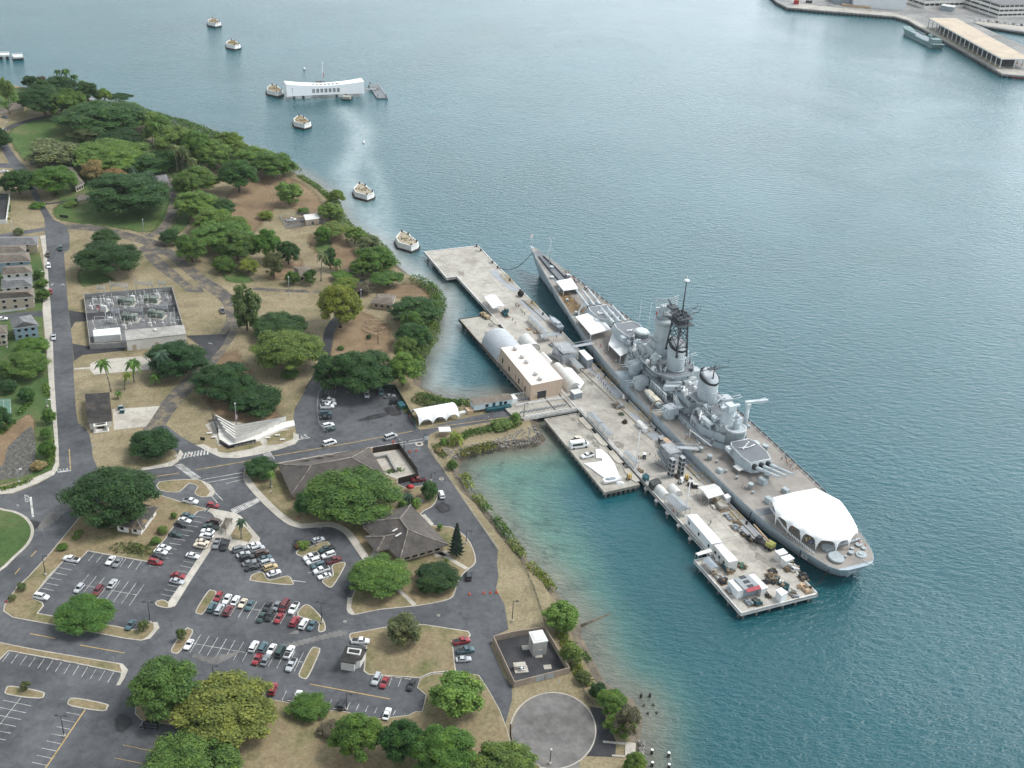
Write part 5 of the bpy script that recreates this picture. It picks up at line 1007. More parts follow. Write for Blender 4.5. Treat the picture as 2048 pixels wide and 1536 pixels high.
DHB=[4.0,6.8,9.3,11.2,13.4,15.3,16.5,17.2,17.0,15.9,14.4,12.6,10.9,8.4,5.6,3.4,1.5,.35]
WHB=[.8,2.6,4.8,7.2,9.8,12.6,14.6,16.4,16.4,14.6,12.2,9.4,7.4,4.9,2.6,1.0,.3,.1]
DZ=lambda x:itp(x,[-135,-60,0,60,90,120,135],[6.7,6.9,7.1,8.1,9.3,11.0,12.0])
def bow_pull(x,z):return x-(max(0,(x-70)/65)**2)*13.5*(1-max(0,min(1,z/11)))**1.0+(max(0,(-x-118)/18)**2)*4*(1-max(0,min(1,z/6)))
HS=MB();rings=[]
for x in DXS:
    h,w0,zd=itp(x,DXS,DHB),itp(x,DXS,WHB),DZ(x);rg=[]
    prof=[(zd,h),(zd*.6,h*.62+w0*.38),(zd*.3,h*.25+w0*.75),(.55,w0*1.0),(-1.5,w0*.95)]
    for z,y in prof:rg.append((bow_pull(x,z),y,z))
    for z,y in prof[::-1]:rg.append((bow_pull(x,z),-y,z))
    rings.append(rg)
HS.loft(rings,closed=True,caps=True);HS.m=[1 if max(HS.v[i][2] for i in f)<.6 else 0 for f in HS.f]
HS.build('hull',[M_HULL,M_SBLACK],BS)
dk=MB();dr=[[(x,itp(x,DXS,DHB)-.12,DZ(x)+.05),(x,-itp(x,DXS,DHB)+.12,DZ(x)+.05)] for x in np.arange(-135,134.5,3)]
dk.loft(dr,closed=False,caps=False);dk.build('deck',M_TEAK,BS)
db=MB();db.loft([[(x,2.2+max(0,(118-x))*.09,DZ(x)+.1),(x,-2.2-max(0,(118-x))*.09,DZ(x)+.1)] for x in np.arange(92,130,3)],closed=False,caps=False);db.build('forecastle_plate',M_DKGREY,BS)
for y in (-2.2,2.2):MB().tube([(94,y,DZ(94)+.3),(108,y*.9,DZ(108)+.3),(122,y*.55,DZ(122)+.35)],.32,5).build('anchor_chain',M_SBLACK,BS)
for x,y in ((93,2.2),(93,-2.2),(99,4.4),(99,-4.4),(109,0)):MB().lathe(x,y,[(1.0,DZ(x)),(.8,DZ(x)+.9),(1.05,DZ(x)+1.1)],12).build('capstan',M_LGREY,BS)
rl=MB();pr=None
for x in np.arange(-133,134,3.0):
    for s in (1,-1):
        y=s*(itp(x,DXS,DHB)-.3);z=DZ(x);y2=s*(itp(x+3,DXS,DHB)-.3);z2=DZ(x+3);rl.cyl((x,y,z),(x,y,z+1.1),.05,n=3)
        if x<130:
            for q in (.55,1.08):rl.cyl((x,y,z+q),(x+3,y2,z2+q),.035,n=3)
rl.build('guard_rail',M_LGREY,BS)
nt_=MB()
for x in np.arange(-95,100,4.0):
    y=itp(x,DXS,DHB)-.45;nt_.box(x,-y,DZ(x)+.3,3.2,.1,.7)
nt_.build('rail_screen',M_DKGREY,BS)
for x,h in ((73,1),(35,1),(-52,1),(-97,1),(100,1)):y=itp(x,DXS,DHB)*.97;w0=itp(x,DXS,WHB);MB().cyl((bow_pull(x,6),y+.12,DZ(x)-.2),(bow_pull(x,.5),w0+.12,.3),.18,n=5).build('scupper_pipe',M_SBLACK,BS)
# main turrets
def turret(name,x0,zb,zdeck,face,elev,sub):
    """armoured gunhouse on its barbette; face=+1 points to the bow"""
    f=face;t=MB().lathe(x0,0,[(6.0,zdeck-.3),(6.0,zb)],28).build('barbette',M_HAZE,BS)
    pl_=[(7.6,4.9),(1.5,6.2),(-7,5.6),(-9.2,4.3),(-9.2,-4.3),(-7,-5.6),(1.5,-6.2),(7.6,-4.9)];top=[(5.6,4.5),(1.2,5.6),(-6.6,5.1),(-8.8,3.9),(-8.8,-3.9),(-6.6,-5.1),(1.2,-5.6),(5.6,-4.5)]
    mb=MB();lo=[(x0+f*x,f*y,zb-.1) for x,y in pl_];hi=[(x0+f*x,f*y,zb+3.2+(.35 if x<3 else 0)) for x,y in top];mb.loft([lo,hi],caps=True)
    g=mb.build('turret',M_HAZE,BS);rt=MB();rr=inset([(x,y) for x,y,z in hi],.35);rt.add([(x,y,zb+3.24+(.35 if (x-x0)*f<3 else .02)) for x,y in rr],[tuple(range(8))])
    rt.build('turret_roof',M_DKGREY,g)
    ed=MB();hh=[Vector(p)+Vector((0,0,.06)) for p in hi]
    for a,b in zip(hh,hh[1:]+hh[:1]):ed.cyl(a,b,.12,n=4)
    for k in range(5):ed.box(x0-f*(3+k*.8),2.2-k*1.1,zb+3.6,.6,.5,.45)
    ed.tube([(x0-f*4,-3.6,zb+3.9),(x0-f*3,0,zb+4.0),(x0-f*4,3.6,zb+3.9)],.18,5);ed.build('roof_fitting',M_WHITE,g)
    for s in (-1,1):MB().box(x0-f*6.5,s*6.1,zb+1.5,2.6,1.8,1.5).build('rangefinder',M_LGREY,g)
    ce,se=math.cos(elev),math.sin(elev)
    for y in (-3.0,0,3.0):
        a=Vector((x0+f*6.3,y,zb+1.6));d=Vector((f*ce,0,se));b_=MB();b_.cyl(a-d*.6,a+d*1.9,1.4,.85,12,1).cyl(a+d*1.6,a+d*6,.78,.66,12).cyl(a+d*6,a+d*15.2,.64,.42,12).cyl(a+d*15.2,a+d*15.6,.5,.5,12).cyl(a+d*15.55,a+d*15.65,.26,.26,8,1)
        b_.build('gun_barrel',[M_LGREY,M_SBLACK],g)
    return g
g1=turret('turret',53.5,9.6,7.2,1,R(10),0);g2=turret('turret',28.5,13.0,6.3,1,R(7),0);g3=turret('turret',-71,8.6,6.2,-1,R(18),0)
# hull number on the forward turret roof
cu=bpy.data.curves.new('turret_number','FONT');cu.body='63';cu.size=4.2;o=bpy.data.objects.new('turret_number',cu);C.objects.link(o);cu.materials.append(M_WHITE);o.parent=g1;o.location=(50.5,3.6,13.22);o.rotation_euler=(0,0,R(-90));flatten(o)
M_BRK=MB()
M_BRK.loft([[(69-abs(y)**1.6*.28,y,DZ(66)),(69.6-abs(y)**1.6*.28,y,DZ(66)+1.7)] for y in np.linspace(-9.4,9.4,15)],closed=False,caps=False).build('breakwater',M_LGREY,BS)
# superstructure
ssb=MB()
def blk(mb,x0,x1,hw,z0,z1,cf=3,cb=3,m=0,y=0,cw=.45):
    """block with chamfered ends, x1 towards the bow"""
    p=[(x1,-hw*cw),(x1,hw*cw),(x1-cf,hw),(x0+cb,hw),(x0,hw*cw),(x0,-hw*cw),(x0+cb,-hw),(x1-cf,-hw)]
    if x1<=x0+cf+cb:p=[(x1,-hw),(x1,hw),(x0,hw),(x0,-hw)]
    mb.prism([(a,b+y) for a,b in p],z0,z1,m);mb.prism(inset([(a,b+y) for a,b in p],.3),z1,z1+.04,1)
def lvl(name,x0,x1,hw,z0,z1,cf=3,cb=3,y=0,rail=True,cw=.45):
    mb=MB();blk(mb,x0,x1,hw,z0,z1,cf,cb,0,y,cw)
    o=mb.build(name,[M_HAZE,M_DKGREY],BS)
    if rail:
        p=inset([(x1,-hw*cw),(x1,hw*cw),(x1-cf,hw),(x0+cb,hw),(x0,hw*cw),(x0,-hw*cw),(x0+cb,-hw),(x1-cf,-hw)],.15);r=MB()
        for q in (.5,1.0):r.tube([(a,b+y,z1+q) for a,b in p+[p[0]]],.035,3)
        for a,b in zip(p,p[1:]+[p[0]]):
            n_=max(1,int(math.dist(a,b)/2))
            for k in range(n_):r.cyl((a[0]+(b[0]-a[0])*k/n_,a[1]+(b[1]-a[1])*k/n_+y,z1),(a[0]+(b[0]-a[0])*k/n_,a[1]+(b[1]-a[1])*k/n_+y,z1+1),.04,n=3)
        r.build('rail',M_LGREY,o)
    return o
lvl('deckhouse',-59,21,9.6,6.2,9.2,8,6);lvl('deckhouse',-21,20,8.2,9.2,12.0,6,3);lvl('deckhouse',-58,-37,9.0,9.2,12.4,4,9);lvl('deckhouse',-35,-21,5.5,9.2,14.0,1,1)
lvl('bridge_deck',-9,20.5,6.4,12.0,14.8,5,2);lvl('bridge_deck',-4,19.5,5.2,14.8,17.6,5,2);lvl('platform',-18,6,9.5,16.2,16.8,5,7,cw=.5);lvl('deckhouse',-17,0,4.2,12.0,16.2,1,2)
lvl('platform',-24,-15,7.5,12.0,12.5,2,2)
# conning tower and fire control tower
MB().lathe(17.5,0,[(2.8,12),(2.8,19.4),(3.0,19.4),(3.0,20.1),(2.8,20.14)],20,sx=1.15).build('conning_tower',M_HAZE,BS);MB().lathe(17.5,0,[(2.6,20.15),(2.5,20.3),(1.9,20.4)],20,sx=1.15).build('tower_cap',M_LGREY,BS)
tw=MB().lathe(1.0,0,[(4.2,17.6),(3.9,22),(3.2,27),(2.8,33),(2.8,34)],20,sx=1.25).lathe(1.0,0,[(3.4,31.6),(4.3,32.6),(4.3,33.8),(3.6,33.8)],20,sx=1.1).lathe(1.5,0,[(3.0,33.8),(3.0,37.2),(2.4,37.4)],16).box(-.5,0,25.5,4,7.5,.4).lathe(3.9,0,[(1.6,28.5),(2.2,29.3),(2.2,30.4),(1.2,30.6)],12)
tw.build('fire_control_tower',M_HAZE,BS);MB().lathe(4.8,0,[(1.0,30.6),(1.3,31.2),(.9,32.2)],10).box(1.5,0,37.4,3.4,4.6,2.2,0,0,.8,.8).box(1.5,0,38.2,1.2,8.5,.9).build('main_director',M_LGREY,BS);MB().box(4.5,1.2,34.0,1.2,1.4,1.2).box(4.3,-1.0,33.9,1.5,1.0,.8).build('signal_box',M_RED,BS)
# funnels with raked black tops
def funnel(x,z0,z1,rx,ry):
    f=MB().lathe(x,0,[(1.0,z0),(1.0,z1)],24,sx=rx,sy=ry).build('funnel',M_HAZE,BS);n=24;lo=[];hi=[];hi2=[]
    for i in range(n):
        a=2*math.pi*i/n;c,s=math.cos(a),math.sin(a);lo.append((x+rx*1.02*c,ry*1.02*s,z1-.5+.9*c));hi.append((x+rx*1.03*c-.2,ry*1.03*s,z1+.9+1.4*c));hi2.append((x+rx*.97*c-.2,ry*.97*s,z1+.95+1.4*c))
    MB().loft([lo,hi,hi2],caps=False).build('funnel_top',M_SBLACK,f);MB().loft([[(x-.2+(a-x)*.93,b*.92,c) for a,b,c in hi2],[(x-.2+(a-x)*.75,b*.72,c+.8) for a,b,c in hi2]],caps=True,smooth=True).build('funnel_cover',M_VAULT,f)
    b=MB()
    for z in (z0+(z1-z0)*.35,z0+(z1-z0)*.7):b.lathe(x,0,[(1.0,z),(1.06,z+.15),(1.0,z+.3)],24,sx=rx,sy=ry)
    for y in (-1,1):b.cyl((x+rx+.2,y*1.2,z0),(x+rx+.2,y*1.2,z1+1),.25,n=6)
    b.build('steam_pipe',M_LGREY,f);return f
funnel(-11.5,12,27.6,4.3,3.4);funnel(-36.5,9.2,25.8,4.6,3.5)
# lattice mast over the forward funnel
lm=MB();FT=[(-7.4,2.9),(-7.4,-2.9),(-15.4,2.4),(-15.4,-2.4)];TP=[(-8.4,2.0),(-8.4,-2.0),(-13.4,1.8),(-13.4,-1.8)]
P=lambda i,k:Vector((FT[i][0]+(TP[i][0]-FT[i][0])*k,FT[i][1]+(TP[i][1]-FT[i][1])*k,24+16.5*k))
for i in range(4):lm.cyl(P(i,0),P(i,1),.42 if i<2 else .38,n=6)
for k in range(4):
    for i,j in ((0,1),(1,3),(3,2),(2,0)):lm.cyl(P(i,k/4),P(j,(k+1)/4),.16,n=4);lm.cyl(P(j,k/4),P(i,(k+1)/4),.16,n=4);lm.cyl(P(i,(k+1)/4),P(j,(k+1)/4),.18,n=4)
M_MAST=mat('mast_grey',(.075,.085,.095),var=.2);mast=lm.build('mast',M_MAST,BS)
mp_=MB().box(-9,0,41.5,10,7,.3).box(-9,0,44,8.5,6.5,.35).cyl((-9.5,0,44),(-9.5,0,59.5),.36,.2,8)
for q,z,L in ((-9,43.2,8.5),(-10.5,46,6)):mp_.cyl((q,-L,z+1.6),(q,L,z+1.6),.14,n=5).cyl((q,-L,z+1.6),(q,-L,z+4.2),.09,n=4).cyl((q,L,z+1.6),(q,L,z+4.2),.09,n=4).cyl((q,-L*.9,z+1.5),(q,0,z-.6),.1,n=4).cyl((q,L*.9,z+1.5),(q,0,z-.6),.1,n=4)
for k in range(9):mp_.box(-6-k*.8,(k%3-1)*2.2,44.3,.8,.9,.8+.5*(k%2))
mp_.cyl((-4,0,44.1),(2,0,46.5),.3,n=5).box(-2,0,44.3,4,3.4,.9);mp_.build('mast_platform',M_MAST,mast,(-2,0,-3.5))
MB().lathe(-9.5,0,[(.4,59.3),(1.1,59.6),(1.1,60),(.3,60.3)],12).cyl((-9.5,0,60.2),(-9.5,0,62),.06,n=4).build('mast_dome',M_WHITE,mast,(-2,0,-3.5))
ra=MB();n=12  # big curved search antenna: a grid of thin bars
cv=lambda u,v:Vector((1.5-1.6*(1-(2*u-1)**2)+.4*v,-5.2+10.4*u,47+v*3.6))
for i in range(n+1):
    ra.tube([cv(i/n,v/4) for v in range(5)],.13,3)
for v in range(5):ra.tube([cv(u/n,v/4) for u in range(n+1)],.13,3)
ra.cyl((.5,0,45.2),(.2,0,48),.35,n=6);ra.build('search_antenna',M_LGREY,mast,(-.8,0,-7.0))
am=MB().cyl((-39,0,24),(-39,0,33),.3,.2,6).cyl((-39,-6,31),(-39,6,31),.16,n=5).cyl((-39,-6,31),(-39,-6,35.5),.07,n=4)
for k in range(7):am.cyl((-40,-3+k*.9,30.4),(-38,-2.6+k*.9,31.8),.1,n=4)
am.box(-39,1,31,1.6,3.6,.3).build('aft_mast',M_MAST,BS)
for x,y in ((24,-2.0),(21.5,-5.5)):MB().cyl((x,y,17),(x,y,31),.09,.05,5).build('whip_antenna',M_WHITE,BS)
# twin gun houses
GH=MB();GH.prism([(2.9,2.4),(-2.3,2.8),(-2.9,1.8),(-2.9,-1.8),(-2.3,-2.8),(2.9,-2.4)],0,2.7,sc=.86)
GHm=GH.mesh('gun_house',M_HAZE);GB=MB()
for y in (-.9,.9):GB.cyl((2.2,y,1.5),(7.4,y,2.5),.16,.11,7).box(2.6,y,1.0,1,.7,1.2)
GBm=GB.mesh('gun_barrel',M_LGREY);BBm=MB().lathe(0,0,[(2.5,-3.2),(2.5,0)],16).mesh('gun_base',M_HAZE);RFm=MB().box(-.2,0,2.72,3.6,3.8,.06).box(-.8,1.2,2.78,.7,.7,.35).box(-.8,-1.2,2.78,.7,.7,.35).mesh('gun_roof',M_VAULT)
for s in (1,-1):
    for x,y,z in ((1.5,11.0,12.2),(-7,12.6,9.4),(-31.5,12.6,9.4)):
        for nm,me in (('gun_house',GHm),('gun_base',BBm)):
            o=bpy.data.objects.new(nm,me);C.objects.link(o);o.parent=BS;o.location=(x,s*y,z);o.rotation_euler=(0,0,s*R(96))
            if nm=='gun_house':
                for n2,m2 in (('gun_barrel',GBm),('gun_roof',RFm)):q=bpy.data.objects.new(n2,m2);C.objects.link(q);q.parent=o
# armoured launcher boxes
LB=MB().box(0,0,0,6.6,2.0,1.9,0,0,.98,.85)
for k in range(7):LB.box(-2.9+k*.97,0,1.9,.16,1.75,.14)
LB.box(-3.3,0,.1,.2,1.7,1.5,0,1);LBm=LB.mesh('missile_box',[M_LGREY,M_DKGREY])
for x,y,z,r in ((-17.5,3.4,12.6,78),(-20.5,6.2,12.6,78),(-17.5,-4,12.6,-78),(-20.5,-6.2,12.6,-78),(-42.5,4.8,12.8,8),(-48.6,6.6,12.8,8),(-43,-4.8,12.8,-8),(-49,-6.6,12.8,-8)):
    o=bpy.data.objects.new('missile_box',LBm);C.objects.link(o);o.parent=BS;o.location=(x,y,z);o.rotation_euler=(R(0),R(-4),R(r))
# directors, close-in guns, aft conning stack
def director(x,y,z,s=1.0):
    MB().lathe(x,y,[(1.5*s,z),(1.35*s,z+3.4*s)],14).build('director_base',M_HAZE,BS);MB().box(x,y,z+3.4*s,3.3*s,3.0*s,2.0*s,.2,0,.8,.8).box(x,y,z+4.1*s,.9*s,5.2*s,.8*s,.2).lathe(x,y,[(.9*s,z+5.4*s),(1.0*s,z+6.3*s),(.4*s,z+6.9*s)],10).build('director',M_LGREY,BS)
director(-6.5,7.0,16.8,.85);director(-6.5,-7.0,16.8,.85);director(12.5,5.2,14.8,.6)
def ciws(x,y,z):MB().lathe(x,y,[(.9,z),(.9,z+1),(.55,z+1.2),(.6,z+2.8),(.3,z+3.4)],10).build('radome_gun',M_WHITE,BS)
ciws(10.5,6.8,14.8);ciws(10.5,-6.8,14.8);ciws(-29,4.5,14.0);ciws(-29,-4.5,14.0)
MB().lathe(-53,0,[(4.4,12.4),(3.2,15),(2.0,19.5),(1.6,20.6)],16).build('director_cone',M_LGREY,BS);MB().box(-53,0,20.6,4.2,3.6,2.3,0,0,.85,.85).box(-53,0,21.4,1.2,8.2,.9).build('main_director',M_LGREY,BS)
MB().lathe(-58.5,0,[(3.4,6.2),(3.4,14.6),(3.9,14.8),(3.9,15.6)],18).build('after_tower',M_HAZE,BS);director(-58.5,0,15.0,.95)
vw=MB();
for k in range(26):a=R(-115+k*9.2);vw.box(-58.5-3.9*math.cos(a),-3.9*math.sin(a),15.6,.35,.35,.45)
vw.build('bulwark_post',M_WHITE,BS)
for x,y,z,s in ((-24,3,14.04,1.5),(-27,4,14.04,1.7),(-30,-3,14.04,1.4),(-25,-2,14.04,1.3),(-10,9,16.84,1.6),(-4,8.6,16.84,1.5),(0,-8,16.84,1.5),(-21,-2,14.04,1.2),(-31,2,14.04,1.0)):MB().box(x,y,z,s,s*.9,s*.95,.3,0,.9,.9).build('deck_locker',M_WHITE,BS)
# extra decks, side galleries and the clutter of small fittings that fills the superstructure
lvl('deckhouse',-9,9,7.4,12.0,13.4,2,2);lvl('gallery',6,17,6.6,14.8,15.6,4,2);lvl('gallery',-3,6.5,4.9,17.6,21.0,2,2);lvl('gallery',-3,5.5,4.1,21.0,24.0,2,2,rail=True);lvl('deckhouse',-35,-24,7.6,9.2,11.6,1,1);lvl('deckhouse',-47,-40,5.2,12.4,15.2,1,1);lvl('deckhouse',-56,-47,5.0,12.4,14.6,2,2);lvl('gallery',-41,-31,5.4,16.5,17.0,2,2);lvl('gallery',3,13,10.8,9.2,11.4,3,3)
rg=random.Random(8)
for nm,mt,n in (('deck_fitting',M_LGREY,150),('deck_fitting',M_HAZE,170),('dark_fitting',M_DKGREY,90),('white_fitting',M_WHITE,26)):
    fb=MB()
    for i in range(n):
        x0_,x1_,hw_,z_=rg.choice([(-58,20,9.3,9.2),(-20,19,7.9,12.0),(-57,-38,8.6,12.4),(-34,-22,5.2,14.0),(-8,19,6.0,14.8),(-4,18,4.8,17.6),(-17,5,9.0,16.8),(-46,-41,4.8,15.2),(-55,-48,4.6,14.6),(-58,18,12.2,6.25)]);x=rg.uniform(x0_,x1_);y=rg.choice((-1,1))*hw_*rg.uniform(.55,1);s_=rg.uniform(.35,1.1)
        if rg.random()<.5:fb.box(x,y,z_,s_*rg.uniform(.6,1.8),s_,s_*rg.uniform(.8,1.9),rg.uniform(0,3))
        elif rg.random()<.5:fb.cyl((x,y,z_),(x,y,z_+s_*2.2),s_*.3,n=6)
        else:fb.cyl((x-s_,y,z_+.5),(x+s_,y,z_+.5+rg.uniform(0,.8)),s_*.3,n=6)
    fb.build(nm,mt,BS)['kind']='stuff'
sd_=MB()  # doors and ports on the house sides
for x0_,x1_,hw_,z_,n in ((-50,12,9.6,6.3,20),(-17,13,8.2,9.3,9),(-46,-42,9.0,9.3,4),(-34,-22,7.6,9.4,4),(-6,14,6.4,12.1,6)):
    for k in range(n):
        for s_ in (-1,1):sd_.box(x0_+(x1_-x0_)*(k+.5)/n,s_*hw_,z_+(.1 if k%2 else 1.2),.9 if k%2 else .5,.12,1.9 if k%2 else .5)
sd_.build('side_door',M_DKGREY,BS)['kind']='stuff'
for x,y,z,L_ in ((-27,0,14,9),(-6,9,16.8,7),(-44,3,15.2,8),(14,-5,14.8,7)):MB().cyl((x,y,z),(x-.6,y,z+L_),.08,.04,5).build('whip_antenna',M_LGREY,BS)
# boat crane, boats, latticed boom
cr=MB().cyl((-50,-10.5,6.2),(-50,-10.5,18.2),.95,.75,10).box(-50,-10.5,18,1.6,1.6,1.6).box(-49.6,-14.4,19.2,1.3,9.5,1.0,-.12)
cr.tube([(-50,-10,19.8),(-49.3,-18.6,20.6)],.12,4).build('aircraft_crane',M_LGREY,BS)
bm=MB();
for y in (-.45,.45):
    for z in (0,1.0):bm.cyl((-26,8+y,13+z),(-34,9.6+y,11.2+z),.12,n=4)
for k in range(9):q=k/9;bm.cyl((-26-8*q,7.55+1.6*q,13-1.8*q),(-26-8*(q+.11),8.45+1.6*(q+.11),14-1.8*(q+.11)),.08,n=3);bm.cyl((-26-8*q,7.55+1.6*q,14-1.8*q),(-26-8*(q+.11),7.55+1.6*(q+.11),13-1.8*(q+.11)),.08,n=3)
bm.box(-33,9.4,12.2,2.6,2.2,.2).build('boom',M_LGREY,BS)
dv=MB()
for k in range(8):x=-11-k*1.75;dv.box(x,10.0,9.2,.35,.6,3.2).cyl((x,10,12.4),(x-.9,10,9.4),.12,n=4)
dv.box(-17,10,12.3,13,.5,.35).build('boat_rack',M_LGREY,BS)
B_=thing('motor_launch','grey ship launch with two cream canvas covers cradled beside the forward funnel','boat',SW(-18.5,13.2,7.6),RZ);hull(13,3.6,2.2).build('hull',M_HAZE,B_)
for x in (-2.8,2.6):MB().prism([(x-2.5,-1.4),(x+2.5,-1.4),(x+2.5,1.4),(x-2.5,1.4)],2.2,3.0,sc=.7).build('canvas_cover',mat('cream_canvas',(.66,.62,.52),var=.08),B_)
MB().box(-18.5,12.4,6.2,9,.8,1.6).build('boat_cradle',M_HAZE,BS)
B_=thing('motor_launch','dark bottomed cream boat lying at the forward superstructure edge','boat',SW(-30,-12.5,7.2),RZ);hull(9,3,1.8).build('hull',M_HAZE,B_);MB().prism([(-3,-1.1),(3,-1.1),(3,1.1),(-3,1.1)],1.8,2.5,sc=.7).build('canvas_cover',mat('cream_canvas',(.66,)*3),B_)
MB().cyl((-41,4.4,14.9),(-48,9.6,15.0),.35,.25,8).cyl((-44,5.6,15),(-45.4,8.6,15.1),.2,n=6).build('missile_display',M_WHITE,BS)
MB().cyl((-47.6,12.8,6.2),(-47.6,12.8,11),.16,n=5).cyl((-47.6,12.8,10.6),(-60,10.8,10.4),.22,.14,6).build('boat_boom',M_WHITE,BS)
# vents, hatches, bitts on the open decks
for x,y,r,h in ((-57.5,13.6,.9,2),(-63.5,13.4,1.1,2.2),(-66,11.6,.5,1),(-85,9.2,1.1,2.4),(-81,-.5,1.2,2.2),(-64,-11,1.3,2.2),(-88,10,.5,1),(-78,10.5,.5,1.2),(-73,12,.5,1.2),(62,9,.8,1.6),(75,7.5,.8,1.5),(84,-7,.7,1.5),(40,12.4,.6,1.2),(-128,3,1.0,1.0),(-129.5,-2,1.0,1.0),(-131,-5,.9,.8),(-127.5,-4,.7,.8),(-130.5,1,.6,.8),(-126.5,-7.5,1.2,.7),(-128.7,-8,.9,.7)):MB().lathe(x,y,[(r*.8,DZ(x)),(r*.8,DZ(x)+h*.75),(r,DZ(x)+h*.8),(r*.9,DZ(x)+h)],14).build('deck_vent',M_HAZE,BS)
for x,y,sx,sy,h in ((-83.5,3,3.2,2.2,2.2),(-94.5,7.6,2.8,2.2,2),(-91,-2,2.8,2,1.6),(-72,14,2.6,2,1.5),(87,5.6,1.6,1.4,1)):MB().box(x,y,DZ(x),sx,sy,h,.3,0,.85,.85).build('deck_hatch',M_HAZE,BS)
dd_=MB().lathe(-130.2,4.6,[(2.8,DZ(-126)+.3),(3.0,DZ(-126)+1.0),(2.7,DZ(-126)+1.1)],24,sx=1,sy=.85).lathe(-131.2,-5.0,[(1.8,6.2),(1.9,7.2),(1.5,7.2)],18).box(-124.5,-2,7.2,1.0,16,.5,.05).box(-124.8,4,6.3,3.4,2.8,1.6)
dd_.build('gun_tub',M_HAZE,BS)
pl_=MB().loft([[(x,4.6-.0*x,DZ(x)+.09),(x,15.2,DZ(x)+.09)] for x in (-97,-101)],closed=False,caps=False);pl_.build('deck_plate',M_DKGREY,BS)
rb_=MB().loft([[(x,3.2,DZ(x)+.09),(x,min(10.6,itp(x,DXS,DHB)-1),DZ(x)+.09)] for x in (64,68,72,76,80,84)],closed=False,caps=False);rb_.build('bronze_matting',mat('worn_plywood',(.2,.13,.06),var=.35),BS)
# stern name board, hull number, flagstaffs
for body,px_,sz,rz_,z in (('63',(-124.0,11.9),2.8,0,3.2),):
    cu=bpy.data.curves.new('hull_number','FONT');cu.body=body;cu.size=sz;cu.extrude=.02;cu.materials.append(M_WHITE);o=bpy.data.objects.new('hull_number',cu);C.objects.link(o);o.parent=BS
    y=itp(-124,DXS,DHB);o.location=(-121.6,11.8,3.3);o.rotation_euler=(R(104),0,R(180+18));flatten(o)
cu=bpy.data.curves.new('stern_name','FONT');cu.body='MISSOURI';cu.size=1.0;cu.extrude=.02;cu.materials.append(M_WHITE);o=bpy.data.objects.new('stern_name',cu);C.objects.link(o);o.parent=BS;o.location=(-134.95,3.6,3.9);o.rotation_euler=(R(84),0,R(-98));flatten(o)
fs=MB().cyl((132.8,0,11.8),(133.2,0,19.5),.09,.05,5);fs.build('jackstaff',M_WHITE,BS)
MB().loft([[(133.1-q*.6,.1+q*1.6,19.3-q*1.0),(133.1-q*.6,.1+q*1.6,17.8-q*1.3)] for q in (0,.5,1)],closed=False,caps=False).build('flag',mat('faded_flag',(.62,.48,.46),var=.3),BS)
dm=MB().cyl((114,-1.0,10.4),(114,-1.0,24),.26,.14,6)
for z,L in ((23.4,2.2),(17,2.4),(14.5,3)):
    for k in range(6):a=R(k*60);dm.cyl((114,-1,z),(114+L*math.cos(a),-1+L*math.sin(a),z+.9),.07,n=3)
dm.build('discone_mast',M_LGREY,BS)
MB().cyl((-133,-4,6.5),(-138,-5,7.6),.18,.1,6).build('stern_boom',M_WHITE,BS)
# ---- white tents on the decks
def stent(name,lab,pts,z0,zt,m=M_CLOTH,peaks=(),side=None,cat='tent'):
    q=[SL(x,y,zt) for x,y in pts];q=ccw(q);cx=sum(p[0] for p in q)/len(q);cy=sum(p[1] for p in q)/len(q);t=thing(name,lab,cat,SW(cx,cy,z0),RZ);r=[(x-cx,y-cy) for x,y in q];n=len(r);h=zt-z0
    ins_=[(x*.5,y*.5) for x,y in r];MB().loft([[(x,y,h-.35) for x,y in r],[(x,y,h) for x,y in r],[(x,y,h+.5) for x,y in ins_]],caps=True).build('canopy',m,t)
    for x,y in r:MB().cyl((x*.97,y*.97,0),(x*.97,y*.97,h-.1),.12,n=5).build('post',M_WHITE,t)
    if side is not None:
        a=Vector(r[side]);b=Vector(r[(side+1)%n]);w_=MB();wallring(w_,[tuple(a*.98),tuple(b*.98)],.2,h-.5,.1,False);w_.build('side_curtain',M_DARK,t)
    return t
stent('deck_tent','white canopy tent on the bow deck in front of the foremost guns',[(1112,562),(1143,556),(1156,577),(1127,581)],8.6,12.0,side=1)
stent('deck_canopy','flat white roof over the deck beside the foremost turret, by the gangway',[(1151,633),(1193,621),(1222,658),(1182,669)],7.3,11.6)
stent('deck_canopy','irregular white canopy over the deck beside the second turret',[(1227,658),(1240,678),(1251,673),(1269,677),(1266,699),(1241,712),(1217,688)],6.4,11.0)
# fantail tent with arched sides
t=thing('fantail_tent','large white tent with scalloped arches covering the stern deck','tent',SW(-111.5,0,6.75),RZ)
ctr=[(13.8,9.6),(4.5,13.4),(-1.2,12.3),(-7,10.6),(-12.4,8.4),(-15.8,2.6),(-15.8,-2.6),(-12.4,-8.4),(-7,-10.6),(-1.2,-12.3),(4.5,-13.4),(13.8,-9.6)]
edge=[];anch=[]
for i in range(len(ctr)):
    a,b=Vector(ctr[i]),Vector(ctr[(i+1)%len(ctr)]);n=12
    for k in range(n):
        f=k/n;q=a+(b-a)*f;arch=1-abs(2*f-1)**5 if k else 0
        edge.append((q.x,q.y,0.5+4.0*arch))
mid=[(x*.98,y*.98,max(4.7+.4*(1-abs(y)/12),z+.1)) for x,y,z in edge];md2=[(x*.86,y*.84,5.25) for x,y,z in edge];hi=[(x*.45+.0,y*.35,5.55) for x,y,z in edge];tp=[(x*.2,y*.02,5.7) for x,y,z in edge]
MB().loft([edge,mid,md2,hi,tp],caps=False,smooth=True).add(tp,[tuple(range(len(tp)))]).build('canopy',M_CLOTH,t)
for x,y in ctr:MB().cyl((x*.99,y*.99,0),(x*.99,y*.99,3.8),.16,n=6).build('post',M_WHITE,t)
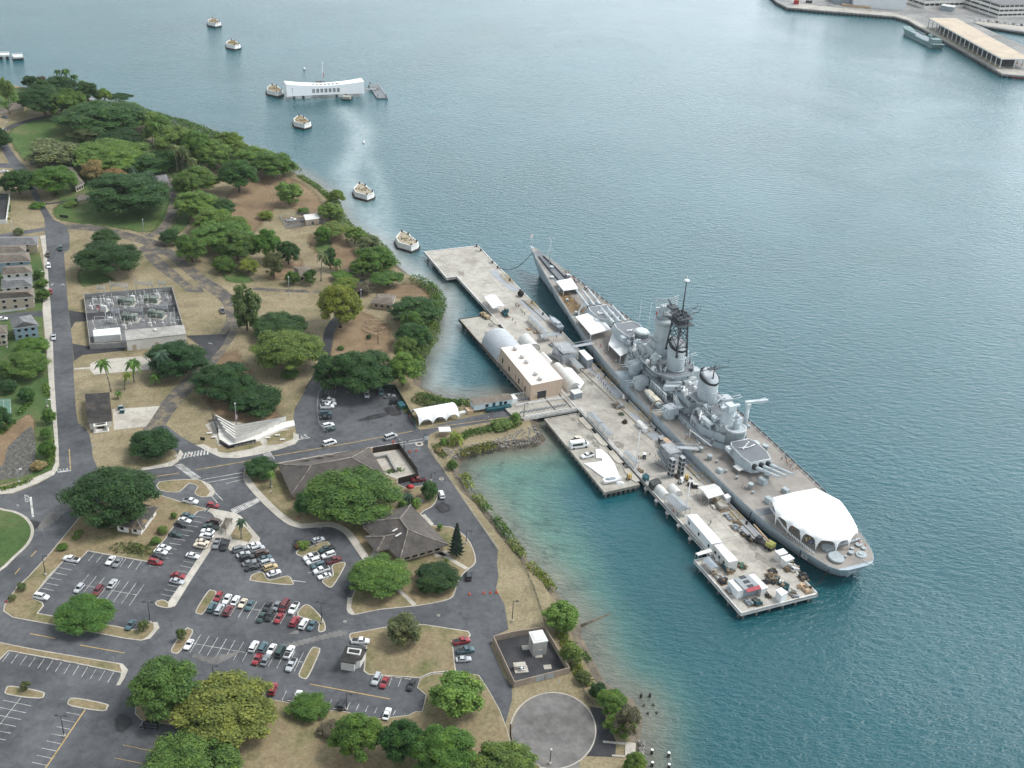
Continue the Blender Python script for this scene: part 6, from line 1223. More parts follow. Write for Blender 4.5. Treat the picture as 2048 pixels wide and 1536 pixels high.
fl_=MB();rf_=random.Random(3)
for i in range(46):
    x=rf_.uniform(-11,8);y=rf_.choice((1,1,-1))*rf_.uniform(6.5,9);fl_.cyl((x,y,0),(x,y,2.4),.05,n=3).loft([[(x,y,2.4),(x+.5,y+.3,2.2)],[(x,y,.9),(x+.35,y+.2,.8)]],closed=False,caps=False,m=1+i%4)
fl_.build('flag_display',[M_OFFW,M_WHITE,M_RED,mat('flag_navy',(.04,.06,.16)),mat('flag_gold',(.5,.38,.1))],t)['kind']='stuff'
pg=MB()
for k in range(34):pg.box(-14+k*.82,10.2+min(2,k*.1)-(.17*max(0,k-14))*.9,.0,.5,.08,1.0)
pg.build('white_barrier',M_WHITE,t)
for p,l in (((-131,-8),'red and white furled flags standing at the starboard quarter'),):
    b=MB()
    for k in range(7):b.cyl((k*.7,(k%3)*.6,0),(k*.7+.3,(k%3)*.6+.4,2.0),.22,.05,5,k%2)
    tag(b.build('flag_rack',[M_RED,M_WHITE],None,SW(p[0]+3,p[1]-1.5,6.2),RZ),l,'flags')
# small shade on the quarterdeck by the after turret
canopy('small_awning','small pale shade roof on the deck beside the after turret',[(1466,932),(1480,928),(1492,938),(1478,942)],2.4,M_OFFW,.3,z0=6.2)
# mooring lines
def mooring(a,b,sag,lab):
    a=Vector(a);b=Vector(b);pts=[a+(b-a)*(k/14)-Vector((0,0,sag*math.sin(math.pi*k/14))) for k in range(15)];o=MB().tube([p-a for p in pts],.17,5).build('mooring_line',M_BLACK,None,a);tag(o,lab,'rope')
mooring(PW(271,1.4,ZP+.9),SW(129,1.6,10.5),4.5,'dark bow mooring line sagging from the pier end to the bow')
q=s2p(-96,15.4);mooring(PW(41,1.4,ZP+.9),SW(-96,15.4,6.2),2.2,'dark sagging mooring line at the front of the stern tent');mooring(PW(13,1.4,ZP+.9),SW(-121,11.8,6),3.0,'dark sagging mooring line below the hull number near the stern')
mooring(PW(3,1.4,ZP+.9),SW(-131,6.4,5.6),2.4,'dark mooring line from the pier corner to the stern');mooring(PW(107,1.4,ZP+.9),SW(-48,16.2,6.2),2.0,'dark sagging line between pier and ship near the tan roofed container')
mooring(PW(112,6,ZP+1.5),PW(110,1.4,ZP+.3),1.0,'black hose lying from the white cabinets to the pier edge')
o=MB().tube([Vector(p) for p in ((0,0,0),(.6,-.5,6),(.4,-1.2,9),(-.6,-3,10.2),(-1.6,-5,8.6))],.3,6).build('hose_gantry',M_BRWALL,None,PW(113,1.0,ZP),RZ);tag(o,'rusty pipe arching from the pier over the ship rail','pipe')
# gangways (pier coordinates)
d1=s2p(34.5,14.5);x0=PL(1110,700)[0]-1
tower(d1[0]-6,d1[0]+4,6.5,13.5,2,'grey scaffold gangway tower with stairs to the forward deck of the battleship',[(d1[0]+4,14.6,ZP),(d1[0]-7,14.6,ZP+2.6),(d1[0]-7,13.4,ZP+2.6),(d1[0]+2,12.6,ZP+5.2)],(d1[0]-1,d1[1],8.4),True)
d2=s2p(-56.5,16);tower(d2[0]-4,d2[0]+3,6.5,11.5,3,'grey scaffold gangway tower with a long ramp to the after deck of the battleship',[(d2[0]+3,12.2,ZP),(d2[0]-4,12.2,ZP+2.6),(d2[0]+3,12.2,ZP+5.2)],(d2[0]-.5,d2[1]-1.5,8.2),False)
cl=MB()
for k in (0,1):
    cl.box(0,k*4.2,0,2.2,1.6,8)
    for j in range(4):cl.box(-1.12,k*4.2,.8+j*1.9,.06,1.2,1.3,0,1);cl.box(0,k*4.2+.82,.8+j*1.9,1.8,.06,1.3,0,1)
tag(cl.build('stair_tower',[M_GALV,M_DARK],None,PW(d2[0]-7.5,8.0,ZP),RZ),'pair of grey stair tower cages beside the after gangway','stair tower')
# ================================================================== VEHICLES
M_PAINT=objcol('car_paint',rough=.3,spec=.5,var=.06,coat=.4)
M_TYRE=mat('tyre',(.018,.018,.018),var=.2);M_LAMPW=mat('head_lamp',(.7,.7,.66),rough=.2);M_LAMPR=mat('tail_lamp',(.25,.01,.012),rough=.25);M_BED=mat('bed_liner',(.03,.03,.032),var=.2)
def car_meshes(kind):
    L,Wd,H,hood,cab0,cab1,belt=dict(sedan=(4.7,1.82,1.44,.98,-1.75,.95,.95),coupe=(4.5,1.84,1.32,.9,-1.6,.7,.86),hatch=(4.3,1.78,1.5,1.02,-2.0,1.0,.98),suv=(4.8,1.95,1.78,1.15,-2.2,1.1,1.15),pickup=(5.5,1.98,1.82,1.18,-.55,1.35,1.2),van=(5.4,2.02,2.1,1.25,-2.6,1.75,1.2),jeep=(4.2,1.85,1.85,1.2,-1.95,.7,1.2))[kind]
    h=L/2;w2=Wd/2;B=MB()
    def ring(x,w,z0,z1):return [(x,-w,z0+.1),(x,-w*.9,z0),(x,w*.9,z0),(x,w,z0+.1),(x,w,z1-.16),(x,w*.86,z1),(x,-w*.86,z1),(x,-w,z1-.16)]
    rear=.92*belt if kind in ('sedan','coupe') else belt
    B.loft([ring(-h,w2*.8,.42,rear*.82),ring(-h+.16,w2*.95,.3,rear),ring(-h*.5,w2,.24,belt),ring(0,w2,.24,belt),ring(cab1-.1,w2,.24,belt),ring(h*.72,w2*.97,.26,hood),ring(h-.14,w2*.88,.32,hood*.86),ring(h,w2*.7,.42,hood*.66)],0)
    rk=.75 if kind in ('sedan','coupe') else .28 if kind=='hatch' else .22;fr=.8 if kind in ('sedan','coupe','hatch') else .55 if kind!='jeep' else .15
    wt=w2*.74;zc=belt-.03;Gs=MB()
    lo=[(cab0,-w2*.9),(cab0,w2*.9),(cab1,w2*.88),(cab1,-w2*.88)];hi=[(cab0+rk,-wt),(cab0+rk,wt),(cab1-fr,wt),(cab1-fr,-wt)]
    Gs.loft([[(*p,zc) for p in lo],[(*p,H-.06) for p in hi]],caps=True)
    B.prism(inset(ccw(hi),-.03),H-.07,H,sc=.96)
    for s in (-1,1):  # pillars
        for a,b in ((lo[0 if s<0 else 1],hi[0 if s<0 else 1]),(lo[3 if s<0 else 2],hi[3 if s<0 else 2]),(((lo[0][0]+lo[2][0])/2,s*w2*.9),((hi[0][0]+hi[2][0])/2,s*wt))):B.cyl((a[0],a[1],zc),(b[0],b[1],H-.05),.05,n=4)
        if kind in ('suv','van'):B.cyl((cab0+.9,s*w2*.9,zc),(cab0+1.0,s*wt,H-.05),.07,n=4)
        B.box(cab1-.55,s*(w2+.06),belt,.16,.2,.14)
    r={'body':B.mesh('body',M_PAINT),'window':Gs.mesh('window',M_GLASS)}
    if kind=='pickup':r['bed']=MB().box(-h+1.15,0,belt-.02,1.75,w2*1.62,.035).mesh('bed',M_BED)
    if kind in ('suv','van'):
        rr=MB()
        for s in (-1,1):rr.box(-.5,s*wt*.85,H+.0,2.2,.06,.07)
        r['roof_rail']=rr.mesh('roof_rail',M_DARK)
    r['wheel']=MB().cyl((0,-.11,0),(0,.11,0),.34,n=14).cyl((0,-.125,0),(0,.125,0),.19,n=10,m=1).mesh('wheel',[M_TYRE,M_GALV])
    r['headlight']=MB().box(0,0,-.07,.1,.34,.15).mesh('headlight',M_LAMPW);r['tail_light']=MB().box(0,0,-.1,.1,.24,.22).mesh('tail_light',M_LAMPR)
    r['bumper']=MB().box(h-.02,0,.38,.1,w2*1.3,.16).box(-h+.02,0,.4,.1,w2*1.5,.18).mesh('bumper',M_DARK)
    return r,h,w2,hood,rear
CARS={}
PAINT=dict(white=(.74,.75,.76),silver=(.44,.46,.48),grey=(.2,.215,.23),black=(.016,.018,.021),red=(.27,.02,.028),maroon=(.14,.02,.025),teal=(.06,.115,.135),green=(.02,.05,.045),cream=(.66,.58,.46),tan=(.5,.38,.2),brown=(.075,.045,.035),blue=(.06,.1,.16),orange=(.3,.1,.04))
def car(kind,colr,x,y,dx,dy,label,group=None,z=ZL+.03,zc=.7,name=None):
    if kind not in CARS:CARS[kind]=car_meshes(kind)
    ms,h,w2,hood,rear=CARS[kind];p=G(x,y,z+zc);q=G(x+dx,y+dy,z+zc);rz=math.atan2(q.y-p.y,q.x-p.x);cl=PAINT[colr]
    nm=name or dict(sedan='parked_sedan',coupe='parked_coupe',hatch='parked_hatchback',suv='parked_suv',pickup='pickup_truck',van='passenger_van',jeep='parked_jeep')[kind]
    t=thing(nm,label,dict(sedan='car',coupe='car',hatch='car',suv='car',jeep='car',pickup='pickup truck',van='van')[kind],(p.x,p.y,z),rz,group)
    def ch(n,loc=(0,0,0)):
        o=bpy.data.objects.new(n,ms[n]);C.objects.link(o);o.parent=t;o.location=loc;o.color=(*cl,1)
    for n in ('body','window','bumper')+(('bed',) if 'bed' in ms else ())+(('roof_rail',) if 'roof_rail' in ms else ()):ch(n)
    for sx in (h*.62,-h*.6):
        for sy in (-1,1):ch('wheel',(sx,sy*(w2-.1),.34))
    for sy in (-1,1):ch('headlight',(h-.13,sy*w2*.6,hood*.7));ch('tail_light',(-h+.07,sy*w2*.74,rear*.78))
    return t
ORD=['first','second','third','fourth','fifth','sixth','seventh','eighth','ninth','tenth']
KN=dict(sedan='sedan',coupe='coupe',hatch='hatchback',suv='SUV',pickup='pickup truck',van='van',jeep='jeep')
def rowcars(where,start,lst,dx,dy,group):
    for i,a in enumerate(lst):
        d=a[4:6] if len(a)>5 else (dx,dy)
        car(a[0],a[1],a[2],a[3],d[0],d[1],f'{a[1]} {KN[a[0]]}, {ORD[i]} {where} from {start}',group)
rowcars('beside the old house','the plaza',[('sedan','teal',375.6,1030.7),('sedan','white',369,1040),('sedan','black',361.5,1048),('sedan','green',350.7,1068),('sedan','white',328,1094.6),('sedan','white',321,1103),('sedan','black',315,1113),('suv','red',311,1124)],26,6,'cars in the row beside the old house')
rowcars('along the divider walk','the plaza',[('suv','brown',426.5,1043,-28,-4),('pickup','green',422,1054,-28,-5),('sedan','white',415.5,1062,-28,-4),('suv','white',413,1072,-28,-4),('sedan','cream',405,1083),('suv','cream',401,1091,-26,-5),('sedan','white',385.6,1111),('sedan','red',356.5,1150.5),('sedan','silver',354,1162)],26,6,'cars along the divider walk')
rowcars('at the foot of the plaza','the divider walk',[('pickup','grey',433,1087),('pickup','black',449,1090)],-7,21,'pickups at the foot of the plaza')
rowcars('on the inner side of the slanted double row','the plaza',[('suv','grey',479.7,1098),('sedan','silver',487,1108),('suv','black',494,1115.5),('sedan','grey',498.5,1125),('sedan','black',505,1135)],26,-7,'cars in the slanted double row')
rowcars('on the outer side of the slanted double row','the plaza',[('sedan','white',508,1090),('suv','silver',515.4,1097.5),('suv','brown',523.7,1106),('sedan','teal',529.5,1116),('suv','silver',534.5,1124.5),('suv','tan',541,1134.5),('sedan','white',547.8,1145.5)],26,-8,'cars in the slanted double row')
rowcars('in the driveway loop block','the lamp',[('pickup','white',622.5,1113.7,-26,8),('suv','white',626.7,1122.5,-26,8),('suv','teal',636.6,1131,-26,8),('pickup','white',643,1140),('coupe','white',649,1151.5)],-26,8,'cars in the loop block')
rowcars('behind the loop block','the lamp',[('pickup','green',653,1098,-26,9),('suv','white',657,1110,-26,8),('pickup','maroon',667,1120.5,26,-8)],-26,8,'cars behind the loop block')
rowcars('in the upper line of the lamp row','the grass oval',[('hatch','red',436.3,1193),('sedan','white',453.8,1197.5),('sedan','white',470.4,1200.5,11,-18),('coupe','cream',485.3,1205.5),('sedan','teal',499.5,1210),('sedan','black',534.4,1212),('sedan','grey',553.5,1211.6),('van','maroon',568.4,1212),('pickup','white',587.5,1216)],-11,17.5,'cars in the lamp row')
rowcars('in the lower line of the lamp row','the grass oval',[('suv','teal',424,1214,11,-18),('suv','silver',439,1218.5,11,-18),('suv','maroon',456.3,1221.5,11,-18),('sedan','green',522.7,1234),('suv','black',540,1231),('sedan','red',558,1235.5),('suv','red',589,1243,11,-18),('suv','white',607,1247.5,11,-18),('sedan','teal',624,1250)],-11,17.5,'cars in the lamp row')
rowcars('in the upper line of the lowest row','the grass island',[('coupe','white',377.4,1288),('suv','white',507.4,1293,11,-19),('suv','teal',526,1295,11,-19),('sedan','white',543,1298),('van','green',561.3,1302.5,11,-19),('pickup','white',578.4,1304,11,-19)],-12,20,'cars in the lowest row')
rowcars('in the lower line of the lowest row','the grass island',[('sedan','red',514,1317.7),('sedan','grey',531,1319.7,11,-19),('pickup','silver',582.5,1329.5)],-11,19,'cars in the lowest row')
rowcars('beside the utility building','its wall',[('suv','silver',752.8,1358),('sedan','red',769,1364),('sedan','black',823,1369)],-6,13,'cars beside the utility building')
rowcars('along the tree edge','the yellow tree',[('suv','red',545.8,1378),('sedan','white',595.8,1392),('jeep','black',683,1409),('sedan','white',774,1427)],5,-14,'cars along the tree edge')
rowcars('on the dry grass edge','the corner',[('pickup','red',923,1282,35,-7),('pickup','teal',931,1300.5,34,-5),('sedan','silver',927,1318,30,-2)],35,-7,'vehicles on the dry grass edge')
rowcars('along the wire fence','the screened fence',[('sedan','black',654.5,793),('pickup','silver',657,800.5,26,-1),('sedan','white',661,807),('pickup','white',654.5,813),('suv','teal',651.5,826.8),('sedan','black',652,834.5),('suv','white',656.5,850.5,25,-6),('sedan','green',659.5,858,25,-6)],26,-1,'cars along the wire fence')
rowcars('in the upper lot corner','the pale hatching',[('suv','silver',733.8,789,0,12),('suv','teal',761.5,784,0,12),('sedan','grey',780,792,24,-2),('suv','black',790.8,804,24,-4)],0,12,'cars in the upper lot corner')
for a in (('pickup','white',143,1118,-33,-6,'white pickup truck alone at the corner of the large car park'),('coupe','white',221,1120,-11,14,'white coupe with black windows parked by the hedge'),('sedan','grey',235,1124.5,-11,14,'grey sedan beside the white coupe by the hedge'),('hatch','silver',158,1176,-14,15,'pale blue silver hatchback in the middle bays'),('suv','maroon',195.5,1181,-12,15,'dark red SUV in the middle bays'),('sedan','silver',224.5,1167,12,-16,'silver sedan in the middle bays, upper side'),('suv','white',83,1193,30,6,'white SUV at the lower corner of the large car park'),
          ('sedan','teal',261,1249,-12,16,'dark teal sedan in the bays near the round tree'),('pickup','white',381,1002,33,6,'white pickup truck standing in the road by the notched island'),('hatch','red',426,1010,25,5,'red hatchback driving towards the ladder crossing'),('hatch','silver',636.6,1079.6,26,-7,'silver hatchback on the driveway loop beside the lamp'),('hatch','orange',603.4,1089,25,-9,'orange brown car half hidden by a small bush'),('pickup','white',720.8,1282,36,1,'white pickup truck beside the utility building'),
          ('van','black',300,1450.8,-40,-5,'black van in the shade below the big bright tree'),('van','white',659.5,886,27,-8,'white van driving on the main road by the memorial'),('van','silver',781.5,873.5,28,-9,'white roofed silver van stopped on the road near the gate'),('pickup','maroon',837,959,-30,4,'dark red pickup truck behind the courtyard fence'),('suv','white',883,989,-5,-15,'white SUV driving along the shore road'),('suv','black',938,1151,1,-18,'black SUV on the shore road by the round trees'),
          ('suv','green',121,496.5,0,14,'dark SUV driving down the long road'),('suv','brown',95.5,509,0,14,'brown car at the kerb of the townhouses'),('suv','white',97,531.5,1,14,'white car at the kerb of the townhouses'),('hatch','red',101,583,0,13,'red car half hidden behind the street trees'),('pickup','silver',106.8,674,1,17,'silver pickup truck at the kerb below the blue house'),('sedan','white',4,637,28,-1,'white car in the side street of the townhouses'),('pickup','grey',445,621,-7,-13,'dark green and white pickup truck on the dry grass by the tall willow like tree'),('pickup','white',582.5,439.5,26,-2,'white pickup truck inside the wire fence'),('sedan','white',9.5,342.5,18,-1,'white car on the upper side street'),('sedan','blue',10,234,12,4,'dark car under the carport'),('hatch','white',5,261,4,8,'pale car by the lawn lamp')):car(*a)
# vehicles on the piers
car('pickup','white',1175,911,-30,8,'white pickup truck beside the white hull cover on the service pier',z=ZP-.1);car('pickup','cream',1152,879,18,-10,'small cream truck behind the shuttle bus',z=ZP-.1)
p=G(1158,889,ZP+1.2);q=G(1180,886,ZP+1.2);t=thing('shuttle_bus','white shuttle bus with a dark window band on the service pier','bus',(p.x,p.y,ZP-.1),math.atan2(q.y-p.y,q.x-p.x))
MB().prism([(-3.8,-1.15),(2.2,-1.15),(2.2,1.15),(-3.8,1.15)],.5,3.0,sc=.95).box(3.0,0,.5,2.2,2.0,1.2,0,0,.9,.9).build('body',M_WHITE,t)
for s in (-1,1):MB().box(-.9,s*1.12,1.5,4.2,.1,.9).build('window',M_GLASS,t)
MB().box(2.55,0,1.6,.9,1.8,.9,0,0,.5,.85).build('windscreen',M_GLASS,t)
for x in (-2.5,2.6):
    for s in (-1,1):MB().cyl((x,s*1.1-.12,.42),(x,s*1.1+.12,.42),.42,n=12).build('wheel',M_TYRE,t)
def cart(x,y,ang,lab,zz=ZP,cl=M_OFFW):
    p=PL(x,y,zz+.8);t=thing('golf_cart',lab,'golf cart',PW(p[0],p[1],zz),RZ+ang);MB().box(0,0,.3,2.6,1.2,.5,0,0,.9,1).box(-.5,0,.8,.5,1.1,.5).build('body',M_DARK,t);MB().box(-.1,0,1.8,2.0,1.25,.1).build('roof',cl,t)
    pm=MB()
    for a in (-.9,.7):
        for s in (-.55,.55):pm.cyl((a,s,.7),(a,s,1.82),.035,n=4)
    pm.build('roof_post',M_GALV,t)
    for a in (-.9,.9):
        for s in (-.6,.6):MB().cyl((a,s-.08,.22),(a,s+.08,.22),.22,n=10).build('wheel',M_TYRE,t)
cart(1289,912,2.6,'golf cart with cream roof among the workers near the after gangway');cart(1382,967,1.2,'cream roofed cart beside the white roofed work shed');cart(1390,972,1.0,'second cream roofed cart touching the work shed corner')
def forklift(x,y,ang,lab,m,zz=ZP):
    p=PL(x,y,zz+.7);t=thing('forklift',lab,'forklift',PW(p[0],p[1],zz),RZ+ang);MB().box(-.3,0,.3,2.2,1.2,.9,0,0,.85,.9).box(-.2,0,2.1,1.3,1.1,.1).build('body',m,t);mm_=MB()
    for s in (-.4,.4):mm_.cyl((1.0,s,.1),(1.0,s,2.7),.09,n=4).box(1.6,s,.1,1.2,.14,.08)
    for a in (-.8,.4):
        for s in (-.5,.5):mm_.cyl((a,s,1.1),(a,s,2.1),.05,n=4)
    mm_.build('mast',M_DARK,t)
    for a in (-.9,.6):
        for s in (-.6,.6):MB().cyl((a,s-.12,.33),(a,s+.12,.33),.33,n=10).build('wheel',M_TYRE,t)
forklift(1362,963,2.0,'white forklift near the after gangway',M_WHITE);forklift(1373,957,2.4,'yellow forklift beside the white forklift',M_YEL);forklift(1258,955,2.2,'yellow forklift at the end of the service pier',M_YEL,ZP-.1)
p=PL(1529,1092);t=thing('crane_truck','crane truck with a long tan boom on the pier','crane',PW(p[0],p[1],ZP),RZ+.35);MB().box(0,0,.6,7.5,2.4,.7).box(2.6,0,1.3,1.9,2.2,1.2,0,0,.85,.9).build('chassis',M_DARK,t);MB().box(-2.2,0,1.3,2.8,2.5,1.4).build('cab',mat('lime_paint',(.34,.34,.1),var=.3),t);MB().cyl((-1.6,0,2.6),(5.6,.3,6.2),.42,.25,6).build('boom',M_TAN,t)
for x in (-2.6,-1.2,2.6):
    for s in (-1,1):MB().cyl((x,s*1.1-.15,.5),(x,s*1.1+.15,.5),.5,n=10).build('wheel',M_TYRE,t)
p=PL(970,632,ZP+.5);t=thing('armoured_car','tan open armoured vehicle at the dark corner of the service pier','vehicle',PW(p[0],p[1],ZP-.1),RZ+.25);M_SAND=mat('sand_paint',(.36,.29,.18),var=.2);MB().box(0,0,.5,6,2.4,1.0,0,0,.92,.85).box(.6,0,1.5,1.8,1.6,.7,0,0,.7,.7).build('hull',M_SAND,t)
for x in (-2,0,2):
    for s in (-1,1):MB().cyl((x,s*1.15-.15,.5),(x,s*1.15+.15,.5),.5,n=10).build('wheel',M_TYRE,t)
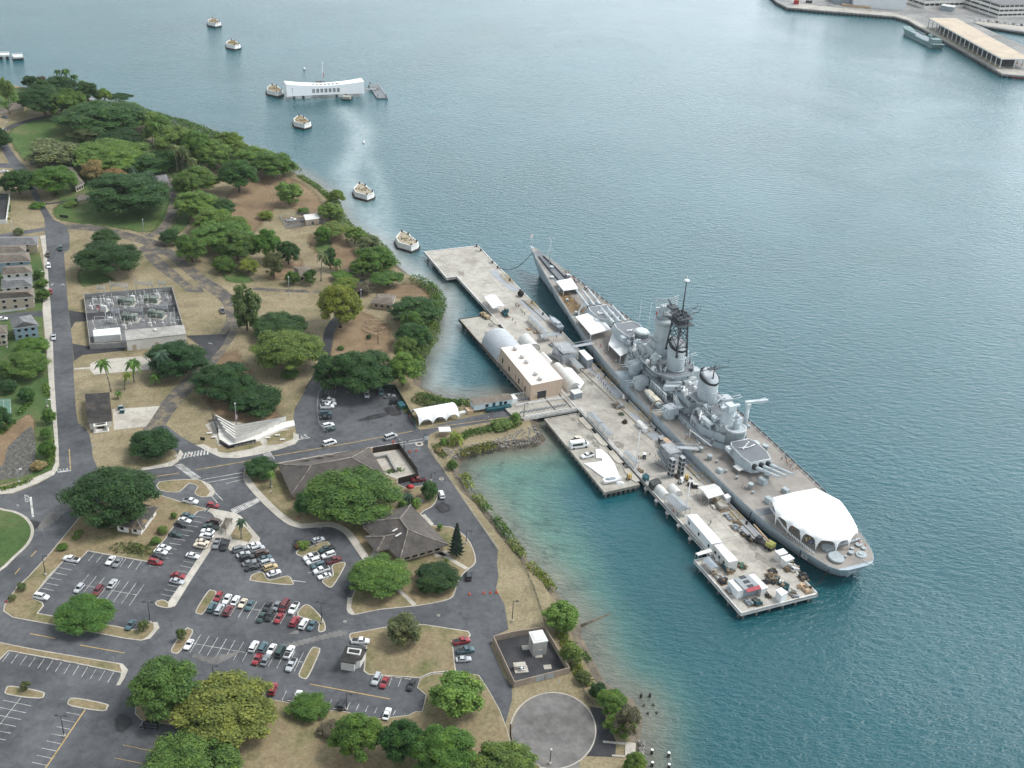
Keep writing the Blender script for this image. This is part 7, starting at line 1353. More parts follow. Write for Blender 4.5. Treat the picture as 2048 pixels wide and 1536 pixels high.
TREE_TXT='''
dome deep 133 922 322 1060 giant spreading dark green tree at the road corner beside the old house
round deep 257 850 360 922 round dark tree on the corner lawn below the side road
dome mid 107 1193 230 1264 broad domed green tree between car park and lower road
dome mid 690 1108 818 1200 broad bright domed tree below the square hipped building
round deep 818 1120 922 1192 round dark tree touching the domed one below the square hipped building
dome mid 600 946 800 1038 huge spreading green tree against the long office building
round dark 586 978 640 1036 upright dark tree at the end wall of the long building
round deep 484 912 557 962 dark bushy tree at the crossing by the long building
wide mid 248 1310 412 1445 big lobed bright green tree over the junction of the lower lots
wide yellow 345 1345 560 1496 big yellow green flowering tree below the lowest car row
dome mid 285 1480 487 1580 broad domed green tree cut by the bottom of the picture
round mid 575 1382 662 1447 small round green tree over the parked cars at the tree edge
wide mid 655 1420 768 1530 ragged green tree below the last bays of the tree edge
round dark 755 1432 850 1535 upright dark blue green tree among the bright trees at the bottom
dome mid 818 1443 957 1570 tall domed green tree at the bottom, beside the yellow brown verge
wide bright 940 1475 1078 1590 bright green tree beside the turnaround circle
loose bright 848 1335 976 1445 open light green tree between the dry grass cars and the turnaround
loose olive 765 1222 852 1300 sparse half bare tree on the dry grass beside the utility building
dome bright 502 652 654 754 wide umbrella shaped green tree on the dry park slope
dome dark 503 623 622 685 darker domed tree just behind the umbrella shaped green tree
wide lime 628 560 732 668 vivid yellow green tree beside the lane to the shed
wide lime 660 552 728 590 yellowish tree crown rising behind the vivid yellow green tree
loose deep 622 698 715 790 thin dark tree at the lane, at the edge of the dark grove
dome deep 655 694 800 795 dense dark tree behind the upper car park
wide bright 770 700 842 782 yellow green mangrove tree beside the dense dark tree and the cove
wide dark 775 588 886 655 dark mangrove at the tip of the cove point
round dark 785 640 868 702 round dark mangrove in the middle of the cove shore
wide bright 785 668 838 735 lighter mangrove between the round dark one and the yellow green one
flat mid 733 532 817 582 flat topped acacia alone near the cove point
round mid 713 490 788 548 round shore tree above the flat topped acacia
loose pale 712 468 765 508 pale shrubby tree on the shore above the round one
flat bright 636 438 704 480 low spreading pale acacia on the shore by the dry clearing
loose mid 628 452 662 490 small tree standing in the dry clearing below the wire fence
wide bright 636 404 684 442 light green shore tree beside the wire fence
loose bright 552 362 606 412 light green bushy tree alone on the bare soil
bush lime 518 420 550 442 low yellow green bush on the bare soil slope
bush mid 594 415 618 430 small bush just above the wire fence
dome deep 175 345 330 432 giant dark spreading tree on the watered lawn
dome mid 62 330 152 392 bright domed tree in front of the brown roofed house
round dark 2 336 70 392 dark green tree beside the bright domed tree at the road
round pink 163 318 212 364 pink flowering round tree above the giant dark tree
round pink 205 334 252 368 pink flowering lower tree beside the first pink one
dome bright 150 286 292 336 broad yellowish green domed tree in the middle of the upper park
round dark 255 305 352 346 dark rounded tree beside the broad yellowish one by the lawn strip
loose pale 48 278 168 336 feathery pale grey green tree beside the lane
dome dark 130 198 286 272 great dark spreading tree near the shore of the upper park
round deep 190 256 286 300 dark oval tree in front of the great dark shore tree
round olive 145 246 222 288 brownish green tree in front of the great dark shore tree
dome dark 40 170 132 236 large grey green tree at the edge of the upper lawn
round deep 88 150 152 192 dark shore tree under the four palms
round dark 148 162 200 205 dark shore tree beside the four palms, lower down
flat deep 215 184 264 204 flat dark acacia overhanging the water at the top of the shore
loose bright 192 177 226 206 light green shore tree behind the flat dark acacia
loose deep 42 150 76 178 thin dark tree at the head of the upper lawn by the water
loose bare 72 150 94 174 bare brownish tree between the thin dark tree and the shore grove
round bright 0 148 28 215 bright tree at the frame edge by the carport
round deep -30 255 20 300 dark tree by the lane at the frame edge
loose mid 92 180 150 240 mixed green tree under the shore grove
wide mid 285 232 352 292 bushy green tree at the start of the shore belt
wide bright 310 250 402 322 broad light green tree in the shore belt above the slim palms
wide mid 362 260 428 336 green tree of the shore belt overlapping the slim palms
wide bright 425 262 486 306 light green tree of the shore belt reaching the water
wide bright 376 278 458 338 yellowish green tree in the lower middle of the shore belt
wide bright 468 293 548 342 light green tree on the beach past the shore belt
wide mid 500 302 592 358 low wide shore tree next to the mud flat
dome dark 440 318 514 388 dense dark tree below the shore belt beside the bare soil
wide bright 352 332 434 388 light green tree beside the dense dark tree, at the strip lawn
wide bright 350 380 436 440 light green tree at the bend of the lane, upper one
wide bright 385 414 468 468 light green tree in the middle of the central grove
wide mid 380 445 500 496 wide green tree in the central grove, above the fork
dome mid 435 460 514 526 dense green tree at the lower end of the central grove
round mid 352 468 412 528 conical bright green tree beside the road fork
round dark 319 457 363 489 small dark tree at the road fork
round mid 425 510 470 546 small round tree on the dry grass below the central grove
loose lime 474 515 520 548 small yellowish tree beside the small round one
wide mid 508 455 560 526 dark green tree between the grove and the dry clearing
wide dark 553 482 600 532 bushy tree at the edge of the dry clearing
loose olive 526 502 568 558 thin grey tree near the hip roofed hut
wide mid 567 540 602 572 dark shrubby tree hiding the side of the hip roofed hut
loose mid 604 536 636 572 shrubby tree at the other side of the hip roofed hut
round dark 646 494 674 540 dark upright tree behind the two palms by the huts
flat mid 656 540 712 562 low flat tree over the fence by the huts
tall olive 460 560 524 672 tall weeping casuarina at the bend of the side road
dome deep 153 482 276 552 wide dark tree on the dry triangle by the road
round dark 184 457 238 492 smaller dark tree behind the wide dark one on the dry triangle
dome deep 286 678 414 762 wide dark tree in front of the control building
dome deep 382 720 514 806 wide dark tree on the slope above the white memorial
round deep 448 768 572 830 low dark tree behind the white memorial
dome mid -5 700 98 760 wide green tree on the housing lawn, lower of two
dome mid 30 672 98 712 wide green tree below the pale blue house
round deep -30 806 24 866 dark tree beside the tennis court
round mid 82 815 113 851 round street tree by the pavement, topmost of three
round mid 79 852 106 880 round street tree by the pavement, middle of three
round mid 75 878 113 917 round street tree by the pavement, lowest of three
bush pink 60 918 94 946 reddish green shrub at the foot of the rocky basin
round dark 35 772 71 806 dark garden tree beside the driveway of the housing
round deep -5 756 36 790 dark garden tree above the tennis court
round mid 70 555 98 576 street tree at the terrace, middle one
round mid 70 575 102 603 street tree at the terrace, lowest one
round mid 66 538 90 560 street tree at the terrace, topmost one
round dark 838 958 878 1004 neat round tree on the shore road island
tall bright 1083 1198 1164 1270 drooping willow like tree hanging over the shallows
bush bright 1118 1280 1166 1342 bushy shore tree beside the walled yard
round deep 1176 1362 1216 1402 small dark shore tree above the turnaround
wide bright 1190 1374 1262 1440 feathery green shore tree beside the turnaround
loose bare 1226 1400 1284 1485 half bare brownish shore tree beside the loading slab
wide bright 1244 1500 1298 1556 bright shore bush at the bottom below the loading slab
bush mid 892 916 917 944 round green bush at the corner of the shallow bay
bush bright 312 1050 336 1072 round green bush by the parked cars at the old house, lower one
bush bright 341 1023 356 1041 round green bush by the parked cars at the old house, upper one
bush mid 298 1072 322 1094 leafy bush above the back bays beside the old house
round deep 183 1028 226 1060 small dark tree under the giant tree by the old house
bush mid 112 1084 138 1104 small bush on the dry verge near the lamp
loose olive 31 1163 55 1184 small olive sapling on the verge of the lower corner, upper one
loose olive 15 1187 33 1204 small olive sapling on the verge of the lower corner, lower one
loose olive 351 1254 374 1284 sapling on the oval island of the lowest row
loose olive 38 1360 62 1383 sapling on the long oval island of the bottom lot
loose olive 273 1238 300 1264 sapling on the curved island tip by the lamp
loose bright 592 1078 622 1100 small bush beside the orange brown car
loose bare 630 1440 690 1478 bare twiggy shrub under the trees of the tree edge
bush dark 606 664 626 690 round dark bush behind the vivid yellow green tree
bush dark 732 668 744 680 small dark bush on the bare soil by the timber frame
bush mid 674 690 690 702 small bush above the dense dark tree
bush mid 60 404 90 418 clipped bush at the road by the watered lawn
bush bright 128 402 154 416 pale green clump beside the picnic shelter
loose pale 26 455 48 472 small pale tree at the cross street
loose bare 700 560 750 592 bare branched tree beside the flat topped acacia
bush pink 868 895 884 908 red flowering shrub by the guard rail
wide mid 560 735 600 760 mixed undergrowth tree at the lower lane
bush bright 980 838 1030 862 leafy tree on the causeway near the bridge head
loose olive 795 1078 830 1098 pale leafless shrub at the corner of the square hipped building
bush mid 806 1085 826 1100 bush by the front windows of the square hipped building
wide dark 60 160 108 205 dark tree filling the shore grove behind the grey green one
wide mid 108 176 170 230 leafy tree in the thick of the shore grove, under the palms
wide mid 235 205 290 245 green tree at the water side of the great dark shore tree
wide bright 262 222 322 262 light tree at the head of the shore belt by the water
wide mid 330 272 392 318 tree in the thick of the shore belt behind the slim palms
wide mid 396 296 462 342 tree at the lower edge of the shore belt above the dense dark one
wide bright 452 282 500 316 light tree between shore belt and beach
wide dark 412 395 470 440 dark crown in the heart of the central grove
wide bright 440 430 500 475 light crown on the shore side of the central grove
wide mid 345 345 400 400 green crown joining the lane trees, upper strip
wide dark 318 300 356 342 dark crown by the curving lane below the lawn strip
wide mid 845 598 882 640 dense mangrove crown at the water edge of the cove point
wide mid 800 618 850 668 dense mangrove crown between the dark mangroves
wide bright 815 690 842 752 light mangrove crown at the inner cove water edge
wide bright 746 500 790 536 light shore bush tree beside the round shore tree
wide bright 690 452 730 490 light shore bush tree above the pale shrubby one
wide bright 655 378 690 410 small light shore tree above the wire fence yard
wide mid 700 515 750 555 green undergrowth tree below the round shore tree
flat pale 760 545 800 572 pale low scrub on the shore beside the flat topped acacia
wide olive 1150 1340 1185 1370 olive scrub on the bank below the walled yard
wide bright 1205 1420 1275 1478 feathery lower tree touching the half bare brownish one
'''
# ================================================================== TREES AND PLANTS
m,t,b=nodes('foliage');oi=N(t,'ShaderNodeObjectInfo');g=N(t,'ShaderNodeNewGeometry')
k=N(t,'ShaderNodeMapRange');k.inputs[3].default_value=.55;k.inputs[4].default_value=1.5;t.links.new(g.outputs['Random Per Island'],k.inputs[0])
nz_=noise(t,.22,4,'World',.6);rz_=ramp(t,nz_.outputs[0],[(.33,(.72,.78,.8)),(.5,(1,1,1)),(.68,(1.3,1.18,.95))])
c=mixc(t,oi.outputs['Color'],k.outputs[0],1.,'MULTIPLY');c=mixc(t,c,rz_.outputs[0],1.,'MULTIPLY');t.links.new(c,b.inputs['Base Color']);b.inputs['Roughness'].default_value=.55;b.inputs['Specular IOR Level'].default_value=.08
tl=N(t,'ShaderNodeBsdfTranslucent');t.links.new(mixc(t,c,(1.2,1.3,.7),1.,'MULTIPLY'),tl.inputs[0]);ms=N(t,'ShaderNodeMixShader');ms.inputs[0].default_value=.22
t.links.new(b.outputs[0],ms.inputs[1]);t.links.new(tl.outputs[0],ms.inputs[2]);t.links.new(ms.outputs[0],t.nodes['Material Output'].inputs[0]);M_LEAF=m
M_BARK=mat('bark',(.12,.095,.075),var=.4,scale=2);M_PALMT=mat('palm_trunk',(.2,.175,.145),var=.3,scale=3)
M_TWIG=mat('twig',(.17,.14,.115),var=.3)
def crown_mesh(seed,nlobe,lr,nleaf,ls,shape):
    """leaf cards spread over many overlapping leaf clumps; unit radius, z from about -0.6 to 1"""
    r=np.random.RandomState(seed);cen=[];rad=[]
    for i in range(nlobe):
        f=(i+.5)/nlobe;th=i*2.39996+r.uniform(-.4,.4)
        if shape=='dome':z=1-1.35*f;q=math.sqrt(max(0,1-z*z)) if z>0 else 1.0-.1*abs(z)
        elif shape=='flat':z=.45-.5*f**2+.1*r.rand();q=f**.55
        elif shape=='tall':z=1-1.9*f;q=.25+.75*math.sin(math.pi*min(1,.12+.8*f))
        else:z=1-1.7*f;q=math.sqrt(max(.15,1-z*z))
        k=1-lr*r.uniform(.55,1.05)
        rr=r.uniform(.78,1.14)
        if r.rand()<.1 and i>4:continue
        cen.append((q*k*math.cos(th)*rr,q*k*math.sin(th)*rr,z*k*r.uniform(.8,1.14)));rad.append(lr*r.uniform(.55,1.35))
    if shape!='flat':
        for i in range(nlobe//3):a=r.uniform(0,6.28);q=r.uniform(0,.55);cen.append((q*math.cos(a),q*math.sin(a),r.uniform(-.1,.55)));rad.append(lr*r.uniform(.9,1.3))
    cen=np.array(cen);rad=np.array(rad);n=nleaf;li=r.choice(len(cen),n,p=rad**2/np.sum(rad**2))
    d=r.normal(size=(n,3));d[:,2]=np.where(r.rand(n)<.72,np.abs(d[:,2]),d[:,2]);d /= np.linalg.norm(d,axis=1)[:,None]
    sh=r.uniform(.72,1.06,n)**1.0;P_=cen[li]+d*(rad[li]*sh)[:,None]*np.array([1,1,.8])
    nn=d+np.array([0,0,.55])+r.normal(size=(n,3))*.42;nn /= np.linalg.norm(nn,axis=1)[:,None]
    u=np.cross(nn,r.normal(size=(n,3)));u /= np.linalg.norm(u,axis=1)[:,None];v=np.cross(nn,u);s=(ls*r.uniform(.6,1.4,n))[:,None];e=r.uniform(.55,1,n)[:,None]
    V=np.stack([P_-u*s,P_-v*s*e,P_+u*s,P_+v*s*e],1).reshape(-1,3);F=np.arange(4*n).reshape(-1,4)
    core=MB()  # leafy inner masses so that no crown is hollow
    for c_,r_ in zip(cen,rad):
        if shape=='flat' and r_<lr:continue
        core.lathe(c_[0],c_[1],[(.05*r_,c_[2]-.55*r_),(.5*r_,c_[2]-.35*r_),(.66*r_,c_[2]),(.5*r_,c_[2]+.36*r_),(.05*r_,c_[2]+.5*r_)],7)
    me=bpy.data.meshes.new('crown');o=len(V);me.from_pydata(V.tolist()+core.v,[],F.tolist()+[[i+o for i in f] for f in core.f]);me.materials.append(M_LEAF);me.update();return me
CROWN={'dome':[crown_mesh(i,80,.24,22000,.027,'dome') for i in (1,2,3)],'round':[crown_mesh(10+i,44,.30,11000,.039,'round') for i in range(4)],'loose':[crown_mesh(20+i,26,.30,3800,.05,'round') for i in range(3)],
         'flat':[crown_mesh(30+i,34,.24,6500,.045,'flat') for i in range(2)],'tall':[crown_mesh(40+i,44,.26,6500,.05,'tall') for i in range(2)],'bush':[crown_mesh(50+i,16,.42,2200,.085,'dome') for i in range(3)],'wide':[crown_mesh(60+i,60,.25,15000,.033,'dome') for i in range(2)]}
def trunk_mesh(seed):
    r=random.Random(seed);b=MB();p=[Vector((0,0,0)),Vector((.02,.01,.35)),Vector((r.uniform(-.05,.05),r.uniform(-.05,.05),.6))]
    b.cyl(p[0],p[1],.075,.055,8).cyl(p[1],p[2],.055,.045,8)
    for i in range(7):
        a=i*.9+r.uniform(-.2,.2);q=p[1 if i%2 else 2];e=q+Vector((math.cos(a)*.42,math.sin(a)*.42,r.uniform(.22,.42)));b.cyl(q,e,.035,.018,6);f=e+Vector((math.cos(a+.5)*.28,math.sin(a+.5)*.28,.16));b.cyl(e,f,.018,.008,5);b.cyl(e,e+Vector((math.cos(a-.6)*.25,math.sin(a-.6)*.25,.2)),.016,.007,5)
    return b.mesh('trunk',M_BARK)
TRUNK=[trunk_mesh(i) for i in range(4)]
LEAFC=dict(dark=(.05,.105,.034),deep=(.038,.082,.03),mid=(.085,.155,.038),bright=(.12,.185,.048),lime=(.16,.2,.04),yellow=(.14,.15,.04),olive=(.11,.135,.055),pale=(.14,.17,.08),blue=(.055,.095,.06),pink=(.27,.2,.1),bare=(.13,.115,.08))
TN=[0];rt_=random.Random(11)
def tree(kind,colr,x0,y0,x1,y1,label,name='tree',cat='tree',clear=None,group=None,bushy=False):
    """tree whose crown fills the photo box x0..x1, y0..y1: radius, height and ground position follow from the box"""
    cx,cy=(x0+x1)/2,(y0+y1)/2;al=math.atan2(-float(G(cx,cy,8).z-CAMZ),G(cx,cy,8).xy.length);B=5.0
    for _ in range(4):
        ctr=G(cx,cy,ZL+B*1.0);mpp=float((np.array([ctr.x,ctr.y,ctr.z-CAMZ])@FW)/FPX);Rr=(x1-x0)/2*mpp;hh=(y1-y0)/2*mpp
        B=math.sqrt(max(hh*hh-(Rr*math.sin(al))**2,0))/math.cos(al);B=min(max(B,.38*Rr),1.9*Rr)
    cl_=(clear if clear is not None else (.0 if bushy else .22))*B;base=.62 if not bushy else .5
    zc=ZL+base*B+cl_;ctr=G(cx,cy,zc);t=thing(name,label,cat,(ctr.x,ctr.y,ZL),rt_.uniform(0,6.28),group);i=TN[0];TN[0]+=1
    ms_=CROWN[kind];o=bpy.data.objects.new('crown',ms_[i%len(ms_)]);C.objects.link(o);o.parent=t;o.location=(0,0,zc-ZL);o.scale=(Rr*.93,Rr*.93,B*.86);v=rt_.uniform(.88,1.12)
    o.color=tuple(a*v*rt_.uniform(.93,1.07) for a in LEAFC[colr])+(1,)
    if not bushy:q=bpy.data.objects.new('trunk',TRUNK[i%4]);C.objects.link(q);q.parent=t;hgt=zc-ZL+.35*B;q.scale=(min(Rr*.95,hgt*.9),min(Rr*.95,hgt*.9),hgt)
    return t
for ln in TREE_TXT.strip().splitlines():
    k_,c_,x0,y0,x1,y1,lb=ln.split(None,6);bu=k_=='bush'
    x0,y0,x1,y1=float(x0),float(y0),float(x1),float(y1);gx,gy=((x1-x0)*.06,(y1-y0)*.06) if y1<560 else (0,0);x0-=gx;x1+=gx;y0-=gy;y1+=gy
    nm='bush' if bu else {'tall':'weeping_tree','flat':'acacia_tree','dome':'spreading_tree','loose':'thin_tree'}.get(k_,'broadleaf_tree')
    tree(k_,c_,float(x0),float(y0),float(x1),float(y1),lb,nm,'bush' if bu else 'tree',bushy=bu)
# palms
FR=MB()
for i in range(17):
    a=i*2.4;up=.55-.05*i;pts=[]
    for k in range(7):
        s=k/6;pts.append((s*math.cos(up)*.96*(1-.12*s),math.sin(up)*s*.9-1.05*s*s*(.55+.05*i*.6)))
    L_=[];Rr_=[];mid_=[]
    for k,(h_,z_) in enumerate(pts):
        wv=.16*math.sin(math.pi*min(1,.12+.86*k/6))+.01;c_,s_=math.cos(a),math.sin(a);mid_.append((h_*c_,h_*s_,z_));L_.append((h_*c_-wv*s_,h_*s_+wv*c_,z_-wv*.55));Rr_.append((h_*c_+wv*s_,h_*s_-wv*c_,z_-wv*.55))
    FR.loft([L_,mid_,Rr_],closed=False,caps=False)
FRM=FR.mesh('fronds',M_LEAF)
def palm(cx,cy,bx,by,rpx,colr,label,name='palm_tree',lean=True):
    b_=G(bx,by);mpp=MPP(bx,by);al=.5;H=max(2.0,(by-cy)*mpp/math.cos(al));R_=rpx*mpp*1.15
    top=G(cx,cy,ZL+H);t=thing(name,label,'palm',b_,rt_.uniform(0,6));t.rotation_euler=(0,0,0);d=Vector((top.x-b_.x,top.y-b_.y,0));d=d if d.length<.35*H else d.normalized()*.35*H
    tr=MB();pts=[Vector((d.x*(k/5)**1.5,d.y*(k/5)**1.5,H*k/5)) for k in range(6)]
    for k in range(5):tr.cyl(pts[k],pts[k+1],.3-.03*k,.27-.03*k,7)
    tr.build('trunk',M_PALMT,t);o=bpy.data.objects.new('crown',FRM);C.objects.link(o);o.parent=t;o.location=pts[-1];o.scale=(R_,R_,R_*.95);o.rotation_euler=(0,0,rt_.uniform(0,6));o.color=(*LEAFC[colr],1)
for a in ((204,722,222,783,18,'mid','tall leaning palm beside the broken concrete slab, closer to the road'),(265,722,268,764,19,'mid','tall straight palm at the middle of the broken concrete slab'),(254,746,249,778,12,'lime','short yellowish palm between the two tall palms'),(236,784,236,797,9,'mid','tiny palm behind the white block house'),(320,705,326,756,22,'blue','tall palm standing in the dark tree beside the control building'),(310,748,308,768,16,'mid','small palm at the foot of the dark tree beside the control building'),
          (115,141,117,165,9,'dark','palm above the dark shore trees, first of the four from the piers'),(131,140,132,165,12,'dark','largest palm above the dark shore trees'),(148,151,148,178,11,'dark','palm just below the largest palm above the dark shore trees'),(165,163,165,190,11,'mid','lowest palm of the four above the dark shore trees'),
          (347,290,355,346,13,'olive','slim palm at the shore belt, topmost of its group'),(361,293,364,341,13,'olive','slim palm at the shore belt, beside the topmost one'),(371,300,366,338,12,'olive','slim palm at the shore belt, in the middle of its group'),(385,317,376,354,13,'olive','slim palm at the shore belt, lowest of its group'),(312,246,310,290,12,'mid','palm in front of the great dark shore tree, taller of two'),(305,254,305,284,10,'mid','palm in front of the great dark shore tree, shorter of two'),(292,233,291,262,9,'mid','palm at the end of the great dark shore tree'),(87,309,86,333,15,'olive','palm among the feathery pale trees by the lane'),(27,192,30,212,11,'mid','palm beside the brown roofed cottage'),(11,202,12,222,9,'mid','short palm between carport and cottage'),
          (242,330,242,352,12,'blue','palm in front of the giant dark tree, close to the pink trees'),(263,335,262,356,13,'blue','palm in front of the giant dark tree, in the middle'),(297,343,296,368,14,'blue','palm in front of the giant dark tree, close to the bungalow'),
          (645,507,642,562,14,'olive','tall date palm beside the wire fenced huts'),(674,519,674,541,14,'mid','shorter coconut palm beside the wire fenced huts'),(482,1040,483,1078,13,'blue','date palm in the plaza planting bed'),(541,945,541,976,12,'mid','small palm at the corner of the long building'),(815,990,816,1008,16,'blue','palm in the cluster by the square hipped building, close to the big tree'),(832,998,832,1014,14,'mid','palm in the cluster by the square hipped building, close to the round tree'),(806,1002,805,1015,12,'mid','low palm in the cluster behind the square hipped building'),
          (911,868,910,888,20,'lime','big drooping palm on the causeway bank'),(1031,828,1030,844,15,'mid','palm at the bridge head of the causeway'),(888,878,888,888,12,'mid','small palm behind the kiosk'),(880,1049,879,1061,8,'mid','small palm at the back of the square hipped building'),(894,1118,893,1125,6,'mid','tiny palm by the walkway of the square hipped building')):palm(*a)
# conifer, tiered
p=G(912,1110);t=thing('norfolk_pine','dark conical conifer beside the square hipped building','conifer',p);H=13.5;b=MB();rr_=random.Random(5)
for k in range(17):
    z=1.2+k*(H-1.6)/17;R_=3.3*(1-k/18)
    for i in range(9):
        a=i*.698+k*.4;e=Vector((R_*math.cos(a),R_*math.sin(a),z+.5));s_=Vector((-math.sin(a),math.cos(a),0))*(.42+.1*rr_.random())
        b.add([Vector((0,0,z)),e*.6+Vector((0,0,z*.4))+s_-Vector((0,0,.15)),e,e*.6+Vector((0,0,z*.4))-s_-Vector((0,0,.15))],[(0,1,2,3)])
o=b.build('crown',M_LEAF,t);o.color=(.014,.034,.022,1);MB().cyl((0,0,0),(0,0,H),.28,.05,7).build('trunk',M_BARK,t)
# hedges and ground cover
def hedge(pts,wd,h,colr,label,name='hedge',kind=None,gap=-.35):
    ctr=smooth([tuple(G(*p))[:2] for p in pts],4,False);o=Vector((*ctr[0],ZL));r=np.random.RandomState(len(pts)*7+int(pts[0][0]));V=[];F=[];L_=sum(math.dist(a,b_) for a,b_ in zip(ctr,ctr[1:]));n=int(L_*wd*9)
    P_=np.array(ctr);sd=np.r_[0,np.cumsum(np.hypot(*np.diff(P_,axis=0).T))]
    for i in range(n):
        s=r.uniform(0,sd[-1]);x=np.interp(s,sd,P_[:,0]);y=np.interp(s,sd,P_[:,1]);a,q=r.uniform(0,6.28),wd/2*math.sqrt(r.rand());z=.8*h*(1-(q/(wd/2))**2*.6)*r.uniform(.35,1)*(.55+.5*math.sin(s*.45+wd)**2);
        if math.sin(s*.33+h*5)+.5*math.sin(s*.9)<gap:continue
        c_=np.array([x+q*math.cos(a)-o.x,y+q*math.sin(a)-o.y,z]);d=r.normal(size=3)+np.array([0,0,.8]);d /= np.linalg.norm(d);u=np.cross(d,r.normal(size=3));u /= np.linalg.norm(u);v=np.cross(d,u);s_=r.uniform(.22,.5);k=len(V)
        V+=[tuple(c_-u*s_),tuple(c_-v*s_*.7),tuple(c_+u*s_),tuple(c_+v*s_*.7)];F.append((k,k+1,k+2,k+3))
    me=bpy.data.meshes.new(name);me.from_pydata(V,[],F);me.materials.append(M_LEAF);e=bpy.data.objects.new(name,me);C.objects.link(e);e.location=o;e.color=(*LEAFC[colr],1)
    if kind:e['kind']=kind;return
    tag(e,label,'hedge' if name=='hedge' else 'shrubs')
hedge([(0,980),(30,972),(60,960),(88,940),(103,915),(100,880)],3,1.2,'bright','low hedge along the pavement at the road corner');hedge([(0,868),(25,845),(50,815),(70,795)],3,1.4,'mid','hedge along the fence of the drainage bank');hedge([(92,770),(95,800)],3,1.4,'bright','short hedge beside the pavement above the round street trees')
hedge([(150,1080),(160,1066),(176,1048)],3,1.6,'bright','clipped hedge line beside the giant tree');hedge([(226,1102),(250,1096),(275,1100),(296,1106)],6,2.2,'olive','bushy hedge at the back of the car park bays')
hedge([(929,950),(938,970),(950,990),(968,1010)],4,1.5,'lime','yellow green shrub strip on the shore below the round bush');hedge([(968,1012),(985,1030),(1000,1050),(1020,1075)],4,1.8,'mid','green shrub strip on the shore beside the hipped building');hedge([(1022,1080),(1045,1112),(1070,1140),(1095,1160)],4,1.4,'lime','yellow green shrub strip along the shore near the cones');hedge([(1095,1162),(1105,1180),(1112,1196)],3.5,1.6,'lime','short shrub strip above the willow like bush')
hedge([(1120,1265),(1132,1290),(1146,1318),(1160,1350),(1180,1368)],4,1.4,'lime','shrub strip on the bank beside the walled yard');hedge([(1168,1305),(1176,1320),(1183,1336)],2.5,1.6,'mid','narrow shrubs on the mud beyond the walled yard')
hedge([(840,790),(870,800),(900,806),(940,806)],6,2,'mid','dense green shrubs along the cove bank behind the white tent',gap=-9);hedge([(830,800),(850,808),(880,818),(915,824)],5,2.0,'olive','flowering pale shrubs behind the white tent',gap=-9);hedge([(925,906),(945,900),(970,895),(985,890)],6,.9,'yellow','bright yellow ground shrubs on the rocky causeway bank',gap=-9);hedge([(915,880),(940,868),(970,862),(1000,856),(1034,850)],5,2.6,'mid','mixed shrubs along the causeway edge',gap=-9);hedge([(1042,838),(1052,840),(1062,848)],6,2.0,'olive','dry tufted shrubs at the causeway tip');hedge([(870,890),(880,905),(890,915)],3.5,1.4,'olive','flowering shrubs at the head of the guard rail');hedge([(800,800),(815,825),(825,840)],3,1.2,'olive','thin shrubs on the planted bank by the upper lot')
for k_,(a_,wd_,h_,c_) in enumerate((([(232,208),(300,231),(380,254),(450,284)],12,5,'mid'),([(470,294),(540,322),(592,345)],11,4.5,'bright'),([(600,352),(640,378),(668,405)],5,1.6,'bright'),([(664,405),(676,432),(692,455),(716,470),(746,486),(766,505),(786,532)],9,4,'bright'),([(832,560),(866,582),(878,612),(866,642)],8,4.5,'mid'),([(864,648),(858,680),(842,704),(830,726),(834,750)],9,5,'bright'))):
    hedge(a_,wd_,h_,c_,['deep green bank of shrubs along the water under the shore belt','light shrubs along the water beside the bare soil','low thin shrubs on the mud by the wire fence','light shrubs along the shore from the wire fence to the acacia','dense shrubs at the water around the cove point','light mangrove fringe along the inner cove'][k_],'shore_shrubs',gap=-.9)
hedge([(18,392),(17,440)],2,1.4,'mid','hedge beside the white court wall');hedge([(775,945),(790,942),(805,940)],3,1.2,'bright','plants along the courtyard edge')
# rocks of the causeway bank: loose boulders nobody would count
rk=MB();rr_=random.Random(9)
for poly,n in (([(868,900),(930,892),(990,880),(1040,860),(1070,850),(1082,868),(1080,884),(1055,890),(990,897),(935,908),(905,918),(885,915)],1900),([(700,470),(720,466),(735,476),(722,480)],30),([(1276,1480),(1288,1482),(1292,1512),(1280,1512)],60),([(655,384),(668,398),(662,404),(650,390)],30)):
    w_=W(poly);xs_=[p[0] for p in w_];ys_=[p[1] for p in w_]
    for i in range(n):
        x,y=rr_.uniform(min(xs_),max(xs_)),rr_.uniform(min(ys_),max(ys_));ins=False
        for (ax,ay),(bx,by) in zip(w_,w_[1:]+w_[:1]):
            if (ay>y)!=(by>y) and x<(bx-ax)*(y-ay)/(by-ay)+ax:ins=not ins
        if not ins:continue
        s=rr_.uniform(.16,.5);dd=min(math.dist((x,y),p) for p in SHW);rk.lathe(x,y,[(s*.5,ZL-.5),(s,ZL-.15),(s*.8,ZL+s*.45),(s*.25,ZL+s*.62)],6,smooth=False,sx=rr_.uniform(.7,1.3))
struct(rk.build('rocks',M_ROCK),kind='stuff')
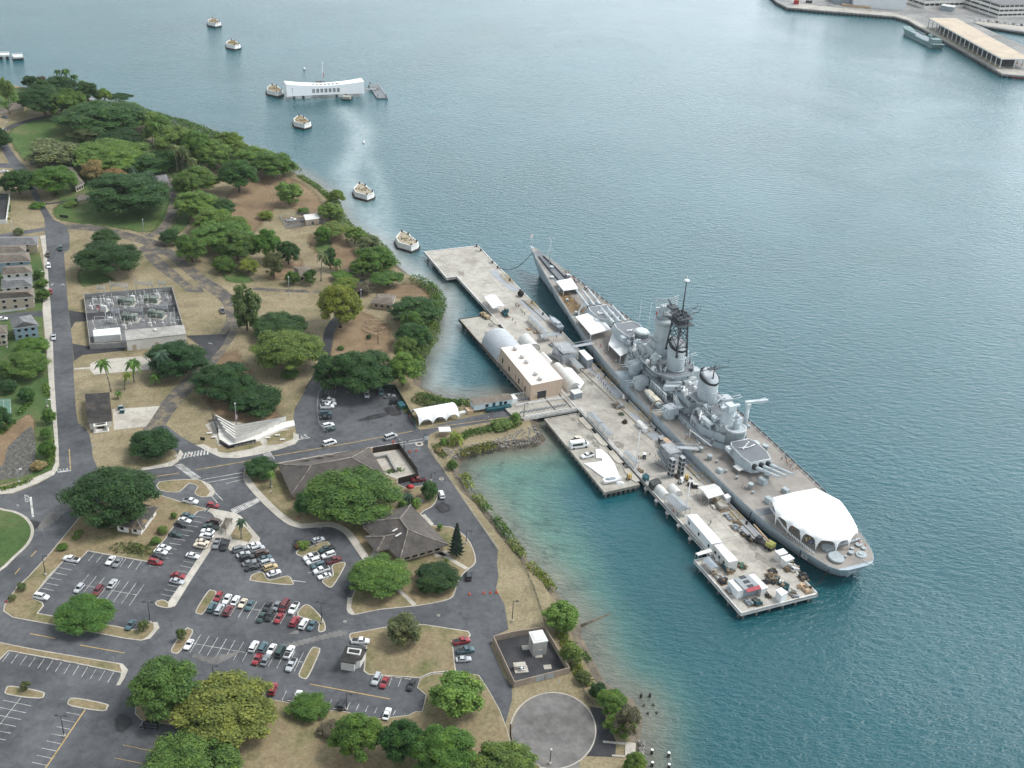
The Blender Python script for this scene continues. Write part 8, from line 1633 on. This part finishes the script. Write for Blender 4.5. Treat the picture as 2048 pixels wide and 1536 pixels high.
# ================================================================== HARBOUR, FAR SHORE, STREET FURNITURE, PEOPLE
# ---- mooring quays
qp=[(792,476.5),(801,465),(806,463.5),(820,470),(822,474),(836,485),(834,489),(822,494.5),(797,487)]
qc=G(813,479,3.3);qs=ccw([((p[0]-qc.x)*1.1,(p[1]-qc.y)*1.05) for p in W(qp,3.3)]);M_QTOP=blend_mat('quay_top',[(.35,(.16,.13,.075)),(.5,(.26,.21,.13)),(.65,(.36,.31,.23))],.5,rough=.95);M_QWALL=mat('quay_white',(.66,.66,.64),var=.16,scale=1)
M_QTOP2=blend_mat('quay_top_bare',[(.35,(.3,.26,.2)),(.5,(.42,.37,.3)),(.62,(.22,.2,.1))],.4,rough=.95)
qw=MB().prism(qs,.9,3.3,sc=.93);wallring(qw,inset(qs,.7),3.3,3.7,.5);qwm=qw.mesh('wall',M_QWALL);qbm=MB().prism(inset(qs,-.55),-1.5,1.0).mesh('base',M_PILED);qtm=MB().flat(inset(qs,.9),3.4).mesh('top_fill',M_QTOP);qtm2=MB().flat(inset(qs,.9),3.4).mesh('top_fill',M_QTOP2)
qb=MB().lathe(0,0,[(.45,3.8),(.35,4.4),(.55,4.9)],8).mesh('bollard',M_BLACK);rq=random.Random(2)
for x,y,l,tm in ((813,479,'white mooring quay off the end of the long pier',qtm2),(726.5,380,'white mooring quay between the pier and the bare shore',qtm2),(603.5,241,'white mooring quay with grassy top below the white memorial',qtm),(549,178,'white mooring quay with grassy top beside the white memorial end',qtm),(466,86.5,'white mooring quay out in the harbour, lower of two',qtm),(428,42.5,'white mooring quay out in the harbour, upper of two',qtm)):
    c_=G(x,y,3.0);t=thing('mooring_quay',l,'quay',(c_.x,c_.y,0),0,'white mooring quays')
    for n,me in (('wall',qwm),('base',qbm),('top_fill',tm)):o=bpy.data.objects.new(n,me);C.objects.link(o);o.parent=t
    for i in (1,3,5,7):v=inset(qs,1.2)[i];o=bpy.data.objects.new('bollard',qb);C.objects.link(o);o.parent=t;o.location=(v[0],v[1],-.4)
    gr=MB()
    for i in range(26):a=rq.uniform(0,6.28);q=rq.uniform(0,4.2);gr.lathe(q*math.cos(a)*1.1,q*math.sin(a)*.8,[(.4,3.4),(.5,3.6),(.15,3.8)],5)
    e=gr.build('dry_scrub',M_QTOP,t);e['kind']='stuff'
p=G(693,195,1.5);t=thing('mooring_block','small concrete mooring block in front of the white memorial','quay',(p.x,p.y,0),-.1);MB().box(0,0,.8,6,4.2,1.8).build('block',M_BARGE,t);MB().box(0,0,-1,6.6,4.8,1.8).build('base',M_PILED,t)
for (a,b,wd,h),l in ((((-30,109),(18,108),7,3.2),'white landing stage on dark legs at the frame edge'),(((25,112),(45,111),8,2.6),'pale square landing block beside the white landing stage')):
    A=G(*a,h);B=G(*b,h);e=B-A;t=thing('landing_stage',l,'quay',(A.x,A.y,0),math.atan2(e.y,e.x));L=e.length;MB().box(L/2,0,h-1,L,wd,1.2).build('deck',M_QWALL,t)
    for k in range(4):MB().box(L*(.1+.27*k),0,-1,2,wd*.8,h).build('leg',M_PILED,t)
    mb=MB();wallring(mb,[(0,-wd/2),(L,-wd/2),(L,wd/2),(0,wd/2)],h+.9,h+1.05,.12);mb.build('railing',M_WHITE,t)
# ---- white memorial over the wreck
A=G(573.3,192.3,2.4);B=G(728.5,186,2.4);e=B-A;L=e.length;rz=math.atan2(e.y,e.x);t=thing('water_memorial','white memorial bridge with sagging roof standing in the harbour','memorial',(A.x,A.y,0),rz)
rings=[];NS=24;cs=lambda s:(2*s-1)
def mem(s):c_=cs(s);return 4.9+.9*c_*c_,8.6+2.2*abs(c_)**1.8,4.1+.5*c_*c_
for i in range(NS+1):
    s=i/NS;hw,zt,tw_=mem(s);x=L*s;rings.append([(x,5-hw+.0,2.2),(x,5-tw_,zt),(x,5+tw_,zt),(x,5+hw,2.2)])
MB().loft(rings,closed=True,caps=True).build('body',mat('memorial_white',(.83,.84,.85),var=.03,rough=.6),t)
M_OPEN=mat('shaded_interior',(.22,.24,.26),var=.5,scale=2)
for k in range(7):
    s=.345+k*.053;hw,zt,tw_=mem(s);x=L*s;y0=5-hw;y1=5-tw_;f=lambda z:y0+(y1-y0)*(z-2.2)/(zt-2.2)-.04
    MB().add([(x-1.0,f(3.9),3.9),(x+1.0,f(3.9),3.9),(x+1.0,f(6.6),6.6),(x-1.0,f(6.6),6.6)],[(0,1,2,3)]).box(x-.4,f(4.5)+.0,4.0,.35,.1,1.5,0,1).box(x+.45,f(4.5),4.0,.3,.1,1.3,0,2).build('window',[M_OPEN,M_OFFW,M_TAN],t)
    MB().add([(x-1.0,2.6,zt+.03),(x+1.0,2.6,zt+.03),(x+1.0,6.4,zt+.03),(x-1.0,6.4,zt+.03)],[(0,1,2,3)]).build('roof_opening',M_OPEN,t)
wn=MB()
for i in range(5):
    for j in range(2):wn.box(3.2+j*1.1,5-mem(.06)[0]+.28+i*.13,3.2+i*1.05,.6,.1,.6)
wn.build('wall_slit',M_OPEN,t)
for x in (.15,.27,.7,.82):MB().box(L*x,5,-1,4.5,9.4,3.2).build('support',M_QWALL,t)
MB().box(L/2,5,1.4,L*.96,7,.8).build('dark_underfill',M_PILED,t)
p=G(645.5,170,2);t2=thing('flagpole','tall white flagpole rising behind the white memorial','flagpole',(p.x,p.y,0));MB().cyl((0,0,0),(0,0,19),.22,.1,6).build('pole',M_WHITE,t2);MB().loft([[(.15+q*1.2,-q*.3,11.5-q*.4),(.15+q*1.0,-q*.3,7.6-q*.6)] for q in (0,.5,1)],closed=False,caps=False).build('flag',mat('faded_flag',(.6,)*3),t2)
p=G(640,168,1);tag(MB().lathe(0,0,[(5.6,-1),(5.6,1.6),(4.9,1.6),(4.9,.4)],24).build('wreck_barbette',mat('rust_dark',(.07,.045,.035),var=.4),None,(p.x,p.y,0)),'rusty round wreck barbette above the water behind the memorial','wreck')
A=G(729,178,1.5);B=G(752,179,1.2);t=thing('gangway_bridge','thin grey footbridge from the memorial end to the floating dock','bridge',(A.x,A.y,0),math.atan2((B-A).y,(B-A).x));L2=(B-A).length;MB().box(L2/2,0,1.2,L2,2.6,.3).build('deck',M_GALV,t);mb=MB();lattice(mb,(0,0,1.5),(L2,0,1.5),2.6,1.1);mb.build('railing',M_GALV,t)
A=G(747,169,.8);B=G(765,196,.8);e=B-A;t=thing('floating_dock','dark floating dock beside the white memorial','dock',(A.x,A.y,0),math.atan2(e.y,e.x));L2=e.length;MB().box(L2/2,0,-.3,L2,8,1.1).build('pontoon',M_DKGREY,t);mb=MB()
for s in (-3.6,3.6):mb.box(L2/2,s,1.6,L2,.15,.15);[mb.box(L2*k/12,s,.8,.15,.15,.9) for k in range(13)]
mb.build('railing',M_LGREY,t);MB().box(L2*.3,0,.8,8,4,.25).cyl((2,-3,-1),(2,-3,3.2),.4,n=8).cyl((L2-2,3,-1),(L2-2,3,3.2),.4,n=8).cyl((L2-2,-3,-1),(L2-2,-3,3.2),.4,n=8).build('mooring_pile',M_PILE,t)
for x,y,l in ((727,285,'small white buoy off the shore belt'),(608.5,138,'small white buoy behind the white memorial')):
    p=G(x,y,.3);tag(MB().lathe(0,0,[(.2,-.4),(.9,0),(1.0,.5),(.6,1.2),(.1,1.5)],12).cyl((0,0,1.4),(0,0,2.0),.08,n=5).build('buoy',M_WHITE,None,(p.x,p.y,0)),l,'buoy')
# old piles near the loading slab
for i,(x,y) in enumerate(((1282.5,1391),(1300,1390),(1288,1408),(1307,1407),(1296,1424),(1314,1423),(1304,1504),(1337.5,1510),(1304.5,1529),(1338,1533))):
    p=G(x,y,.6);wt=i>5;hh=1.4 if wt else (1.1 if i<2 else .2);tag(MB().lathe(0,0,[(.42,-2),(.4,hh-.5),(.36,hh)],10).lathe(0,0,[(.4,hh),(.4,hh+.15)],10,1 if wt else 0).build('old_pile',[M_PILED,M_WHITE],None,(p.x,p.y,0)),['dark pile stump highest off the feathery shore tree, closer to shore','dark pile stump highest off the feathery shore tree, farther out','submerged pile stump of the second pair, closer to shore','submerged pile stump of the second pair, farther out','submerged pile stump of the third pair, closer to shore','submerged pile stump of the third pair, farther out','white capped pile off the loading slab, upper and closer to shore','white capped pile off the loading slab, upper and farther out','white capped pile at the bottom, closer to shore','white capped pile at the bottom, farther out'][i],'pile','old piles in the shallows')
A=G(1161,1252,.1);B=G(1222,1226,.1);e=B-A;o=MB().cyl((0,0,-.1),(e.length,0,-.3),.55,.4,8).build('outfall_pipe',M_BANK,None,(A.x,A.y,0),math.atan2(e.y,e.x));tag(o,'old brown outfall pipe running out into the shallows','pipe')
# ---- shipyard across the water
ZQ=3.0
yard=W([(1520,-30),(1552,3),(1575,15),(1700,26),(1790,33),(1815,40),(1832,50),(1920,98),(2005,148),(2060,153),(2140,150),(2130,128),(1945,45),(1970,52),(2060,66),(2160,78),(2160,-80)],ZQ)
struct(MB().prism(yard,ZQ-1.4,ZQ,0).build('shipyard_quay',[blend_mat('yard_paving',[(.35,(.2,.2,.2)),(.5,(.27,.27,.265)),(.65,(.34,.33,.31))],.03,scale2=.4)]))
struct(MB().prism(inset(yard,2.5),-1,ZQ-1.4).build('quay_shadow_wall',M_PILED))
qpv=MB();ed=W([(1552,3),(1575,15),(1700,26),(1790,33),(1815,40),(1832,50),(1920,98),(2005,148),(2060,153)],ZQ)
for a,b in zip(ed,ed[1:]):
    n=int(math.dist(a,b)/4)
    for k in range(n):qpv.cyl((a[0]+(b[0]-a[0])*k/n,a[1]+(b[1]-a[1])*k/n,-1),(a[0]+(b[0]-a[0])*k/n,a[1]+(b[1]-a[1])*k/n,ZQ-.4),.5,n=5)
struct(qpv.build('quay_fender_piles',M_PILE),kind='stuff')
ap=MB();ap.flat(W([(1575,14),(1700,25),(1790,32),(1815,39),(1832,49),(2005,146),(2055,151),(2050,142),(2010,136),(1850,52),(1830,40),(1790,26),(1600,8)],ZQ+.04),ZQ+.04);ap.flat(W([(1950,46),(2060,64),(2060,54),(1960,40)],ZQ+.04),ZQ+.04);struct(ap.build('quay_apron',M_PIER))
pts=W([(1857,36),(1912,36),(2062,118),(2003,117.5)],ZQ+9);cx,cy=sum(p[0] for p in pts)/4,sum(p[1] for p in pts)/4;t=thing('transit_shed','very long open shed with tan roof on the finger pier across the water','shed',(cx,cy,ZQ));q=ccw(rel(pts,Vector((cx,cy,0))))
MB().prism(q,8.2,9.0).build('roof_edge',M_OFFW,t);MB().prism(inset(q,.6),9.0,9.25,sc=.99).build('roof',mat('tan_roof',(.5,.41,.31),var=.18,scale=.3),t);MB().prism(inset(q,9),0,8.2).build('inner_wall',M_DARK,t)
for i in range(4):
    a,b=Vector(inset(q,1)[i]),Vector(inset(q,1)[(i+1)%4]);n=max(2,int((b-a).length/9))
    for k in range(n):p=a+(b-a)*(k/n);MB().box(p.x,p.y,0,.7,.7,8.2).box(p.x,p.y,0,1,1,1.2,0,1).build('column',[M_OFFW,M_YEL],t)
def farbox(name,lab,a,b,depth,h,wm_,rm,cat='building',bands=0,z0=ZQ):
    A,B=G(*a,z0),G(*b,z0);e=B-A;rz=math.atan2(e.y,e.x);L=e.length;t=thing(name,lab,cat,(A.x,A.y,z0),rz);MB().box(L/2,depth/2,0,L,depth,h).build('wall',wm_,t);MB().box(L/2,depth/2,h,L+.8,depth+.8,.5,0,0,.985,.985).build('roof',rm,t)
    for k in range(bands):
        for j in range(8):MB().box(L*(j+.5)/8,-.03,h*(k+.5)/bands,L/8-.9,.14,h/bands*.4).build('window',M_GLASS,t)
        for j in range(4):MB().box(-.03,depth*(j+.5)/4,h*(k+.5)/bands,.14,depth/4-1,h/bands*.4).build('window',M_GLASS,t)
    return t
M_WSHED=mat('white_cladding',(.66,.69,.71),var=.06)
farbox('warehouse','large windowless white warehouse at the far shipyard',(1706,14),(1810,21),55,15,M_WSHED,M_WSHED);farbox('yard_building','white shipyard building with window bands, behind the tan shed',(1848,17),(1926,15),40,11,M_WHITEW,M_OFFW,bands=2);farbox('yard_building','low shipyard annex with flat pale canopy in front of the banded building',(1880,20),(1905,24),10,4.5,M_BLUEG,M_OFFW)
farbox('yard_building','long white shipyard block with rows of windows at the top corner',(1995,36),(2070,34),60,13,M_WHITEW,M_GREYROOF,bands=3);farbox('yard_building','pale low block behind the far shipyard road at the top',(1936,8),(1990,2),40,10,M_WHITEW,M_GREYROOF,bands=2);farbox('warehouse','dark shed beside the white warehouse at the frame top',(1668,8),(1700,10),30,9,M_BLUEG,M_GREYR)
farbox('timber_stack','long tan timber stack on the far quay',(1684,12),(1740,18),3,1.6,M_TAN,M_TAN,'stack');farbox('fire_station_box','red and yellow cabin on the far quay corner',(1587,8),(1597,9),5,4,M_RED,M_YEL,'cabin');farbox('scrap_bin','dark bin on the far quay near the cabin',(1612,6),(1624,7),4,2,M_DARK,M_DARK,'bin')
def farcar(x,y,colr,lab,kind='suv'):car(kind,colr,x,y,6,8,lab,'cars parked at the far shipyard',z=ZQ+.05)
for i in range(12):farcar(1952+i*8.3,39.5+i*.95,('white','silver','white','grey','white','black')[i%6],'small car in the row parked behind the far tan shed')
car('van','white',1660,9,12,1,'white van on the far quay beside the timber stack',z=ZQ);car('van','teal',1675,4,12,2,'teal van at the far warehouse corner',z=ZQ)
A,B=G(1811,57,4),G(1878,90,4);e=B-A;t=thing('landing_craft','grey green landing craft moored at the far finger pier','ship',((A.x+B.x)/2,(A.y+B.y)/2,0),math.atan2(e.y,e.x)+math.pi);L2=e.length;M_LC=mat('sea_green_grey',(.2,.29,.29),var=.15);hb=MB()
hb.loft([[(-L2/2,-6,4.2),(-L2/2+3,-5.4,-.5),(-L2/2+3,5.4,-.5),(-L2/2,6,4.2)],[(L2*.3,-6,4.2),(L2*.3,-5.6,-.5),(L2*.3,5.6,-.5),(L2*.3,6,4.2)],[(L2/2,-3.6,6.4),(L2*.44,-2,-.3),(L2*.44,2,-.3),(L2/2,3.6,6.4)]]).build('hull',M_LC,t)
MB().box(-2,0,4.2,L2*.7,8.4,.12,m=0).build('well_deck',M_BLUEG,t);MB().box(-L2*.38,0,4.2,8,9,3.6).box(-L2*.3,3,7.8,4,3,2.4).box(L2*.2,-5.2,4.2,20,.5,1.4).box(L2*.2,5.2,4.2,20,.5,1.4).cyl((-L2*.36,0,7.8),(-L2*.36,0,14),.2,n=5).build('superstructure',M_LC,t)
A,B=G(2023,155.5,.3),G(2060,157,.3);o=MB().cyl((0,0,.2),((B-A).length,0,.2),.9,n=8).build('red_boom',M_RED,None,A,math.atan2((B-A).y,(B-A).x));tag(o,'red floating boom at the end of the far finger pier','boom')
A,B=G(1568,15,.3),G(1588,19,.3);o=MB().cyl((0,0,.2),((B-A).length,0,.2),.9,n=8).build('red_boom',M_RED,None,A,math.atan2((B-A).y,(B-A).x));tag(o,'red floating boom at the corner of the far quay','boom')
for i in range(3):farbox('pontoon',f'white finger pontoon behind the far finger pier, {["first","second","third"][i]} from the sheds',(2018+i*13,61+i*1.6),(2025+i*13,62+i*1.6),-9,.8,M_WHITE,M_WHITE,'pontoon',z0=0)
# ---- lamps
def lamp(bx,by,tx,ty,style,lab):
    b_=G(bx,by);mpp=MPP(bx,by);H=max(3.5,math.hypot(tx-bx,ty-by)*mpp/math.cos(.52));t=thing('street_lamp',lab,'street lamp',b_,rt_.uniform(-.3,.3));m_=M_DARK if style[0]=='d' else M_GALV
    MB().cyl((0,0,0),(0,0,H),.16,.1,7).build('pole',m_,t);MB().lathe(0,0,[(.4,0),(.4,.7)],10).build('base',M_CONC,t)
    for k in ({'1':(1,),'2':(-1,1),'0':()}[style[1]]):MB().cyl((0,0,H-.1),(k*.9,0,H),.06,n=5).box(k*1.2,0,H-.08,.9,.5,.2).build('lamp_head',M_DARK if style[0]=='d' else M_OFFW,t)
    if style[1]=='0':MB().lathe(0,0,[(.1,H),(.32,H+.15),(.32,H+.4),(.05,H+.6)],8).build('lamp_head',M_OFFW,t)
for a in ((91,1150,85,1108,'d1','dark lamp on the verge above the large car park'),(300.5,1246,296,1199.5,'d2','twin headed dark lamp at the curved island tip'),(128.5,1473,121,1424.5,'d2','twin headed dark lamp on the yellow line of the bottom lot'),(643.3,1246,642,1201,'d2','twin headed dark lamp on the triangular island'),(427,1356,423,1330,'d1','dark lamp behind the yellow green tree'),(395,1482,388,1435,'d1','dark lamp in front of the yellow green tree'),(693.3,1420,693,1381,'d1','dark lamp beside the black jeep'),(634,1091,633,1052,'d1','dark lamp on the driveway loop island'),(932,1088,932,1059,'d1','dark lamp by the conifer'),(808,905,809,881,'d1','dark lamp at the corner of the courtyard fence'),(862,962,861.5,953,'d1','dark lamp behind the neat round tree'),(423.5,1083,421.5,1048,'d1','dark lamp among the cars of the divider walk'),(1024,1243,1025,1198,'d1','dark lamp on the dry grass above the walled yard'),(1099.5,1528,1101.5,1495,'d0','dark lamp at the entry of the turnaround'),(1047,838,1048,806,'d1','dark lamp at the bridge head'),(875,820,876,790,'d1','dark lamp on the cove bank behind the tent'),
          (38,965,34.5,938,'g1','pale lamp in the hedge at the road corner'),(27,471,26,446,'g0','pale lamp at the cross street'),(288,467,286,442,'g0','pale lamp on the watered lawn'),(82,556,81,543,'g1','pale lamp at the terrace street trees'),(578,588,578,557,'g0','pale lamp on the park path'),(722,616,722,582,'g0','grey pole beside the vivid yellow green tree'),(14,696,13,681,'g0','pale lamp on the housing lawn'),(12,262,10,246,'g1','pale lamp at the upper lawn corner'),(95,814,94,800,'g1','pale lamp at the pavement above the street trees'),(473,856,470,808,'g0','white flagpole behind the marble memorial'),(543,975,543,955,'g0','thin pole on the lawn by the long building'),(438,1510,440,1480,'g0','small lamp on the bottom verge')):lamp(*a)
p=G(756,688);t=thing('utility_pole','wooden utility pole with crossarm on the bare soil','utility pole',p);MB().cyl((0,0,0),(0,0,8.5),.18,.13,6).build('pole',M_WOOD,t);MB().box(0,0,7.6,3.6,.2,.25).box(0,0,6.6,2.6,.2,.2).build('crossarm',M_WOOD,t)
p=G(472,858,ZL);tag(MB().loft([[(.1+q*.8,0,6.6-q*.3),(.1+q*.7,0,4.8-q*.3)] for q in (0,.5,1)],closed=False,caps=False).build('flag',mat('faded_flag',(.6,)*3),None,p),'faded flag hanging on the pole behind the marble memorial','flag')
# ---- signs, cones
def sign(x,y,m_,w_,h_,hp,lab,pole=M_GALV,txt=None):
    p=G(x,y);t=thing('road_sign',lab,'sign',p,-.1);MB().cyl((0,.05,0),(0,.05,hp),.06,n=5).build('post',pole,t);MB().box(0,0,hp-.1,w_,.06,h_).build('panel',m_,t)
    if txt:
        cu=bpy.data.curves.new('sign_text','FONT');cu.body=txt;cu.size=h_*.4;cu.align_x='CENTER';cu.materials.append(M_WHITE);tmp=bpy.data.objects.new('tmp',cu);me=bpy.data.meshes.new_from_object(tmp);bpy.data.objects.remove(tmp);o=bpy.data.objects.new('sign_text',me);C.objects.link(o);o.parent=t;o.location=(0,-.05,hp+h_*.25);o.rotation_euler=(R(90),0,0)
for a in ((14.5,1216,M_RED,.9,.9,2.0,'red stop sign at the lower corner verge',M_GALV,'STOP'),(128,437,M_BLACK,4.6,1.5,.5,'wide dark notice board on the watered lawn'),(314,1203,M_BLUEG,.6,.9,1.8,'blue grey sign on the grass tip of the divider walk'),(292,1243,M_BLUEG,.6,.9,1.8,'blue grey sign beside the twin headed lamp'),(37,1020,M_OFFW,.8,.8,1.6,'pale sign at the round lawn'),(228,1326,M_GALV,.4,.6,2.0,'thin sign post at the strip of the bottom lot'),(597,1046,M_RED,.5,.5,1.8,'small red sign on the lawn by the driveway'),(143,521,M_YEL,.9,.9,.9,'yellow sign at the road driveway'),(405.5,883,M_BLACK,1.8,1.4,.6,'square black notice on the grass by the memorial'),(186,897,M_OFFW,1.0,.7,1.2,'small pale sign at the corner lawn kerb'),(379,914,M_RED,.4,.5,.7,'orange marker on the crossing'),(1118,1372,M_OFFW,.5,.8,1.6,'small white sign by the yard gate'),(853,884,M_WHITE,1.6,1.6,1.0,'round white sign at the gate'),(808,867,M_GALV,.4,.5,1.5,'thin post by the gate road')):sign(*a)
CN=MB().lathe(0,0,[(.22,.04),(.05,.72)],10).box(0,0,0,.5,.5,.05).mesh('cone',mat('cone_orange',(.62,.11,.05),var=.1))
for x,y,l in ((939,1189.5,'orange cone across the shore road, first from the building'),(967,1187,'orange cone across the shore road, second from the building'),(980.5,1186.5,'orange cone across the shore road, third from the building'),(993,1185.5,'orange cone across the shore road, on the shore side'),(819.5,904.5,'orange cone by the barrier at the courtyard, closer to the fence'),(832.5,902.5,'orange cone by the barrier at the courtyard, closer to the guard rail'),(786.5,885,'orange cone beside the people at the silver van'),(820,832,'orange cone by the screened fence'),(662,777,'orange cone on the pale hatching of the upper lot')):
    o=bpy.data.objects.new('traffic_cone',CN);C.objects.link(o);p=G(x,y);o.location=(p.x,p.y,ZL+.06);o.scale=(1.5,1.5,1.3);tag(o,l,'traffic cone','orange cones on the roads')
p=G(820,983);t=thing('parasol','small red parasol at the round tree island','parasol',p);MB().lathe(0,0,[(1.6,2.1),(.1,2.8)],8).build('canopy',M_RED,t);MB().cyl((0,0,0),(0,0,2.3),.05,n=5).build('pole',M_GALV,t)
p=G(839,1004);tag(MB().box(0,0,.45,2.4,.7,.1).box(0,.9,.3,2.4,.35,.08).box(0,-.9,.3,2.4,.35,.08).box(-.7,0,0,.1,1.8,.45).box(.7,0,0,.1,1.8,.45).build('picnic_table',M_GALV,None,p),'grey picnic table under the round tree on the shore road island','table')
# ---- people: one skinned figure, standing or walking
def figure(walk):
    J=[(0,0,.95),(0,0,1.2),(0,0,1.42),(0,0,1.53),(0,.01,1.68),(-.1,.16*walk,.5),(-.1,.2*walk,.06),(-.1,.2*walk+.14,.03),(.1,-.14*walk,.5),(.1,-.24*walk,.08),(.1,-.24*walk+.14,.05),(-.19,0,1.38),(-.25,-.12*walk,1.12),(-.24,-.1*walk+.1,.88),(.19,0,1.38),(.25,.12*walk,1.12),(.24,.14*walk+.1,.88),(-.095,0,.9),(.095,0,.9)]
    E_=[(0,1),(1,2),(2,3),(3,4),(0,17),(17,5),(5,6),(6,7),(0,18),(18,8),(8,9),(9,10),(2,11),(11,12),(12,13),(2,14),(14,15),(15,16)];rd=[.14,.13,.13,.06,.11,.07,.05,.045,.07,.05,.045,.06,.045,.035,.06,.045,.035,.09,.09]
    me=bpy.data.meshes.new('fig');me.from_pydata(J,E_,[]);o=bpy.data.objects.new('fig',me);C.objects.link(o);md=o.modifiers.new('s','SKIN');o.modifiers.new('u','SUBSURF').levels=1
    for v,r_ in zip(me.skin_vertices[0].data,rd):v.radius=(r_,r_*.85)
    me.skin_vertices[0].data[0].use_root=True;dg=bpy.context.evaluated_depsgraph_get();dg.update();r=bpy.data.meshes.new_from_object(o.evaluated_get(dg));bpy.data.objects.remove(o);r.name='person'
    r.materials.clear();[r.materials.append(x) for x in (objcol('shirt_cloth',rough=.8,spec=.2),mat('trouser_cloth',(.05,.055,.08),var=.3),mat('skin',(.45,.28,.2),var=.1),mat('hair',(.03,.022,.018)))]
    for f in r.polygons:
        c_=f.center;f.material_index=3 if c_.z>1.7 or (c_.z>1.6 and c_.y<-.02) else 2 if c_.z>1.5 or (abs(c_.x)>.17 and c_.z<1.2) else 0 if c_.z>.92 else 1
    return r
FIG=[figure(0),figure(1)];rp=random.Random(21)
SHIRT=dict(white=(.7,.7,.7),red=(.5,.03,.04),dark=(.03,.035,.045),blue=(.06,.13,.28),teal=(.05,.2,.2),yellow=(.6,.5,.08),pale=(.5,.55,.6),pink=(.55,.2,.25))
def person(pos,colr,lab,group=None,walk=0):
    o=bpy.data.objects.new('person',FIG[walk]);C.objects.link(o);o.location=pos;o.rotation_euler=(0,0,rp.uniform(0,6.28));o.color=(*SHIRT[colr],1);tag(o,lab,'person',group)
for x,y,cl_,l in ((781.5,852.5,'dark','person in dark clothes standing alone in the upper lot'),(786,876.5,'pale','person in a pale shirt at the side of the silver van'),(790,877,'white','person in a white shirt at the side of the silver van'),(796,885,'dark','person in dark clothes by the cone near the gate road'),(799,885,'pale','person in a pale shirt by the cone near the gate road'),(976.5,839,'white','person in white walking on the causeway'),(983.5,830,'red','person in red by the trailer deck'),(851,873,'blue','person in blue at the gate'),(893,842,'white','person in white under the end of the arched tent'),(904,876,'white','person in white beside the kiosk'),(488,957,'blue','person in blue at the crossing kerb'),(491.5,958,'dark','person in dark clothes at the crossing kerb'),(542,988,'white','person in white on the lawn by the walkway'),(355,437,'teal','person in teal on the lawn by the lane')):person(tuple(G(x,y,ZL+.05)),cl_,l,None,1)
def pp(lst,lab,grp,zz=ZP,conv=None):
    for i,(x,y) in enumerate(lst):v=G(x,y,zz);cl_=rp.choice(list(SHIRT));person((v.x,v.y,zz+.02),cl_,lab,grp,i%2)
pp([(1031,612),(1033,614),(1036,611),(1038,613),(1040,612),(1034,609),(1037,615)],'visitor in the small crowd on the pier below the bow','visitors in the crowd on the pier');pp([(1042,622),(1045,626),(1049,630),(1031,648),(1025,642)],'visitor strolling on the open pier deck by the tables','visitors strolling by the tables')
pp([(1078,678),(1083,680),(1086,677),(1076,681),(1113,676)],'visitor waiting at the short canopy by the gangway tower','visitors at the short canopy');pp([(1184,742),(1188,747),(1191,752),(1196,757),(1200,762),(1203,765),(1207,770),(1211,774),(1215,780),(1220,787)],'visitor walking in the file beside the ship','visitors walking along the ship')
pp([(1277,917),(1281,918),(1288,922),(1299,913),(1310,916),(1313,920)],'worker standing around the cart near the gangway','workers around the cart');pp([(1418,1051),(1421,1048)],'one of two people walking past the long white trailer','pair walking past the trailer');pp([(1160,745),(1130,722),(1124,718),(1250,800)],'visitor alone on the middle of the pier deck','scattered pier visitors');pp([(1355,1032),(1346,1026)],'worker in the shade of the grey work shed','workers at the grey work shed');pp([(1395,1000),(1400,1003),(1405,1007),(1410,1010)],'worker at the open side of the white roofed shed','workers at the white roofed shed')
def sp(lst,lab,grp):
    for i,(x,y) in enumerate(lst):v=SW(x,y,0);person((v.x,v.y,DZ(x)+.06),rp.choice(list(SHIRT)),lab,grp,i%2)
sp([(98+rp.uniform(-7,6),-4.4+rp.uniform(-1.6,1.6)) for i in range(24)],'visitor in the crowd along the outer rail of the bow deck','visitors in the bow crowd');sp([(80+rp.uniform(-6,6),-7+rp.uniform(-1.3,1.3)) for i in range(12)],'visitor by the outer rail beside the foremost guns','visitors beside the foremost guns');sp([(rp.uniform(66,84),rp.uniform(3.5,9)) for i in range(12)],'visitor on the brown matting behind the bow tent','visitors on the brown matting')
sp([(-76+rp.uniform(-4,5),-13.8+rp.uniform(-1.2,1)) for i in range(12)],'visitor in the crowd at the outer rail beside the after guns','visitors beside the after guns');sp([(-83.5,11.5),(-84.3,11.1)],'one of two people strolling on the after deck by the pier','pair on the after deck');sp([(-93.5,6.5),(-94.3,6.0)],'one of two people by the hatch near the stern tent','pair near the stern tent');sp([(-62,-13),(-50,14.2),(-56,12.6),(-48,14.5),(36,12),(33,13),(30,12.5),(24,12.8),(16,13.5),(10,13.6)],'visitor on the pier side walkway of the ship deck','visitors on the ship walkway');sp([(rp.uniform(42,56),rp.uniform(8,12)) for i in range(8)],'visitor under the flat white roof by the gangway','visitors under the flat roof')
# ---- haze
hz_=MB().prism([(-4100,-1100),(4100,-1100),(4100,6100),(-4100,6100)],-3,CAMZ+30).build('haze',bpy.data.materials.new('haze'));hz_['kind']='stuff'
hm=hz_.data.materials[0];hm.use_nodes=True;ht_=hm.node_tree;ht_.nodes.remove(ht_.nodes['Principled BSDF']);pv=ht_.nodes.new('ShaderNodeVolumePrincipled');pv.inputs['Density'].default_value=.00003;pv.inputs['Color'].default_value=(.88,.93,.97,1);pv.inputs['Anisotropy'].default_value=.2
ht_.links.new(pv.outputs[0],ht_.nodes['Material Output'].inputs['Volume'])
